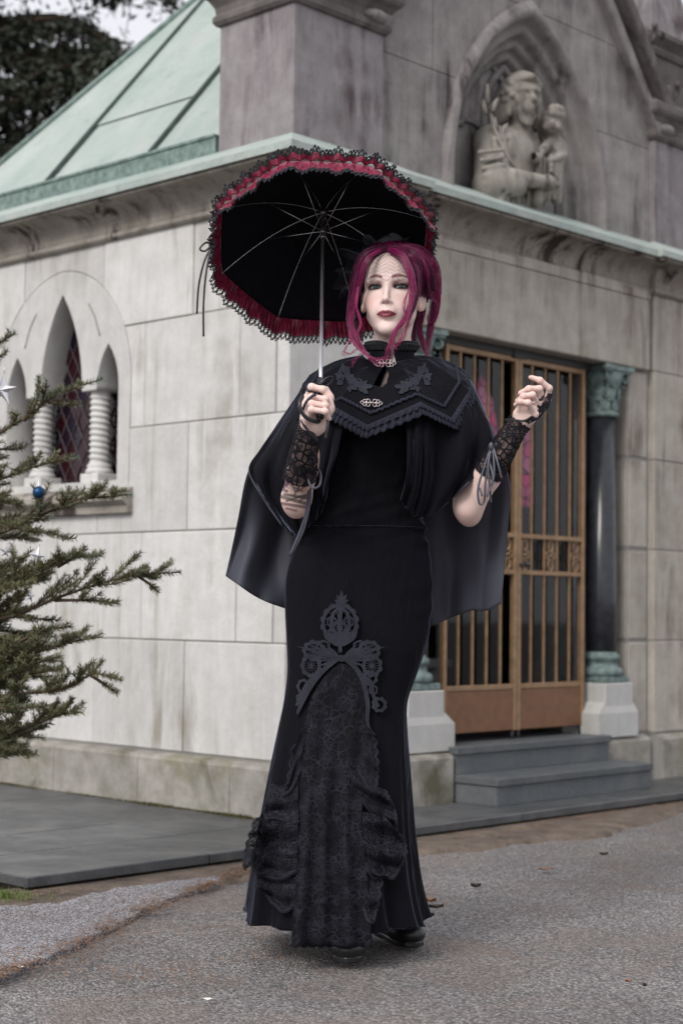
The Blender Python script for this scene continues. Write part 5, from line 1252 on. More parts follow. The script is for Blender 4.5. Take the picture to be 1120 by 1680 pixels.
for x, Y in ((683, 4.035), (688, 4.055), (692, 4.075), (694, 4.095)): L([(648, 410, 4.065), (674, 418, Y - .015), (x, 442, Y), (x + 3, 464, Y + .015), (x + 5, 480, Y + .045), (704, 492, 4.15)], [.006, .010, .012, .011, .008, .004], 110, wave=.004, hi=.7)
# side and back volume, ear left free
L([(642, 407, 4.075), (676, 412, 4.06), (697, 434, 4.075), (707, 462, 4.11), (712, 488, 4.15)], [.006, .012, .013, .011, .008], 260, lo=0, hi=.8, wave=.005)
L([(646, 405, 4.09), (688, 412, 4.10), (710, 440, 4.13), (716, 478, 4.16), (710, 516, 4.17), (704, 548, 4.17), (699, 580, 4.15)], [.006, .012, .013, .011, .008, .006, .003], 240, lo=.1, wave=.006)
L([(700, 430, 4.12), (717, 462, 4.14), (720, 498, 4.15), (713, 528, 4.16), (702, 527, 4.16), (703, 510, 4.16)], [.005, .006, .005, .003, .002, .001], 50, wave=.003, lo=.3)
L([(690, 468, 4.19), (692, 510, 4.19), (688, 540, 4.18), (694, 566, 4.15), (703, 588, 4.14)], [.004, .007, .007, .005, .002], 100, lo=.3, wave=.006)
L([(676, 470, 4.20), (682, 515, 4.20), (678, 550, 4.19), (685, 578, 4.17)], [.004, .008, .007, .004], 90, lo=.1, hi=.8, wave=.006)
L([(600, 440, 4.12), (584, 470, 4.13), (577, 510, 4.14), (584, 548, 4.13)], [.012, .012, .010, .005], 150, lo=0, hi=.4)
for k in range(16):                                    # flyaways
    x, y = rng.uniform(600, 712), rng.uniform(405, 440); L([(x, y, 4.09), (x + rng.uniform(-10, 14), y - rng.uniform(2, 12), 4.09), (x + rng.uniform(-10, 26), y + rng.uniform(-12, 14), 4.1)], [.003, .003, .003], 3, .0004, .004, .3)
for k in range(10):
    L([(702, 430 + 6 * k, 4.12), (714 + rng.uniform(-2, 5), 440 + 7 * k, 4.13), (712 + rng.uniform(-6, 8), 456 + 8 * k, 4.14)], [.003, .003, .002], 4, .0004, .004, .4)
# twisted knot at the back of the crown
for k in range(7):
    a0 = k * .9; L([hw(0.03 + .035 * math.cos(a0 + t), -0.10 - .01 * math.sin(t), 0.075 + .03 * math.sin(a0 + t)) for t in np.linspace(0, 2.6, 6)], [.006, .009, .010, .009, .007, .003], 90, wave=.003, world=True, lo=0, hi=.9)
me = mesh_np(np.concatenate(HV), np.concatenate(HFc)); ca = me.color_attributes.new('strand', 'FLOAT_COLOR', 'POINT'); cc4 = np.concatenate(HC); ca.data.foreach_set('color', np.c_[cc4, np.ones(len(cc4))].astype(np.float32).ravel())
hair = link('hair', me, person, M_hair); tag(hair, 'magenta hair pinned up with loose strands across the face')
cm = cap_mesh().build('hair_roots', simple('hair_roots', (0.06, 0.005, 0.032, 1), 0.5), hair)

# ================================================================ net veil and hat
M_thread = simple('black_net', (0.012, 0.012, 0.018, 1), 0.6)
def net(fn, nu, nv, r, m, nodes=0.0):
    """diamond net on a parametric patch fn(u, v)"""
    P = {}
    for i in range(nu + 1):
        for j in range(nv + 1):
            if (i + j) % 2 == 0: P[i, j] = np.array(fn(i / nu, j / nv))
    for (i, j), p in P.items():
        for dj in (-1, 1):
            q = P.get((i + 1, j + dj))
            if q is not None: m.tube([p, q], r, 3, False, False)
        if nodes: m.ball(p, nodes, 5, 3)
def veil(u, v):
    az = math.radians(-78 + 142 * u); z = 0.118 - (0.107 + 0.006 * math.cos(u * 34)) * v ** .9 - 0.02 * abs(u - .5) * (1 - v)
    y = 0.006 + (0.047 + 0.050 * v ** .6) * math.cos(az * .75) ** .8; x = (0.052 + 0.032 * v ** .5) * math.sin(az)
    return H0 + HX * x + HF * y + HZ * z - PO
m = MB(); net(veil, 40, 19, 0.00019, m, 0.0008)
m.tube([veil(u, 1) for u in np.linspace(0, 1, 90)], 0.00028, 4)
hat = empty('veil_hat', (0, 0, 0), 0, person); m.build('face_veil', M_thread, hat)
def puff(u, v):                                       # bunched tulle standing up on the left of the crown
    a = math.radians(150 - 175 * u); rr = 0.03 + 0.085 * v * (1 + .12 * math.sin(u * 23) + .10 * math.sin(u * 51 + v * 5)); c = hw(-0.035, -0.005, 0.062)
    return c + HX * (rr * math.cos(a) * 1.05) + HZ * (rr * math.sin(a) * .62 + 0.012) + HF * (0.02 - .05 * v + .02 * math.sin(u * 30)) - PO
m = MB(); net(puff, 120, 22, 0.0003, m)
def puff2(u, v):
    a = math.radians(215 - 140 * u); rr = 0.02 + 0.085 * v * (1 + .15 * math.sin(u * 31 + 2)); c = hw(-0.05, 0.0, 0.055)
    return c + HX * (rr * math.cos(a)) + HZ * (rr * math.sin(a) * .8) + HF * (-.01 - .04 * v + .02 * math.sin(u * 26)) - PO
net(puff2, 110, 20, 0.0003, m); m.build('tulle_puff', simple('navy_tulle', (0.02, 0.022, 0.032, 1), 0.6), hat)
m = MB(); G = []
for i in range(9):
    G.append([hw(-0.02 + (0.012 + .006 * i) * math.cos(a) * (1 + .12 * math.sin(7 * a + i)), -0.02 + .028 * math.sin(a), 0.122 + .012 * math.sin(a * 5 + i) * i / 8 + 0.003 * i) - PO for a in np.linspace(0, 2 * math.pi, 50)[:-1]])
m.grid(G, True); m.build('hat_base', M_thread, hat)
# ================================================================ clothes
from mathutils.bvhtree import BVHTree
def velvet(name, base, sheen, fold=(1, 1, 1), tint=(0.48, 0.54, 0.78, 1)):
    t = NT(name); t.set(Base_Color=base, Roughness=0.85); t.b.inputs['Specular IOR Level'].default_value = 0.12
    t.b.inputs['Sheen Weight'].default_value = sheen; t.b.inputs['Sheen Roughness'].default_value = 0.26; t.b.inputs['Sheen Tint'].default_value = tint
    b = t.bump(t.noise(9, 4, .55, t.mapv(fold), .6), 0.7, 0.02); t.bump(t.noise(900, 2, .5), 0.10, 0.001, b); return t.m
M_velvet = velvet('black_velvet', (0.0045, 0.0045, 0.007, 1), 0.38, (1.6, 1.6, .5))
def satin():
    t = NT('slate_lining'); t.set(Base_Color=(0.048, 0.050, 0.066, 1), Roughness=0.55); t.b.inputs['Specular IOR Level'].default_value = 0.25
    t.bump(t.noise(7, 3, .5, t.mapv((1, 1, .4))), 0.2, 0.01); return t.m
M_satin = satin()
def lace_mat(name, c_thread, c_gap, scale, alpha_gap=0.0, edge=0.12):
    """lace: flower-like cells of thread; alpha_gap > 0 leaves open holes"""
    t = NT(name); v = t.mapv((1, 1, 1), 'UV')
    f1 = t.voro(scale, v); e1 = t.voro(scale, v, 'DISTANCE_TO_EDGE'); e2 = t.voro(scale * 3.1, v, 'DISTANCE_TO_EDGE')
    rings = t.math('ABSOLUTE', t.math('SINE', t.math('MULTIPLY', f1, 17.0)))
    th = t.math('MAXIMUM', t.ramp(e1, [(edge * .5, 1.0), (edge, 0.0)]), t.math('MULTIPLY', t.ramp(rings, [(0.45, 0.0), (0.7, 1.0)]), t.ramp(f1, [(0.35, 1.0), (0.55, 0.0)])))
    th = t.math('MAXIMUM', th, t.ramp(e2, [(0.03, 0.8), (0.07, 0.0)]))
    mod = t.ramp(t.noise(scale * .35, 3, .6, v), [(0.4, 0.25), (0.62, 1.0)]); th2 = t.math('MULTIPLY', th, mod)
    t.set(Base_Color=t.mix(th2, c_gap, c_thread), Roughness=0.8); t.b.inputs['Specular IOR Level'].default_value = 0.15
    if alpha_gap: t.set(Alpha=t.math('MAXIMUM', th, 1 - alpha_gap))
    t.bump(th2, 0.5, 0.002); return t.m
M_lacefab = lace_mat('black_lace_cloth', (0.020, 0.0205, 0.029, 1), (0.002, 0.002, 0.003, 1), 52)
M_lacesheer = lace_mat('sheer_black_lace', (0.026, 0.0265, 0.036, 1), (0.004, 0.004, 0.006, 1), 58, 0.45, 0.14)
M_gui2 = simple('lace_edge_thread', (0.030, 0.031, 0.042, 1), 0.8, 0.0, 0.2)
M_laceopen = lace_mat('open_black_lace', (0.018, 0.017, 0.023, 1), (0.006, 0.0055, 0.008, 1), 62, 0.75, 0.2)
M_slate = simple('slate_trim', (0.024, 0.0255, 0.040, 1), 0.8, 0.0, 0.2, bump=(400, 0.5), vary=0.25)
M_black = simple('black_ribbon', (0.018, 0.018, 0.024, 1), 0.35)
M_leather = simple('black_leather', (0.012, 0.012, 0.014, 1), 0.32, bump=(160, 0.15))
M_pewter = simple('pewter_clasp', (0.60, 0.52, 0.52, 1), 0.35, 0.85)

def sheet(rows, nu, nv, name, mat, parent, inner=None, th=0.003, drop=None, uvs=(1, 1), wrinkle=0.0, seed=0, pleat=(0, 0), lin=False):
    """smooth sheet through a lattice of (px, py, depth) points"""
    A = np.array([[at(*p) for p in r] for r in rows]); A = np.array([np.stack([np.interp(np.linspace(0, len(r) - 1, nu), np.arange(len(r)), r[:, c]) for c in range(3)], 1) if lin else spline(r, nu) for r in A]); A = np.array([spline(A[:, j], nv) for j in range(nu)]).transpose(1, 0, 2)
    if wrinkle:
        for i in range(nv):
            for j in range(nu):
                p = A[i, j]; A[i, j, 1] += wrinkle * mnoise.noise((p[0] * 22 + seed, p[2] * 5, seed * 1.7)) * min(1, i / nv * 3)
    if pleat[0]:
        for i in range(nv):
            for j in range(nu):
                u, v = j / (nu - 1), i / (nv - 1); ph = 6.283 * pleat[0] * u + seed + 1.6 * mnoise.noise((u * 3, v * 1.5, seed)); A[i, j, 1] -= pleat[1] * (abs(math.sin(ph * .5)) ** 1.5 - .5) * min(1, v * 1.6)
    f = []; V = A.reshape(-1, 3)
    for i in range(nv - 1):
        for j in range(nu - 1):
            q = (i * nu + j, i * nu + j + 1, (i + 1) * nu + j + 1, (i + 1) * nu + j)
            if drop is not None:
                c = V[list(q)].mean(0); d = CM @ (c - CAM); 
                if drop(560 + F_PX * d[0] / d[2], 840 + F_PX * d[1] / d[2]): continue
            f.append(q)
    me = mesh_from(V - PO, f, True); uv = me.uv_layers.new(name='UVMap'); L = np.array([l.vertex_index for l in me.loops]); uvc = np.stack([(L % nu) / (nu - 1) * uvs[0], (L // nu) / (nv - 1) * uvs[1]], 1); uv.data.foreach_set('uv', uvc.astype(np.float32).ravel())
    o = link(name, me, parent, mat)
    if th:
        m_ = solidify(o, th, 0.0).modifiers[-1]
        if inner: me.materials.append(inner); m_.material_offset = 1; m_.material_offset_rim = 0
    return o, A
def cloth_uv_flip(o):
    o.data.flip_normals(); return o

# ---- bodice and mermaid skirt
prof = [  # py, left px, right px, depth centre, half depth
    (648, 560, 705, 4.14, .082), (690, 546, 712, 4.14, .105), (730, 538, 708, 4.14, .112), (770, 530, 700, 4.145, .098), (812, 517, 690, 4.15, .086), (845, 506, 692, 4.155, .090), (890, 488, 702, 4.16, .100),
    (945, 468, 711, 4.165, .108), (1000, 467, 709, 4.165, .106), (1055, 470, 701, 4.16, .098), (1105, 472, 684, 4.155, .090), (1150, 466, 666, 4.155, .088), (1200, 455, 667, 4.16, .096), (1270, 441, 671, 4.165, .110),
    (1350, 427, 675, 4.185, .143), (1430, 414, 682, 4.215, .185), (1480, 407, 691, 4.24, .215), (1514, 402, 702, 4.26, .242)]
pr_np = np.array(prof, float); NR, NPH = 110, 168
rows_y = np.concatenate([np.linspace(648, 900, 46), np.linspace(905, 1514, 64)])
pi = np.stack([np.interp(rows_y, pr_np[:, 0], pr_np[:, k]) for k in range(5)], 1)
for _ in range(3): pi[1:-1, 1:] = .25 * pi[:-2, 1:] + .5 * pi[1:-1, 1:] + .25 * pi[2:, 1:]
def skirt_pt(py, xl, xr, Yc, b, ph):
    a = at(xl, py, Yc); c = at(xr, py, Yc); cx = (a[0] + c[0]) / 2; A = (c[0] - a[0]) / 2; z = (a[2] + c[2]) / 2
    ct, st = math.cos(ph), math.sin(ph); n = 2.25; x = math.copysign(abs(ct) ** (2 / n), ct); y = math.copysign(abs(st) ** (2 / n), st)
    k = np.clip((py - 1140) / 380, 0, 1); fold = 1 + k ** .9 * (0.050 * math.sin(9 * ph + .6) + 0.030 * math.sin(17 * ph + 1.3) + .015 * math.sin(29 * ph))
    w = math.exp(-((py - 850) / 45) ** 2); fold += 0.026 * w * math.sin((py + 34 * math.cos(ph + .4)) * .24) + .016 * w * math.sin((py - 46 * ct) * .17 + 2)
    w2 = math.exp(-((py - 980) / 40) ** 2) * max(0, ct) ** 1.5; fold += 0.018 * w2 * math.sin((py + 18 * st) * .16)
    if py < 840: fold += (0.022 * abs(math.sin(7 * ph + 1.2 * math.sin(py * .02))) + .012 * math.sin(19 * ph + py * .02)) * min(1, (840 - py) / 80) * max(0, -math.sin(ph))
    return np.array([cx + A * x * fold, Yc + b * y * fold, z])
def loft(i0, i1): return [[skirt_pt(*pi[i], -math.pi / 2 + 2 * math.pi * j / NPH) - PO for j in range(NPH)] for i in range(i0, i1)]
ib = int(np.searchsorted(rows_y, 862))
m = MB(); m.grid(loft(0, ib + 2), True); bodice = m.build('bodice', M_velvet, person); subsurf(bodice, 1)
m = MB(); G = loft(ib, NR)
for j in range(NPH):                                    # dipping hem in front, trailing sides
    ph = -math.pi / 2 + 2 * math.pi * j / NPH; G[-1][j][2] = 0.078 + .008 * math.sin(5 * ph) - .02 * max(0, math.sin(ph))
m.grid(G, True); skirt = m.build('skirt', M_velvet, person); tag(skirt, 'black velvet mermaid skirt with lace panel'); subsurf(skirt, 1)
# waist seam piping and godet seams
wb = MB(); wb.tube([skirt_pt(*pi[ib], a) - PO + np.array([0, -.002 * math.sin(a) * -1, .0]) for a in np.linspace(0, 2 * math.pi, 90)], 0.0022, 5); wb.build('waist_seam', M_velvet, skirt)
def bvh_of(objs):
    dg = bpy.context.evaluated_depsgraph_get(); V, F = [], []
    for o in objs:
        e = o.evaluated_get(dg); me = e.to_mesh(); b = len(V); V += [tuple(np.array(v.co) + PO) for v in me.vertices]; F += [tuple(b + i for i in p.vertices) for p in me.polygons]; e.to_mesh_clear()
    return BVHTree.FromPolygons(V, F)
def drape_at(bvh, px, py, off, fallback=4.05):
    d = ray(px, py); d = d / np.linalg.norm(d); h = bvh.ray_cast(V3(CAM), V3(d))
    p = np.array(h[0]) if h[0] is not None else at(px, py, fallback); return p - d * off - PO
def appl(loops, bvh, off, th, name, mat, parent, fall=4.05, bev=0.0, grid=None):
    """flat ornament drawn in picture units and laid on the cloth behind it"""
    me = fill2d([[(x, -y) for x, y in lp] for lp in loops], 2.0, bev)
    n = len(me.vertices); co = np.empty(n * 3, np.float32); me.vertices.foreach_get('co', co); co = co.reshape(-1, 3)
    out = np.array([drape_at(bvh, c[0], -c[1], off + th * (0.5 + 0.5 * c[2]), fall) for c in co]); me.vertices.foreach_set('co', out.astype(np.float32).ravel()); me.update()
    return link(name, me, parent, mat)
B_sk = bvh_of([skirt, bodice])

# ---- sheer lace front panel and cascades
def panel_edge(py): return (np.interp(py, [1088, 1105, 1140, 1180, 1260, 1400, 1480, 1555], [556, 535, 512, 500, 491, 486, 481, 478]), np.interp(py, [1088, 1105, 1140, 1180, 1260, 1350, 1450, 1555], [566, 590, 601, 606, 598, 592, 604, 612]))
G = []; UVr = []
for i, py in enumerate(np.linspace(1088, 1552, 60)):
    xl, xr = panel_edge(py); row = []
    for j in range(49):
        u = j / 48; px = xl + (xr - xl) * u; k = np.clip((py - 1088) / 300, 0, 1); yy = py + (3 * abs(math.sin(u * 30)) if i == 59 else 0)
        p = drape_at(B_sk, px, min(yy, 1500), 0.008 + .012 * k * (1 + math.sin(u * 21 + .004 * py)) * .5, 4.02)
        if yy > 1500: p[2] = max(at(px, yy, 4.15 + p[1])[2], .006)
        row.append(p)
    G.append(row)
def uv_grid(me, a, b, su, sv):
    uv = me.uv_layers.new(name='UVMap'); L = np.empty(len(me.loops), np.int32); me.loops.foreach_get('vertex_index', L); uv.data.foreach_set('uv', np.stack([(L % b) / (b - 1) * su, (L // b) / (a - 1) * sv], 1).astype(np.float32).ravel())
m = MB(); m.grid(G); me = m.mesh(); uv_grid(me, 60, 49, .17, .68); lp_ = link('lace_panel', me, skirt, M_lacefab)
solidify(lp_, 0.0012)
def cascade(rows, name='lace_frill', n=(34, 40), su=.15, sv=.5, amp=0.014, fr=6, seed=1):
    A = np.array([[(*p,) for p in r] for r in rows], float); A = np.array([spline(r, n[0]) for r in A]); A = np.array([spline(A[:, j], n[1]) for j in range(n[0])]).transpose(1, 0, 2); G = []
    for i in range(n[1]):
        row = []
        for j in range(n[0]):
            u = j / (n[0] - 1); px, py = A[i, j, :2]; sc = (3.0 * abs(math.sin(i * .9)) + 2 * abs(math.sin(i * 2.3))) * max(0, u - .9) * 10
            base = drape_at(B_sk, min(max(px, 412), 690), min(py, 1505), 0.0, 4.04); dxy = 0
            out = base.copy(); w = at(px + sc * (1 if rows[0][-1][0] > rows[0][0][0] else -1), py, 4.05) - PO
            out[0], out[2] = w[0], max(w[2], .01); out[1] = min(base[1], 0.0) - 0.012 - amp * (1 + math.sin(fr * (i / n[1]) * 6.28 + 2.5 * u + seed)) * (0.25 + .75 * u)
            row.append(out)
        G.append(row)
    m = MB(); m.grid(G); me = m.mesh(); uv_grid(me, n[1], n[0], su, sv); o = link(name, me, skirt, M_lacesheer)
    ed = [G[i][-1] for i in range(n[1])] + [G[-1][j] for j in range(n[0] - 2, -1, -1)]; mm = MB(); E3 = spline(ed, len(ed) * 3)
    mm.tube([p + np.array([0, -.002, 0]) for p in E3], .0011, 4)
    for p in E3[::2]: mm.tube([p + np.array([.0032 * math.cos(t), -.002, -.002 + .0032 * math.sin(t)]) for t in np.linspace(0, 6.283, 7)], .0006, 3)
    mm.build('frill_edging', M_gui2, o); return o
cascade([[(503, 1182), (496, 1195), (484, 1222)], [(498, 1220), (486, 1245), (474, 1288)], [(492, 1262), (480, 1290), (468, 1305)]], n=(24, 26), seed=0, amp=.008, fr=2)
cascade([[(490, 1270), (468, 1282), (446, 1290)], [(489, 1310), (462, 1325), (437, 1336)], [(490, 1345), (466, 1352), (446, 1348)]], seed=2, fr=2)
cascade([[(490, 1322), (455, 1330), (424, 1338)], [(489, 1365), (450, 1378), (406, 1395)], [(488, 1400), (446, 1410), (410, 1424)], [(487, 1425), (456, 1440), (430, 1436)]], seed=4, fr=2.5, amp=.018)
cascade([[(488, 1395), (462, 1400), (436, 1404)], [(487, 1440), (458, 1452), (424, 1452)], [(484, 1482), (466, 1492), (448, 1480)]], seed=5, fr=2, amp=.014)
cascade([[(601, 1192), (610, 1198), (612, 1210)], [(596, 1225), (606, 1240), (616, 1262)], [(586, 1262), (600, 1285), (612, 1300)]], n=(24, 26), seed=1, amp=.008, fr=2)
cascade([[(570, 1252), (600, 1272), (628, 1296)], [(578, 1285), (612, 1310), (644, 1330)], [(592, 1310), (622, 1345), (648, 1362)]], seed=3, fr=2)
cascade([[(594, 1330), (630, 1340), (655, 1368)], [(592, 1362), (630, 1384), (662, 1398)], [(596, 1395), (622, 1420), (646, 1434)], [(600, 1420), (612, 1436), (624, 1436)]], seed=6, fr=2.5, amp=.018)
cascade([[(600, 1408), (612, 1412), (626, 1420)], [(600, 1450), (608, 1470), (616, 1478)], [(596, 1485), (602, 1502), (608, 1506)]], n=(24, 26), seed=7, fr=2, amp=.01)

# ---- guipure appliqué on the skirt: drawn as petals, rings and stems
def petal(cx, cy, L, w, a, n=9):
    d = np.array([math.sin(a), -math.cos(a)]); s = np.array([d[1], -d[0]]); P = []
    for sg in (1, -1):
        for i in range(n):
            u = i / (n - 1) if sg == 1 else 1 - i / (n - 1); ww = w * math.sin(math.pi * u ** .8) * sg; P.append(tuple(np.array([cx, cy]) + d * L * u + s * ww))
    return P[:-1]
def ringloop(cx, cy, rx, ry, wv, n=40, k=9): return [(cx + (rx + wv * abs(math.sin(k * t / 2))) * math.cos(t), cy + (ry + wv * abs(math.sin(k * t / 2))) * math.sin(t)) for t in np.linspace(0, 2 * math.pi, n, endpoint=False)]
def ring2(cx, cy, rx, ry, w, wv=1.5, k=9): return [ringloop(cx, cy, rx, ry, wv, 44, k), ringloop(cx, cy, rx - w, ry - w, 0, 30, k)]
def band(pts, w, n=30):
    P = spline([(x, y, 0) for x, y in pts], n)[:, :2]; T = np.gradient(P, axis=0); T /= np.linalg.norm(T, axis=1, keepdims=True); N = np.stack([-T[:, 1], T[:, 0]], 1); ww = np.interp(np.linspace(0, 1, n), np.linspace(0, 1, len(w)), w)[:, None] if hasattr(w, '__len__') else w
    return [tuple(p) for p in P + N * ww] + [tuple(p) for p in (P - N * ww)[::-1]]
M_gui = simple('slate_guipure', (0.028, 0.029, 0.040, 1), 0.8, 0.0, 0.2, bump=(500, .6), vary=.3)
app = empty('lace_applique', (0, 0, 0), 0, skirt)
pieces = []
for a, L_ in ((-1.1, 13), (-.5, 17), (0, 22), (.5, 17), (1.1, 13)): pieces.append([petal(560, 990, L_, 3.2, a)])
pieces += [ring2(557, 1022, 29, 31, 4.5, 3.5, 14), ring2(556, 1040, 17, 20, 3, 1, 8)]
for a, L_ in ((0, 30), (-.45, 30), (.45, 30), (-.9, 27), (.9, 27)): pieces.append([petal(557, 1052, L_, 2.8, a)])
for s in (-1, 1):
    c = 560
    pieces += [ring2(c + s * 45, 1067, 17, 15, 4, 3, 9), ring2(c + s * 50, 1092, 15, 17, 4, 3, 9), ring2(c + s * 30, 1060, 11, 9, 2.5, 1, 6)]
    for a, L_, w in ((1.30, 74, 3.6), (1.16, 56, 2.6), (1.46, 64, 3.0), (1.66, 52, 2.6), (1.92, 40, 2.6), (1.0, 42, 2.4), (.80, 34, 2.4)): pieces.append([petal(c + s * 2, 1080, L_, w, s * a)])
    # bands that run down both sides of the panel
    if s < 0: pieces += [[band([(556, 1080), (532, 1098), (510, 1125), (492, 1160), (487, 1172)], [3, 4, 4, 3, 1.5])], [band([(528, 1102), (505, 1120), (490, 1150), (486, 1158)], [2, 3, 3, 2])], ring2(497, 1126, 9, 11, 3, 2, 7), ring2(492, 1145, 6, 7, 2.5, 1, 6)]
    else: pieces += [[band([(564, 1080), (583, 1096), (596, 1120), (603, 1155), (602, 1180), (606, 1195), (615, 1206)], [3, 4, 4, 3.5, 3, 2, 1])], [band([(590, 1105), (606, 1118), (612, 1140), (620, 1160)], [3, 4, 3, 3])], ring2(607, 1112, 11, 11, 3.5, 2.5, 8), ring2(622, 1156, 11, 11, 4, 2.5, 8), ring2(612, 1132, 7, 8, 2.5, 1, 6)]
pieces.append([ringloop(560, 1080, 7, 5, 1)])
pieces += [[band([(559, 985), (558, 1000), (557, 1030), (558, 1070)], [2, 3, 4, 3])]]
for s in (-1, 1): pieces += [[band([(558 + s * 2, 1050), (558 + s * 14, 1030), (558 + s * 12, 1008), (558 + s * 2, 996)], [2, 3, 3, 2])], [band([(558 + s * 4, 1058), (558 + s * 22, 1046), (558 + s * 27, 1026)], [3, 3, 2])], ring2(558 + s * 14, 1020, 8, 9, 2, .6, 6)]
# fine bars inside the rings
for (cx, cy, r) in ((557, 1025, 27), (515, 1067, 14), (605, 1067, 14), (510, 1092, 13), (610, 1092, 13)):
    for k in range(7): a = math.pi * k / 7; pieces.append([band([(cx - r * math.cos(a), cy - r * math.sin(a)), (cx, cy), (cx + r * math.cos(a), cy + r * math.sin(a))], .6, 6)])
for pc in pieces:
    appl(pc, B_sk, 0.012 if True else 0, 0.002, 'motif', M_gui, app)

# ---- cape: back panels with slate lining, front drapes
cape = empty('cape', (0, 0, 0), 0, person); tag(cape, 'hip length black velvet cape lined in slate satin')
o, _ = sheet([[(775, 636, 4.24), (745, 625, 4.26), (700, 625, 4.27), (640, 625, 4.28)],
              [(812, 715, 4.21), (780, 715, 4.25), (730, 715, 4.30), (660, 715, 4.30)],
              [(836, 795, 4.19), (800, 800, 4.22), (745, 800, 4.29), (680, 800, 4.30)],
              [(833, 860, 4.18), (803, 875, 4.20), (755, 880, 4.29), (690, 890, 4.30)],
              [(827, 930, 4.18), (798, 940, 4.20), (768, 945, 4.28), (700, 960, 4.31)],
              [(820, 990, 4.18), (796, 1002, 4.20), (768, 1003, 4.27), (706, 1028, 4.31)]], 44, 60, 'back_panel', M_satin, cape, M_velvet, .004, wrinkle=.02, seed=2, pleat=(2, .02))
o2, _ = sheet([[(497, 636, 4.20), (520, 625, 4.24), (560, 622, 4.27), (620, 622, 4.28)],
               [(450, 705, 4.18), (475, 710, 4.24), (530, 715, 4.29), (600, 715, 4.30)],
               [(409, 772, 4.17), (450, 790, 4.23), (510, 800, 4.29), (580, 800, 4.30)],
               [(392, 850, 4.19), (425, 868, 4.23), (470, 885, 4.27), (540, 885, 4.30)],
               [(379, 910, 4.20), (405, 925, 4.20), (440, 945, 4.25), (510, 960, 4.30)],
               [(370, 945, 4.20), (395, 962, 4.18), (428, 983, 4.22), (480, 1003, 4.30)]], 44, 60, 'back_panel', M_velvet, cape, M_satin, .004, wrinkle=.02, seed=5, pleat=(2, .02))
# front drape over each arm
dR, A_R = sheet([[(640, 648, 4.02), (680, 640, 4.03), (722, 632, 4.06), (765, 622, 4.12), (776, 632, 4.22)],
                 [(664, 695, 3.995), (685, 690, 3.995), (720, 690, 4.025), (788, 678, 4.085), (797, 690, 4.20)],
                 [(668, 745, 3.99), (686, 745, 3.99), (718, 745, 4.025), (795, 722, 4.055), (818, 735, 4.17)],
                 [(664, 790, 4.0), (682, 797, 4.005), (710, 800, 4.03), (775, 770, 4.045), (822, 758, 4.10)],
                 [(656, 822, 4.03), (672, 838, 4.03), (692, 850, 4.05), (745, 815, 4.05), (806, 748, 4.055)]], 60, 56, 'front_drape', M_satin, cape, M_velvet, .004, wrinkle=.02, seed=9, pleat=(5, .022))
dL, A_L = sheet([[(497, 636, 4.19), (512, 628, 4.10), (545, 640, 4.05), (575, 648, 4.03)],
                 [(462, 690, 4.17), (484, 695, 4.07), (530, 700, 4.03), (562, 702, 4.00)],
                 [(428, 738, 4.16), (466, 745, 4.075), (522, 745, 4.05), (552, 748, 4.0)],
                 [(408, 770, 4.13), (458, 795, 4.085), (516, 795, 4.06), (540, 785, 4.03)],
                 [(428, 812, 4.10), (470, 850, 4.09), (510, 838, 4.075), (534, 818, 4.06)],
                 [(462, 862, 4.09), (487, 880, 4.10), (508, 862, 4.09), (526, 842, 4.09)]], 60, 56, 'front_drape', M_satin, cape, M_velvet, .004, wrinkle=.02, seed=4, pleat=(5, .022))

# ---- collar yoke
neck = [(596, 584, 4.16), (597, 586, 4.13), (602, 590, 4.10), (613, 594, 4.08), (634, 596, 4.070), (655, 594, 4.078), (670, 590, 4.095), (679, 586, 4.13), (682, 584, 4.16)]
outer = [(508, 616, 4.20), (495, 642, 4.13), (500, 690, 4.06), (548, 670, 4.00), (602, 700, 3.968), (690, 662, 3.972), (741, 688, 4.02), (770, 643, 4.09), (762, 608, 4.19)]
rows = []
for k in range(5):
    u = k / 4; rows.append([(n_[0] + (o_[0] - n_[0]) * u, n_[1] + (o_[1] - n_[1]) * u - 7 * math.sin(math.pi * u) * (1 if i in (0, 1, 7, 8) else .4), n_[2] + (o_[2] - n_[2]) * u - .020 * math.sin(math.pi * u)) for i, (n_, o_) in enumerate(zip(neck, outer))])
key = [(630, 598), (638, 612), (634, 629), (627, 636), (612, 633), (620, 614)]
def inpoly(x, y, P):
    c = False
    for i in range(len(P)):
        x1, y1 = P[i]; x2, y2 = P[i - 1]
        if (y1 > y) != (y2 > y) and x < (x2 - x1) * (y - y1) / (y2 - y1) + x1: c = not c
    return c
yoke, A_y = sheet(rows, 260, 90, 'yoke', M_velvet, cape, None, .004, drop=lambda x, y: inpoly(x, y, key), lin=True)
B_y = bvh_of([yoke])
edgeP = A_y[-1]                                           # lower edge, world
def frill(edge, w, dirs, name, mat, pleats, depth=0.006, parent=cape, rows_=6, scal=0.002):
    G = []; n = len(edge) * 3; E_ = spline(edge, n); Dn_ = np.array([np.interp(np.linspace(0, 1, n), np.linspace(0, 1, len(dirs)), np.array(dirs)[:, k]) for k in range(3)]).T
    for i in range(rows_):
        u = i / (rows_ - 1); G.append([E_[j] + Dn_[j] * w * (u - .12) + np.array([0, -1, 0]) * (0.004 + depth * (.4 + .6 * u) * math.sin(pleats * 2 * math.pi * j / n + 1.5 * math.sin(j * .13))) + Dn_[j] * scal * math.sin(j * .9) * u - PO for j in range(n)])
    m = MB(); m.grid(G); o = m.build(name, mat, parent); solidify(o, 0.0012); return o
dirs = []
edgeP = edgeP[::2]
for j in range(130):
    t = edgeP[min(j + 2, 129)] - edgeP[max(j - 2, 0)]; inn = A_y[-12][2 * j] - edgeP[j]; d = -inn; d /= np.linalg.norm(d); dirs.append(d * .75 + np.array([0, 0, -.35]))
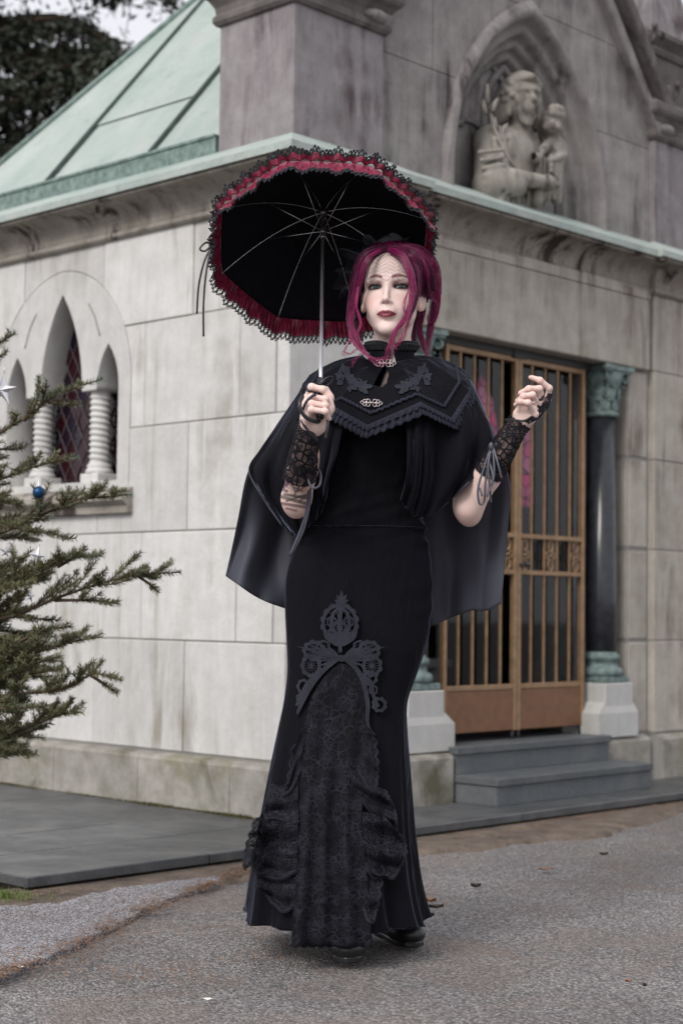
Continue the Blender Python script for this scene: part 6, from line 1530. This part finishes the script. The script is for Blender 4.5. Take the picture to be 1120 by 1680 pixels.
frill(edgeP, 0.032, dirs, 'yoke_frill', M_slate, 70, .0032)
frill(edgeP + np.array([0, -.004, 0]), 0.012, dirs, 'yoke_frill', M_slate, 64, .0030)
# braid parallel to the edge
def braid(rowi, name, w=0.0042):
    P = A_y[rowi]; m = MB(); n = 260; Q = spline(P, n)
    m.tube([Q[j] - PO + np.array([0, -.006 + .0012 * math.cos(j * 1.5), .0018 * math.sin(j * 1.5)]) for j in range(n)], w, 5); m.build(name, M_slate, cape)
braid(-18, 'braid')
# scrolling leaf appliqués on the yoke
def scroll(cx, cy, s):
    L_ = []
    for (dx, dy, a, l, w) in ((0, 0, -.3, 26, 5), (0, 2, .5, 22, 5), (-4, 6, -1.2, 20, 5), (2, 8, 1.2, 20, 5), (8, 14, 1.7, 22, 5), (10, 20, 2.2, 18, 4.5), (-4, 14, -2.0, 16, 4.5), (16, 20, 1.2, 20, 5), (22, 24, 1.9, 20, 4.5), (28, 20, .8, 16, 4), (6, 22, 2.9, 14, 4), (30, 28, 2.2, 14, 4), (36, 22, 1.5, 14, 4)):
        L_.append([petal(cx + s * dx, cy + dy, l * .72, w * .8, s * a)])
        for q_ in (-.5, .5): L_.append([petal(cx + s * dx, cy + dy, l * .5, w * .55, s * a + q_)])
    for (dx, dy, r) in ((-2, -2, 8), (12, 14, 7), (30, 22, 6), (-8, 8, 5.5), (22, 14, 5)): L_.append(ring2(cx + s * dx, cy + dy, r, r, r * .42, 1.4, 7))
    L_.append([band([(cx - s * 2, cy - 10), (cx + s * 4, cy + 8), (cx + s * 20, cy + 20), (cx + s * 40, cy + 24)], [1, 3, 3, 1])])
    return L_
ya = empty('yoke_applique', (0, 0, 0), 0, cape)
for pc in scroll(566, 612, 1) + scroll(692, 612, -1): appl(pc, B_y, 0.0035, 0.002, 'motif', M_gui, ya, 4.03)
# standing collar with pleated ruffle
def ring_neck(py, rx, ry, Yc, dip, ph, cx=642): 
    c = at(cx, py, Yc); return c + np.array([rx * math.cos(ph), ry * math.sin(ph), -dip * max(0, -math.sin(ph)) ** 2])
G = [[ring_neck(652 - 76 * u, .072 - .016 * u, .072 - .014 * u, 4.135 + .004 * u, .004, a) - PO for a in np.linspace(-math.pi / 2 + .05 + .55 * (1 - u) ** 1.3, 1.5 * math.pi - .05 - .55 * (1 - u) ** 1.3, 80)] for u in np.linspace(0, 1, 14)]
m = MB(); m.grid(G); col_ = m.build('stand_collar', M_velvet, cape); solidify(col_, .003)
for ra, hgt in ((0.0, 14), (.004, 10)):
    G = []
    for i in range(6):
        u = i / 5; G.append([ring_neck(577 - hgt * u, .056 + ra + .008 * u + .0032 * math.sin(a * 46 + ra * 900) * (.4 + u), .056 + ra + .008 * u + .0032 * math.sin(a * 46 + ra * 900) * (.4 + u), 4.139, .006 - .004 * u + .010 * u * math.exp(-((a + math.pi / 2 if a < 0 else a - 1.5 * math.pi) / .35) ** 2), a) - PO for a in np.linspace(-math.pi / 2 + .10, 1.5 * math.pi - .10, 300)])
    m = MB(); m.grid(G); o = m.build('collar_ruffle', simple('black_ruffle', (0.016, 0.016, 0.022, 1), 0.7), cape); solidify(o, .0008)
# clasps
def clasp(px, py, Y, w, rot):
    c = at(px, py, Y) - PO; m = MB(); s_ = w / 2
    def P2(x, z, y=0.0): return c + np.array([x * math.cos(rot) - z * math.sin(rot), y, x * math.sin(rot) + z * math.cos(rot)])
    for q in (-1, 1):
        for (x, z, r) in ((.30, .16, .17), (.30, -.16, .17), (.58, .14, .15), (.58, -.14, .15), (.80, 0, .14), (.44, 0, .10)):
            m.tube([P2(q * s_ * (x + r * math.cos(t)), s_ * (z + r * math.sin(t)), -.001) for t in np.linspace(0, 2 * math.pi, 13)], 0.0011, 5)
        m.ball(P2(q * s_ * .96, 0, -.002), .0016, 8, 6); m.ball(P2(q * s_ * .44, 0, -.002), .0018, 8, 6)
    m.tube([P2(-s_ * .2, 0, -.002), P2(s_ * .2, 0, -.002)], .0018, 6); m.ball(P2(0, 0, -.003), .0028, 8, 6)
    m.build('clasp', M_pewter, cape)
clasp(631, 596, 4.055, .056, 0.02); clasp(609, 661, 3.972, .054, -0.03)

# ---- shoes
def shoe(tx, ty, hx, hy):
    t, h_ = np.array([tx, ty, 0]), np.array([hx, hy, 0]); d = t - h_; L_ = np.linalg.norm(d[:2]); d /= L_; sd_ = np.array([-d[1], d[0], 0]); up = np.array([0, 0, 1.0])
    lo = np.minimum(t, h_) - .09; hi = np.maximum(t, h_) + .09; lo[2] = -.01; hi[2] = .20; s = SDF(lo, hi, .003); Rm = np.stack([d, sd_, up])
    s.ell(t - d * .048 + up * .030, (.052, .040, .030), 0, Rm); s.ell(t - d * .085 + up * .040, (.06, .040, .036), .03, Rm); s.ell(t - d * .15 + up * .06, (.07, .034, .045), .03, Rm); s.ell(h_ + d * .04 + up * .07, (.042, .033, .06), .03, Rm)
    s.cap(h_ + d * .055 + up * .08, h_ + d * .055 + up * .19, .040, .042, .03); s.cap(h_ + d * .025 + up * .055, h_ + d * .025 + up * .012, .026, .023, .01)
    V, F = s.nets(); V[:, 2] = np.maximum(V[:, 2], 0.004); return V, F, t, d, sd_
for a in ((0.024, 4.045, 0.045, 4.27), (0.205, 4.245, 0.110, 4.43)):
    V, F, t, d, sd_ = shoe(*a); V = relax(V, F, 2, .4); o = link('shoe', mesh_np(V - PO, F), person, M_leather)
    Lf = np.linalg.norm(np.array(a[2:]) - np.array(a[:2])); us = np.linspace(0, 1, 15); hwid = np.interp(us, [0, .04, .12, .25, .4, .6, .8, .94, 1], [.004, .022, .034, .039, .037, .029, .029, .024, .004])
    ol = [t - d * Lf * u + sd_ * w_ - PO for u, w_ in zip(us, hwid)] + [t - d * Lf * u - sd_ * w_ - PO for u, w_ in zip(us[::-1], hwid[::-1])]
    bevel(MB().prism([(p[0], p[1]) for p in ol], 0.0, 0.016).build('sole', M_leather, o), .004, 2)

# ---- lace gloves and ribbons
def glove(path, rad, name, squash=1.0):
    P = spline([np.asarray(p) for p in path], 40); T = np.gradient(P, axis=0); T /= np.linalg.norm(T, axis=1, keepdims=True); N = np.cross(T, np.array([0, 1.0, .2])); N /= np.linalg.norm(N, axis=1, keepdims=True); B = np.cross(T, N); R = np.interp(np.linspace(0, 1, 40), np.linspace(0, 1, len(rad)), rad)
    G = []; nph = 48
    for i in range(40):
        sc = 0.004 * abs(math.sin(i)) if i in (0, 39) else 0
        G.append([P[i] + (R[i] + .0008 * math.sin(i * 1.3 + 3 * a)) * (math.cos(a) * N[i] + math.sin(a) * B[i]) + (T[i] * (.004 * abs(math.sin(a * 9)) * (1 if i == 39 else -1 if i == 0 else 0))) - PO for a in np.linspace(0, 2 * math.pi, nph)])
    m = MB(); m.grid(G); me = m.mesh(); uv_grid(me, 40, nph, .22, .22); o = link(name, me, person, M_laceopen); return o
def along(a, b, u): return a + (b - a) * u
gR = glove([along(elR, wrR, .40), along(elR, wrR, .7), wrR, along(wrR, HAND, .30) + np.array([-.008, 0, 0]), along(wrR, HAND, .62) + np.array([-.022, .004, 0])], [.0405, .0345, .0285, .0300, .022], 'lace_glove')
gL = glove([along(elL, wrL, .46), along(elL, wrL, .75), wrL, at(852, 693, 3.995)], [.0395, .0340, .0285, .0300], 'lace_glove')
def edging(pts, r, n, parent, bump=.003):
    m = MB(); P = spline(pts, n)
    for j, p in enumerate(P): m.tube([p + np.array([bump * math.cos(t), -.001, bump * math.sin(t)]) - PO for t in np.linspace(0, 2 * math.pi, 8)], .0007, 4)
    m.tube([p - PO for p in P], r, 5); m.build('lace_edging', simple('lace_edge', (.022, .021, .028, 1), .7), parent)
hl, _ = sheet([[(866, 696, 3.955), (884, 686, 3.963), (900, 666, 3.982), (906, 646, 4.0)], [(858, 690, 3.948), (876, 678, 3.955), (890, 660, 3.970), (898, 645, 3.985)]], 24, 8, 'lace_glove', M_laceopen, person, None, 0, uvs=(.08, .02))
edging([at(829, 689, 3.972), at(845, 690, 3.957), at(862, 690, 3.957), at(880, 678, 3.965), at(898, 664, 3.985), at(903, 648, 4.0)], .0016, 34, gL)
edging([at(893, 640, 3.985), at(888, 655, 3.972), at(880, 657, 3.966), at(884, 668, 3.968), at(898, 660, 3.985)], .0022, 22, gL)   # finger loop
edging([at(495, 690, 3.80), at(500, 700, 3.80), at(510, 712, 3.805), at(520, 722, 3.812)], .0014, 16, gR); edging([at(465, 785, 3.955), at(478, 780, 3.948), at(490, 788, 3.95), at(503, 795, 3.962)], .0014, 18, gR)
edging([at(497, 672, 3.795), at(502, 660, 3.79), at(512, 650, 3.79), at(517, 648, 3.79)], .003, 12, gR)
def ribbon(pts, w, name='ribbon', mat=M_black, parent=person, tw=0.0):
    P = spline([at(*p) for p in pts], 30); T = np.gradient(P, axis=0); T /= np.linalg.norm(T, axis=1, keepdims=True); G = []
    for i in range(30):
        a = tw * i / 29 * 6.28; s_ = np.cross(T[i], np.array([math.sin(a), math.cos(a), 0])); s_ /= np.linalg.norm(s_) + 1e-9; G.append([P[i] - s_ * w - PO, P[i] + np.array([0, -.0006, 0]) - PO, P[i] + s_ * w - PO])
    m = MB(); m.grid(G); o = m.build(name, mat, parent); solidify(o, .0006); return o
M_rib = simple('slate_ribbon', (0.07, 0.072, 0.095, 1), 0.35)
ribbon([(503, 770, 3.93), (508, 800, 3.94), (507, 830, 3.96), (497, 870, 3.99), (480, 905, 4.0)], .0042, mat=M_rib, tw=.15); ribbon([(500, 772, 3.93), (506, 800, 3.94), (500, 850, 3.98), (476, 912, 4.0)], .0032, mat=M_rib)
ribbon([(505, 766, 3.92), (504, 780, 3.905), (511, 800, 3.90), (524, 796, 3.905), (525, 775, 3.915), (512, 763, 3.925)], .0028, mat=M_rib)
for pts in ([(806, 730, 3.995), (796, 760, 3.985), (784, 800, 3.985), (786, 826, 3.99), (794, 822, 3.99), (796, 790, 3.985), (804, 735, 3.985)], [(806, 732, 3.985), (800, 765, 3.975), (803, 800, 3.975), (805, 825, 3.98)], [(808, 732, 3.98), (810, 770, 3.97), (808, 790, 3.97), (798, 815, 3.97)], [(808, 732, 3.98), (816, 760, 3.965), (822, 785, 3.965)], [(800, 750, 3.985), (808, 780, 3.97), (806, 795, 3.968)], [(786, 800, 3.985), (790, 812, 3.98), (789, 812, 3.98)]):
    ribbon(pts, .0026, mat=M_rib, tw=.1)
m = MB(); m.ball(at(805, 732, 3.978) - PO, (.006, .005, .010), 10, 8); m.build('ribbon_knot', M_rib, person)
# ring on the hand at right
m = MB(); c = at(876, 660, 3.955) - PO; m.tube([c + np.array([.0095 * math.cos(t), .006 * math.sin(t), .004 * math.cos(t)]) for t in np.linspace(0, 6.28, 16)], .0012, 6); m.build('finger_ring', M_pewter, person)
# ================================================================ parasol
par = empty('parasol', tuple(HAND)); tag(par, 'black parasol with ruffled wine red border and black lace edging', 'parasol')
E1 = np.array([1.0, 0, 0]); E1 = E1 - AXIS * (E1 @ AXIS); E1 /= np.linalg.norm(E1); E2v = np.cross(AXIS, E1); E2v = E2v if E2v[2] > 0 else -E2v
HB = HUB - HAND; PR, PD, TH0 = 0.272, 0.135, math.radians(-115.7)
def rimf(th): return 1 - 0.055 * abs(math.sin(4 * (th - TH0)))
def dome(th, u, off=0.0):
    """point of the canopy: u 0 at the hub, 1 at the rim"""
    r = PR * u * (1 - (1 - rimf(th)) * u ** 1.5); h = -PD * u ** 1.9 - 0.010 * math.sin(math.pi * u) * abs(math.sin(4 * (th - TH0)))
    return HB + (math.cos(th) * E1 + math.sin(th) * E2v) * r + AXIS * (h - off)
M_canopy = velvet('black_canopy_cloth', (0.006, 0.006, 0.009, 1), 0.03)
NT_ = 192
m = MB(); m.grid([[dome(TH0 + 2 * math.pi * j / NT_, max(u, .004)) for j in range(NT_)] for u in np.linspace(0, 1, 30)], True); can = m.build('canopy', M_canopy, par); solidify(can, 0.0012)
def wine():
    t = NT('wine_taffeta'); c = t.mix(t.ramp(t.noise(160, 2, .5, t.mapv((1, 1, .15))), [(0.4, 0), (0.6, 1)]), (0.10, 0.005, 0.018, 1), (0.26, 0.016, 0.055, 1)); t.set(Base_Color=c, Roughness=0.38); t.b.inputs['Sheen Weight'].default_value = .25; t.b.inputs['Sheen Tint'].default_value = (1, .35, .7, 1); t.b.inputs['Sheen Roughness'].default_value = .3; return t.m
M_wine = wine()
def skirt_ring(th, w, flare, wav, ph=0.0):
    """ruffle: hangs from the rim towards the handle and outwards"""
    p = dome(th, 1.0); o = math.cos(th) * E1 + math.sin(th) * E2v; sag = abs(math.sin(4 * (th - TH0)))
    pl = wav * (math.sin(th * 150 + ph) * .45 + math.sin(th * 24 + 1 + ph) * .8 + .7 * math.sin(th * 41 + 2.2)) ; return p + AXIS * (-w * .80 + .004) + o * (flare * w + pl * min(1, w / .03))
N2 = 960
G = [[skirt_ring(2 * math.pi * j / N2, w, .26, .0050) for j in range(N2)] for w in np.linspace(-0.004, 0.062, 11)]
m = MB(); m.grid(G, True); ruf = m.build('ruffle', M_wine, par); solidify(ruf, 0.0008)
# small standing heading of the ruffle on the outside
G = [[skirt_ring(2 * math.pi * j / N2, 0.0, .4, .0) + (math.cos(2 * math.pi * j / N2) * E1 + math.sin(2 * math.pi * j / N2) * E2v) * (.004 + w * .85 + .004 * math.sin(j * .41)) + AXIS * (w * .55 + .005 * math.sin(j * .23 + 1) * w * 60) for j in range(N2)] for w in np.linspace(0, .015, 6)]
m = MB(); m.grid(G, True); hd = m.build('ruffle_heading', M_wine, par); solidify(hd, .0008)
# lace edging: scallops of looped thread
M_lace = simple('black_lace_thread', (0.02, 0.018, 0.026, 1), 0.7)
def lace_edge(base_w, flare, wav, width, n_sc, name, up=False):
    m = MB(); dth = 2 * math.pi / n_sc
    def S(th, w):
        if up:
            b = skirt_ring(th, 0.0, .4, .0); o = math.cos(th) * E1 + math.sin(th) * E2v; j = th / (2 * math.pi) * N2; ww = .015 + w; return b + o * (.004 + ww * .85 + .004 * math.sin(j * .41)) + AXIS * (ww * .55 + .005 * math.sin(j * .23 + 1) * ww * 60)
        return skirt_ring(th, base_w + w, flare, wav)
    m.tube([S(2 * math.pi * j / 720, 0.0) for j in range(721)], .0016, 4)
    for k in range(n_sc):
        t0 = k * dth
        m.tube([S(t0 + dth * (.5 - .5 * math.cos(a)), width * math.sin(a)) for a in np.linspace(0, math.pi, 9)], .0013, 4)
        m.tube([S(t0 + dth * (.5 + .30 * math.cos(a)), width * (.50 + .30 * math.sin(a))) for a in np.linspace(0, 2 * math.pi, 9)], .0011, 4)
        m.tube([S(t0 + dth * .5, .0), S(t0 + dth * .5, width * .22)], .001, 3)
        for q in (.12, .88): m.tube([S(t0 + dth * q, .0), S(t0 + dth * (.5 + (q - .5) * .55), width * .35)], .0009, 3)
        for q in (.28, .5, .72): m.ball(S(t0 + dth * q, width * (.95 + .12 * math.sin(math.pi * q))), .0018, 5, 4)
    return m.build(name, M_lace, par)
lace_edge(.062, .26, .0050, .022, 150, 'lace_edge'); lace_edge(0, 0, 0, .012, 190, 'lace_edge', True)
# frame
M_steel = simple('bright_steel', (0.62, 0.63, 0.66, 1), 0.25, 0.95); M_brass = simple('pewter_fitting', (0.30, 0.26, 0.26, 1), 0.35, 0.8)
RUN = HB - AXIS * 0.078
for k in range(8):
    th = TH0 + k * math.pi / 4
    MB().tube([dome(th, u, .004) for u in np.linspace(.02, 1.0, 22)], .0011, 5).build('rib', M_steel, par)
    MB().tube([RUN + (math.cos(th) * E1 + math.sin(th) * E2v) * .006, dome(th, .56, .006)], .0011, 5).build('stretcher', M_steel, par)
    MB().ball(dome(th, 1.0, .006), .0022, 8, 6).build('rib_tip', M_steel, par)
def axis_tube(a, b, r, name, mat, n=14): return MB().tube([AXIS * x for x in np.linspace(a, b, 8)], r, n).build(name, mat, par)
axis_tube(0.045, SHAFT_L + .03, .0045, 'shaft', M_steel)
axis_tube(SHAFT_L - .012, SHAFT_L + .004, .0095, 'top_notch', M_brass); axis_tube(SHAFT_L - .088, SHAFT_L - .070, .0085, 'runner', M_brass); axis_tube(SHAFT_L - .106, SHAFT_L - .088, .0065, 'runner_sleeve', M_brass)
M_handle = simple('black_handle', (0.014, 0.014, 0.018, 1), 0.28)
axis_tube(-.034, .056, .0085, 'grip', M_handle)
# crook curling round outside the fist
P = [AXIS * -.034, at(522, 692, 3.800) - HAND, at(512, 690, 3.783) - HAND, at(500, 683, 3.776) - HAND, at(493, 671, 3.774) - HAND, at(492, 660, 3.778) - HAND, at(497, 650, 3.79) - HAND]
MB().tube(spline(P, 30), [.0085] + [.0046] * 28 + [.004], 10).build('crook', M_handle, par)
# bow on the shaft above the hand
bo = AXIS * .070 + np.array([0, -.012, 0]); m = MB()
for q, (dx, dz, L_) in ((1, (.020, .012, 1)), (-1, (-.020, -.012, 1))):
    G = []
    for t in np.linspace(0, 2 * math.pi, 22): c = bo + np.array([dx * (1 - math.cos(t)) * .75, -.006 * math.sin(t), dz * (1 - math.cos(t)) * .7 + .009 * math.sin(t)]); G.append([c + np.array([0, -.007, -.002]), c + np.array([0, 0, 0]), c + np.array([0, .007, .002])])
    m.grid(G)
m.ball(bo, (.006, .007, .007), 10, 8); solidify(m.build('bow', M_black, par), .0008)
for pts in ([(525, 618, 3.86), (520, 632, 3.84), (512, 640, 3.82), (503, 640, 3.82)], [(529, 620, 3.86), (537, 640, 3.83), (538, 690, 3.80), (534, 720, 3.80)]):
    o = ribbon(pts, .004, 'bow_tail', M_black, None); o.parent = par; o.data.transform(Matrix.Translation(V3(PO - HAND)))
for pts in ([(348, 402, 4.10), (338, 398, 4.09), (328, 408, 4.085), (336, 412, 4.085), (347, 403, 4.09)], [(347, 404, 4.09), (335, 430, 4.085), (326, 470, 4.085), (323, 515, 4.085)], [(346, 404, 4.09), (338, 450, 4.08), (334, 500, 4.08), (334, 552, 4.08)]):
    o = ribbon(pts, .0026, 'rim_ribbon', M_black, None); o.parent = par; o.data.transform(Matrix.Translation(V3(PO - HAND)))

# ================================================================ statue in the niche
st = empty('statue', (0, 0, 0)); st.location = maus.location; st.rotation_euler = maus.rotation_euler
tag(st, 'weathered stone bust of a bearded man holding a child in the arched niche', 'statue')
def fl(px, py, y):
    d = ray(px, py); t = (y + WC @ DL - CAM @ DL) / (d @ DL); return to_local(CAM + d * t)
def man():
    hc = fl(856, 165, .04); s = SDF((1.05, -.18, 2.60), (1.95, .20, 3.46), .005)
    sh1, sh2 = fl(806, 235, .10), fl(893, 262, .12); ch = fl(848, 262, .09); bl = fl(842, 322, .10)
    s.ell(ch, (.165, .10, .15), 0); s.ell(bl, (.19, .11, .12), .06); s.cap(sh1, sh2, .075, .06, .05); s.cap(fl(852, 208, .08), ch, .052, .07, .03)
    # sleeve and arms
    e1 = fl(806, 300, .02); h1 = fl(898, 300, -.06); s.cap(sh1, e1, .080, .080, .03); s.cap(e1, fl(845, 306, -.03), .070, .050, .02); s.cap(e1 + np.array([0, .02, -.03]), e1 + np.array([.02, .02, -.10]), .07, .05, .03); s.cap(fl(838, 290, -.03), h1, .040, .030, .01); s.ell(h1, (.042, .035, .034), .02)
    h2 = fl(905, 278, -.05)
    for k in range(4): s.cap(h2 + np.array([.015, 0, .035 - .022 * k]), h2 + np.array([-.045, -.030, .045 - .022 * k]), .0125, .011, .006)
    s.ell(h2 + np.array([.02, .01, 0]), (.035, .03, .05), .02)
    # folds of the robe
    for k in range(7): a = fl(810 + 9 * k, 228, .01 + .012 * k); b = fl(820 + 9 * k, 332, -.02 + .012 * k); s.cap(a, b, .014, .017, .006)
    for k in range(6): a = fl(815 + 9 * k, 232, -.01 + .012 * k); b = fl(825 + 9 * k, 330, -.045 + .012 * k); s.cap(a, b, .010, .012, .004, 'sub')
    s.cap(fl(835, 225, .03), fl(868, 325, .02), .02, .018, .015); s.cap(fl(870, 225, .05), fl(862, 300, .02), .02, .018, .015)
    for k in range(6): s.cap(fl(786 + 3 * k, 250 + 13 * k, .0), fl(826, 246 + 12 * k, -.045), .011, .008, .016)
    s.cap(fl(822, 300, .0), fl(845, 300, -.04), .036, .036, .004)
    # head turned towards the child
    s.ell(hc, (.072, .085, .105), .03); s.ell(hc + np.array([0, .02, .03]), (.085, .09, .09), .03); f = np.array([-.38, -.925, 0.0]); r = np.array([.925, -.38, 0])
    s.ell(hc + f * .055 - np.array([0, 0, .045]), (.048, .045, .055), .02)
    s.cap(hc + f * .082 + np.array([0, 0, .02]), hc + f * .108 + np.array([0, 0, -.024]), .009, .014, .012)
    for q in (-1, 1):
        s.cap(hc + f * .080 + r * q * .012 + np.array([0, 0, .028]), hc + f * .062 + r * q * .05 + np.array([0, 0, .026]), .011, .011, .012)
        s.ell(hc + f * .092 + r * q * .030 + np.array([0, 0, .008]), (.020, .018, .012), .010, op='sub'); s.ell(hc + f * .068 + r * q * .030 + np.array([0, 0, .008]), .013, .004)
        s.ell(hc + f * .055 + r * q * .042 + np.array([0, 0, -.018]), (.02, .02, .022), .015)
        s.cap(hc + f * .085 + r * q * .004 + np.array([0, 0, -.036]), hc + f * .070 + r * q * .028 + np.array([0, 0, -.048]), .009, .006, .006)
        for k in range(5): s.cap(hc + r * q * (.062 + .008 * k) + f * (.03 - .02 * k) + np.array([0, 0, .07 - .01 * k]), hc + r * q * (.076 + .006 * k) + f * (.01 - .02 * k) + np.array([0, 0, -.07 - .01 * k]), .018, .016, .010)
    s.cap(hc + f * .078 + r * -.018 + np.array([0, 0, -.056]), hc + f * .078 + r * .018 + np.array([0, 0, -.056]), .005, .005, .004)
    for k in range(7): a = (k - 3) / 3; s.cap(hc + f * (.068 - .02 * a * a) + r * a * .036 + np.array([0, 0, -.06]), hc + f * (.060 - .02 * a * a) + r * a * .026 + np.array([0, 0, -.125 + .02 * a * a]), .016, .010, .008)
    for k in range(9): a = (k - 4) / 4; s.cap(hc + f * (.075 - .03 * a * a) + r * a * .05 + np.array([0, 0, .085 - .01 * a * a]), hc + f * (.02) + r * a * .075 + np.array([0, 0, .115 - .04 * a * a]), .016, .018, .008)
    s.ell(hc + f * .075 + np.array([0, 0, .088]), (.022, .022, .018), .01)
    rr_ = random.Random(4)
    for k in range(46): a = rr_.uniform(-2.2, 2.2); e = rr_.uniform(-.5, 1.2); p = hc + np.array([0, .015, .02]) + (f * math.cos(a) + r * math.sin(a)) * .088 * math.cos(e) * (1 if abs(a) > .8 or e > .75 else 0) + np.array([0, 0, .098 * math.sin(e)]); (s.ell(p, .017, .003) if abs(a) > .8 or e > .75 else None)
    for q in (-1, 1): s.ell(hc + f * .088 + r * q * .028 + np.array([0, 0, .010]), (.016, .012, .006), .003, op='sub')
    return s.nets()
V, F = man(); V = relax(V, F, 1, .4); link('man_figure', mesh_np(V, F), st, M_statue)
def child():
    hc = fl(900, 205, .0); s = SDF((1.45, -.2, 2.62), (2.05, .2, 3.35), .005); f = np.array([-.62, -.785, 0]); r = np.array([.785, -.62, 0])
    s.ell(hc, (.055, .062, .066), 0); s.ell(hc + f * .03 - np.array([0, 0, .025]), (.042, .035, .035), .015); s.ell(hc + f * .066 - np.array([0, 0, .012]), (.010, .012, .012), .008)
    for q in (-1, 1):
        s.ell(hc + f * .066 + r * q * .022 + np.array([0, 0, .002]), (.013, .012, .008), .006, op='sub'); s.ell(hc + f * .045 + r * q * .026 - np.array([0, 0, .024]), .018, .012); s.ell(hc + r * q * .056 - np.array([0, 0, .012]), (.010, .014, .018), .008)
    for k in range(9): a = -2.4 + .6 * k; s.ell(hc + np.array([.042 * math.cos(a), -.03 - .02 * abs(math.sin(a)), .05 + .015 * math.sin(a)]), .022, .008)
    s.cap(hc + f * .058 + r * -.012 - np.array([0, 0, .038]), hc + f * .058 + r * .012 - np.array([0, 0, .038]), .004, .004, .004, 'sub')
    t = fl(905, 248, .02); s.cap(hc - np.array([0, 0, .05]), t, .03, .05, .02); s.ell(t, (.068, .06, .08), .03); b = fl(896, 300, .0); s.cap(t, b, .06, .07, .03)
    e = fl(922, 256, -.03); s.cap(t + np.array([.05, 0, .04]), e, .026, .022, .012); s.cap(e, fl(905, 262, -.08), .021, .016, .008); s.cap(t + np.array([-.05, -.02, .03]), fl(878, 262, -.05), .024, .018, .012); s.ell(fl(876, 256, -.06), .02, .01)
    for k in range(4): s.cap(fl(884 + 8 * k, 262, -.045), fl(880 + 9 * k, 325, -.03), .013, .015, .005); s.cap(fl(888 + 8 * k, 266, -.065), fl(884 + 9 * k, 325, -.05), .008, .009, .003, 'sub')
    s.cap(fl(888, 300, -.02), fl(880, 330, -.02), .035, .026, .02); s.cap(fl(910, 305, 0), fl(912, 328, -.01), .034, .026, .02)
    return s.nets()
V, F = child(); V = relax(V, F, 1, .4); link('child_figure', mesh_np(V, F), st, M_statue)
m = MB(); m.tube(spline([fl(868, 300, -.02), fl(835, 262, -.02), fl(812, 215, .02), fl(800, 165, .06)], 14), .008, 6)
for (x, y, a, L_) in ((800, 172, -.25, .09), (806, 185, .35, .075), (797, 190, -.55, .07), (822, 220, .5, .06), (815, 214, -.6, .06), (832, 238, .6, .06), (826, 232, -.5, .055), (840, 255, -.9, .05)):
    c = fl(x, y, .03); d = np.array([math.sin(a), -.1, math.cos(a)]); G = []
    for i in range(7): u = i / 6; w = .016 * math.sin(math.pi * min(.98, .08 + u * .9)); sd_ = np.array([d[2], 0, -d[0]]); G.append([c + d * L_ * u - sd_ * w, c + d * L_ * u + np.array([0, -.012, 0]), c + d * L_ * u + sd_ * w])
    m.grid(G)
lil = m.build('lily_stem', M_statue, st); solidify(lil, .006)
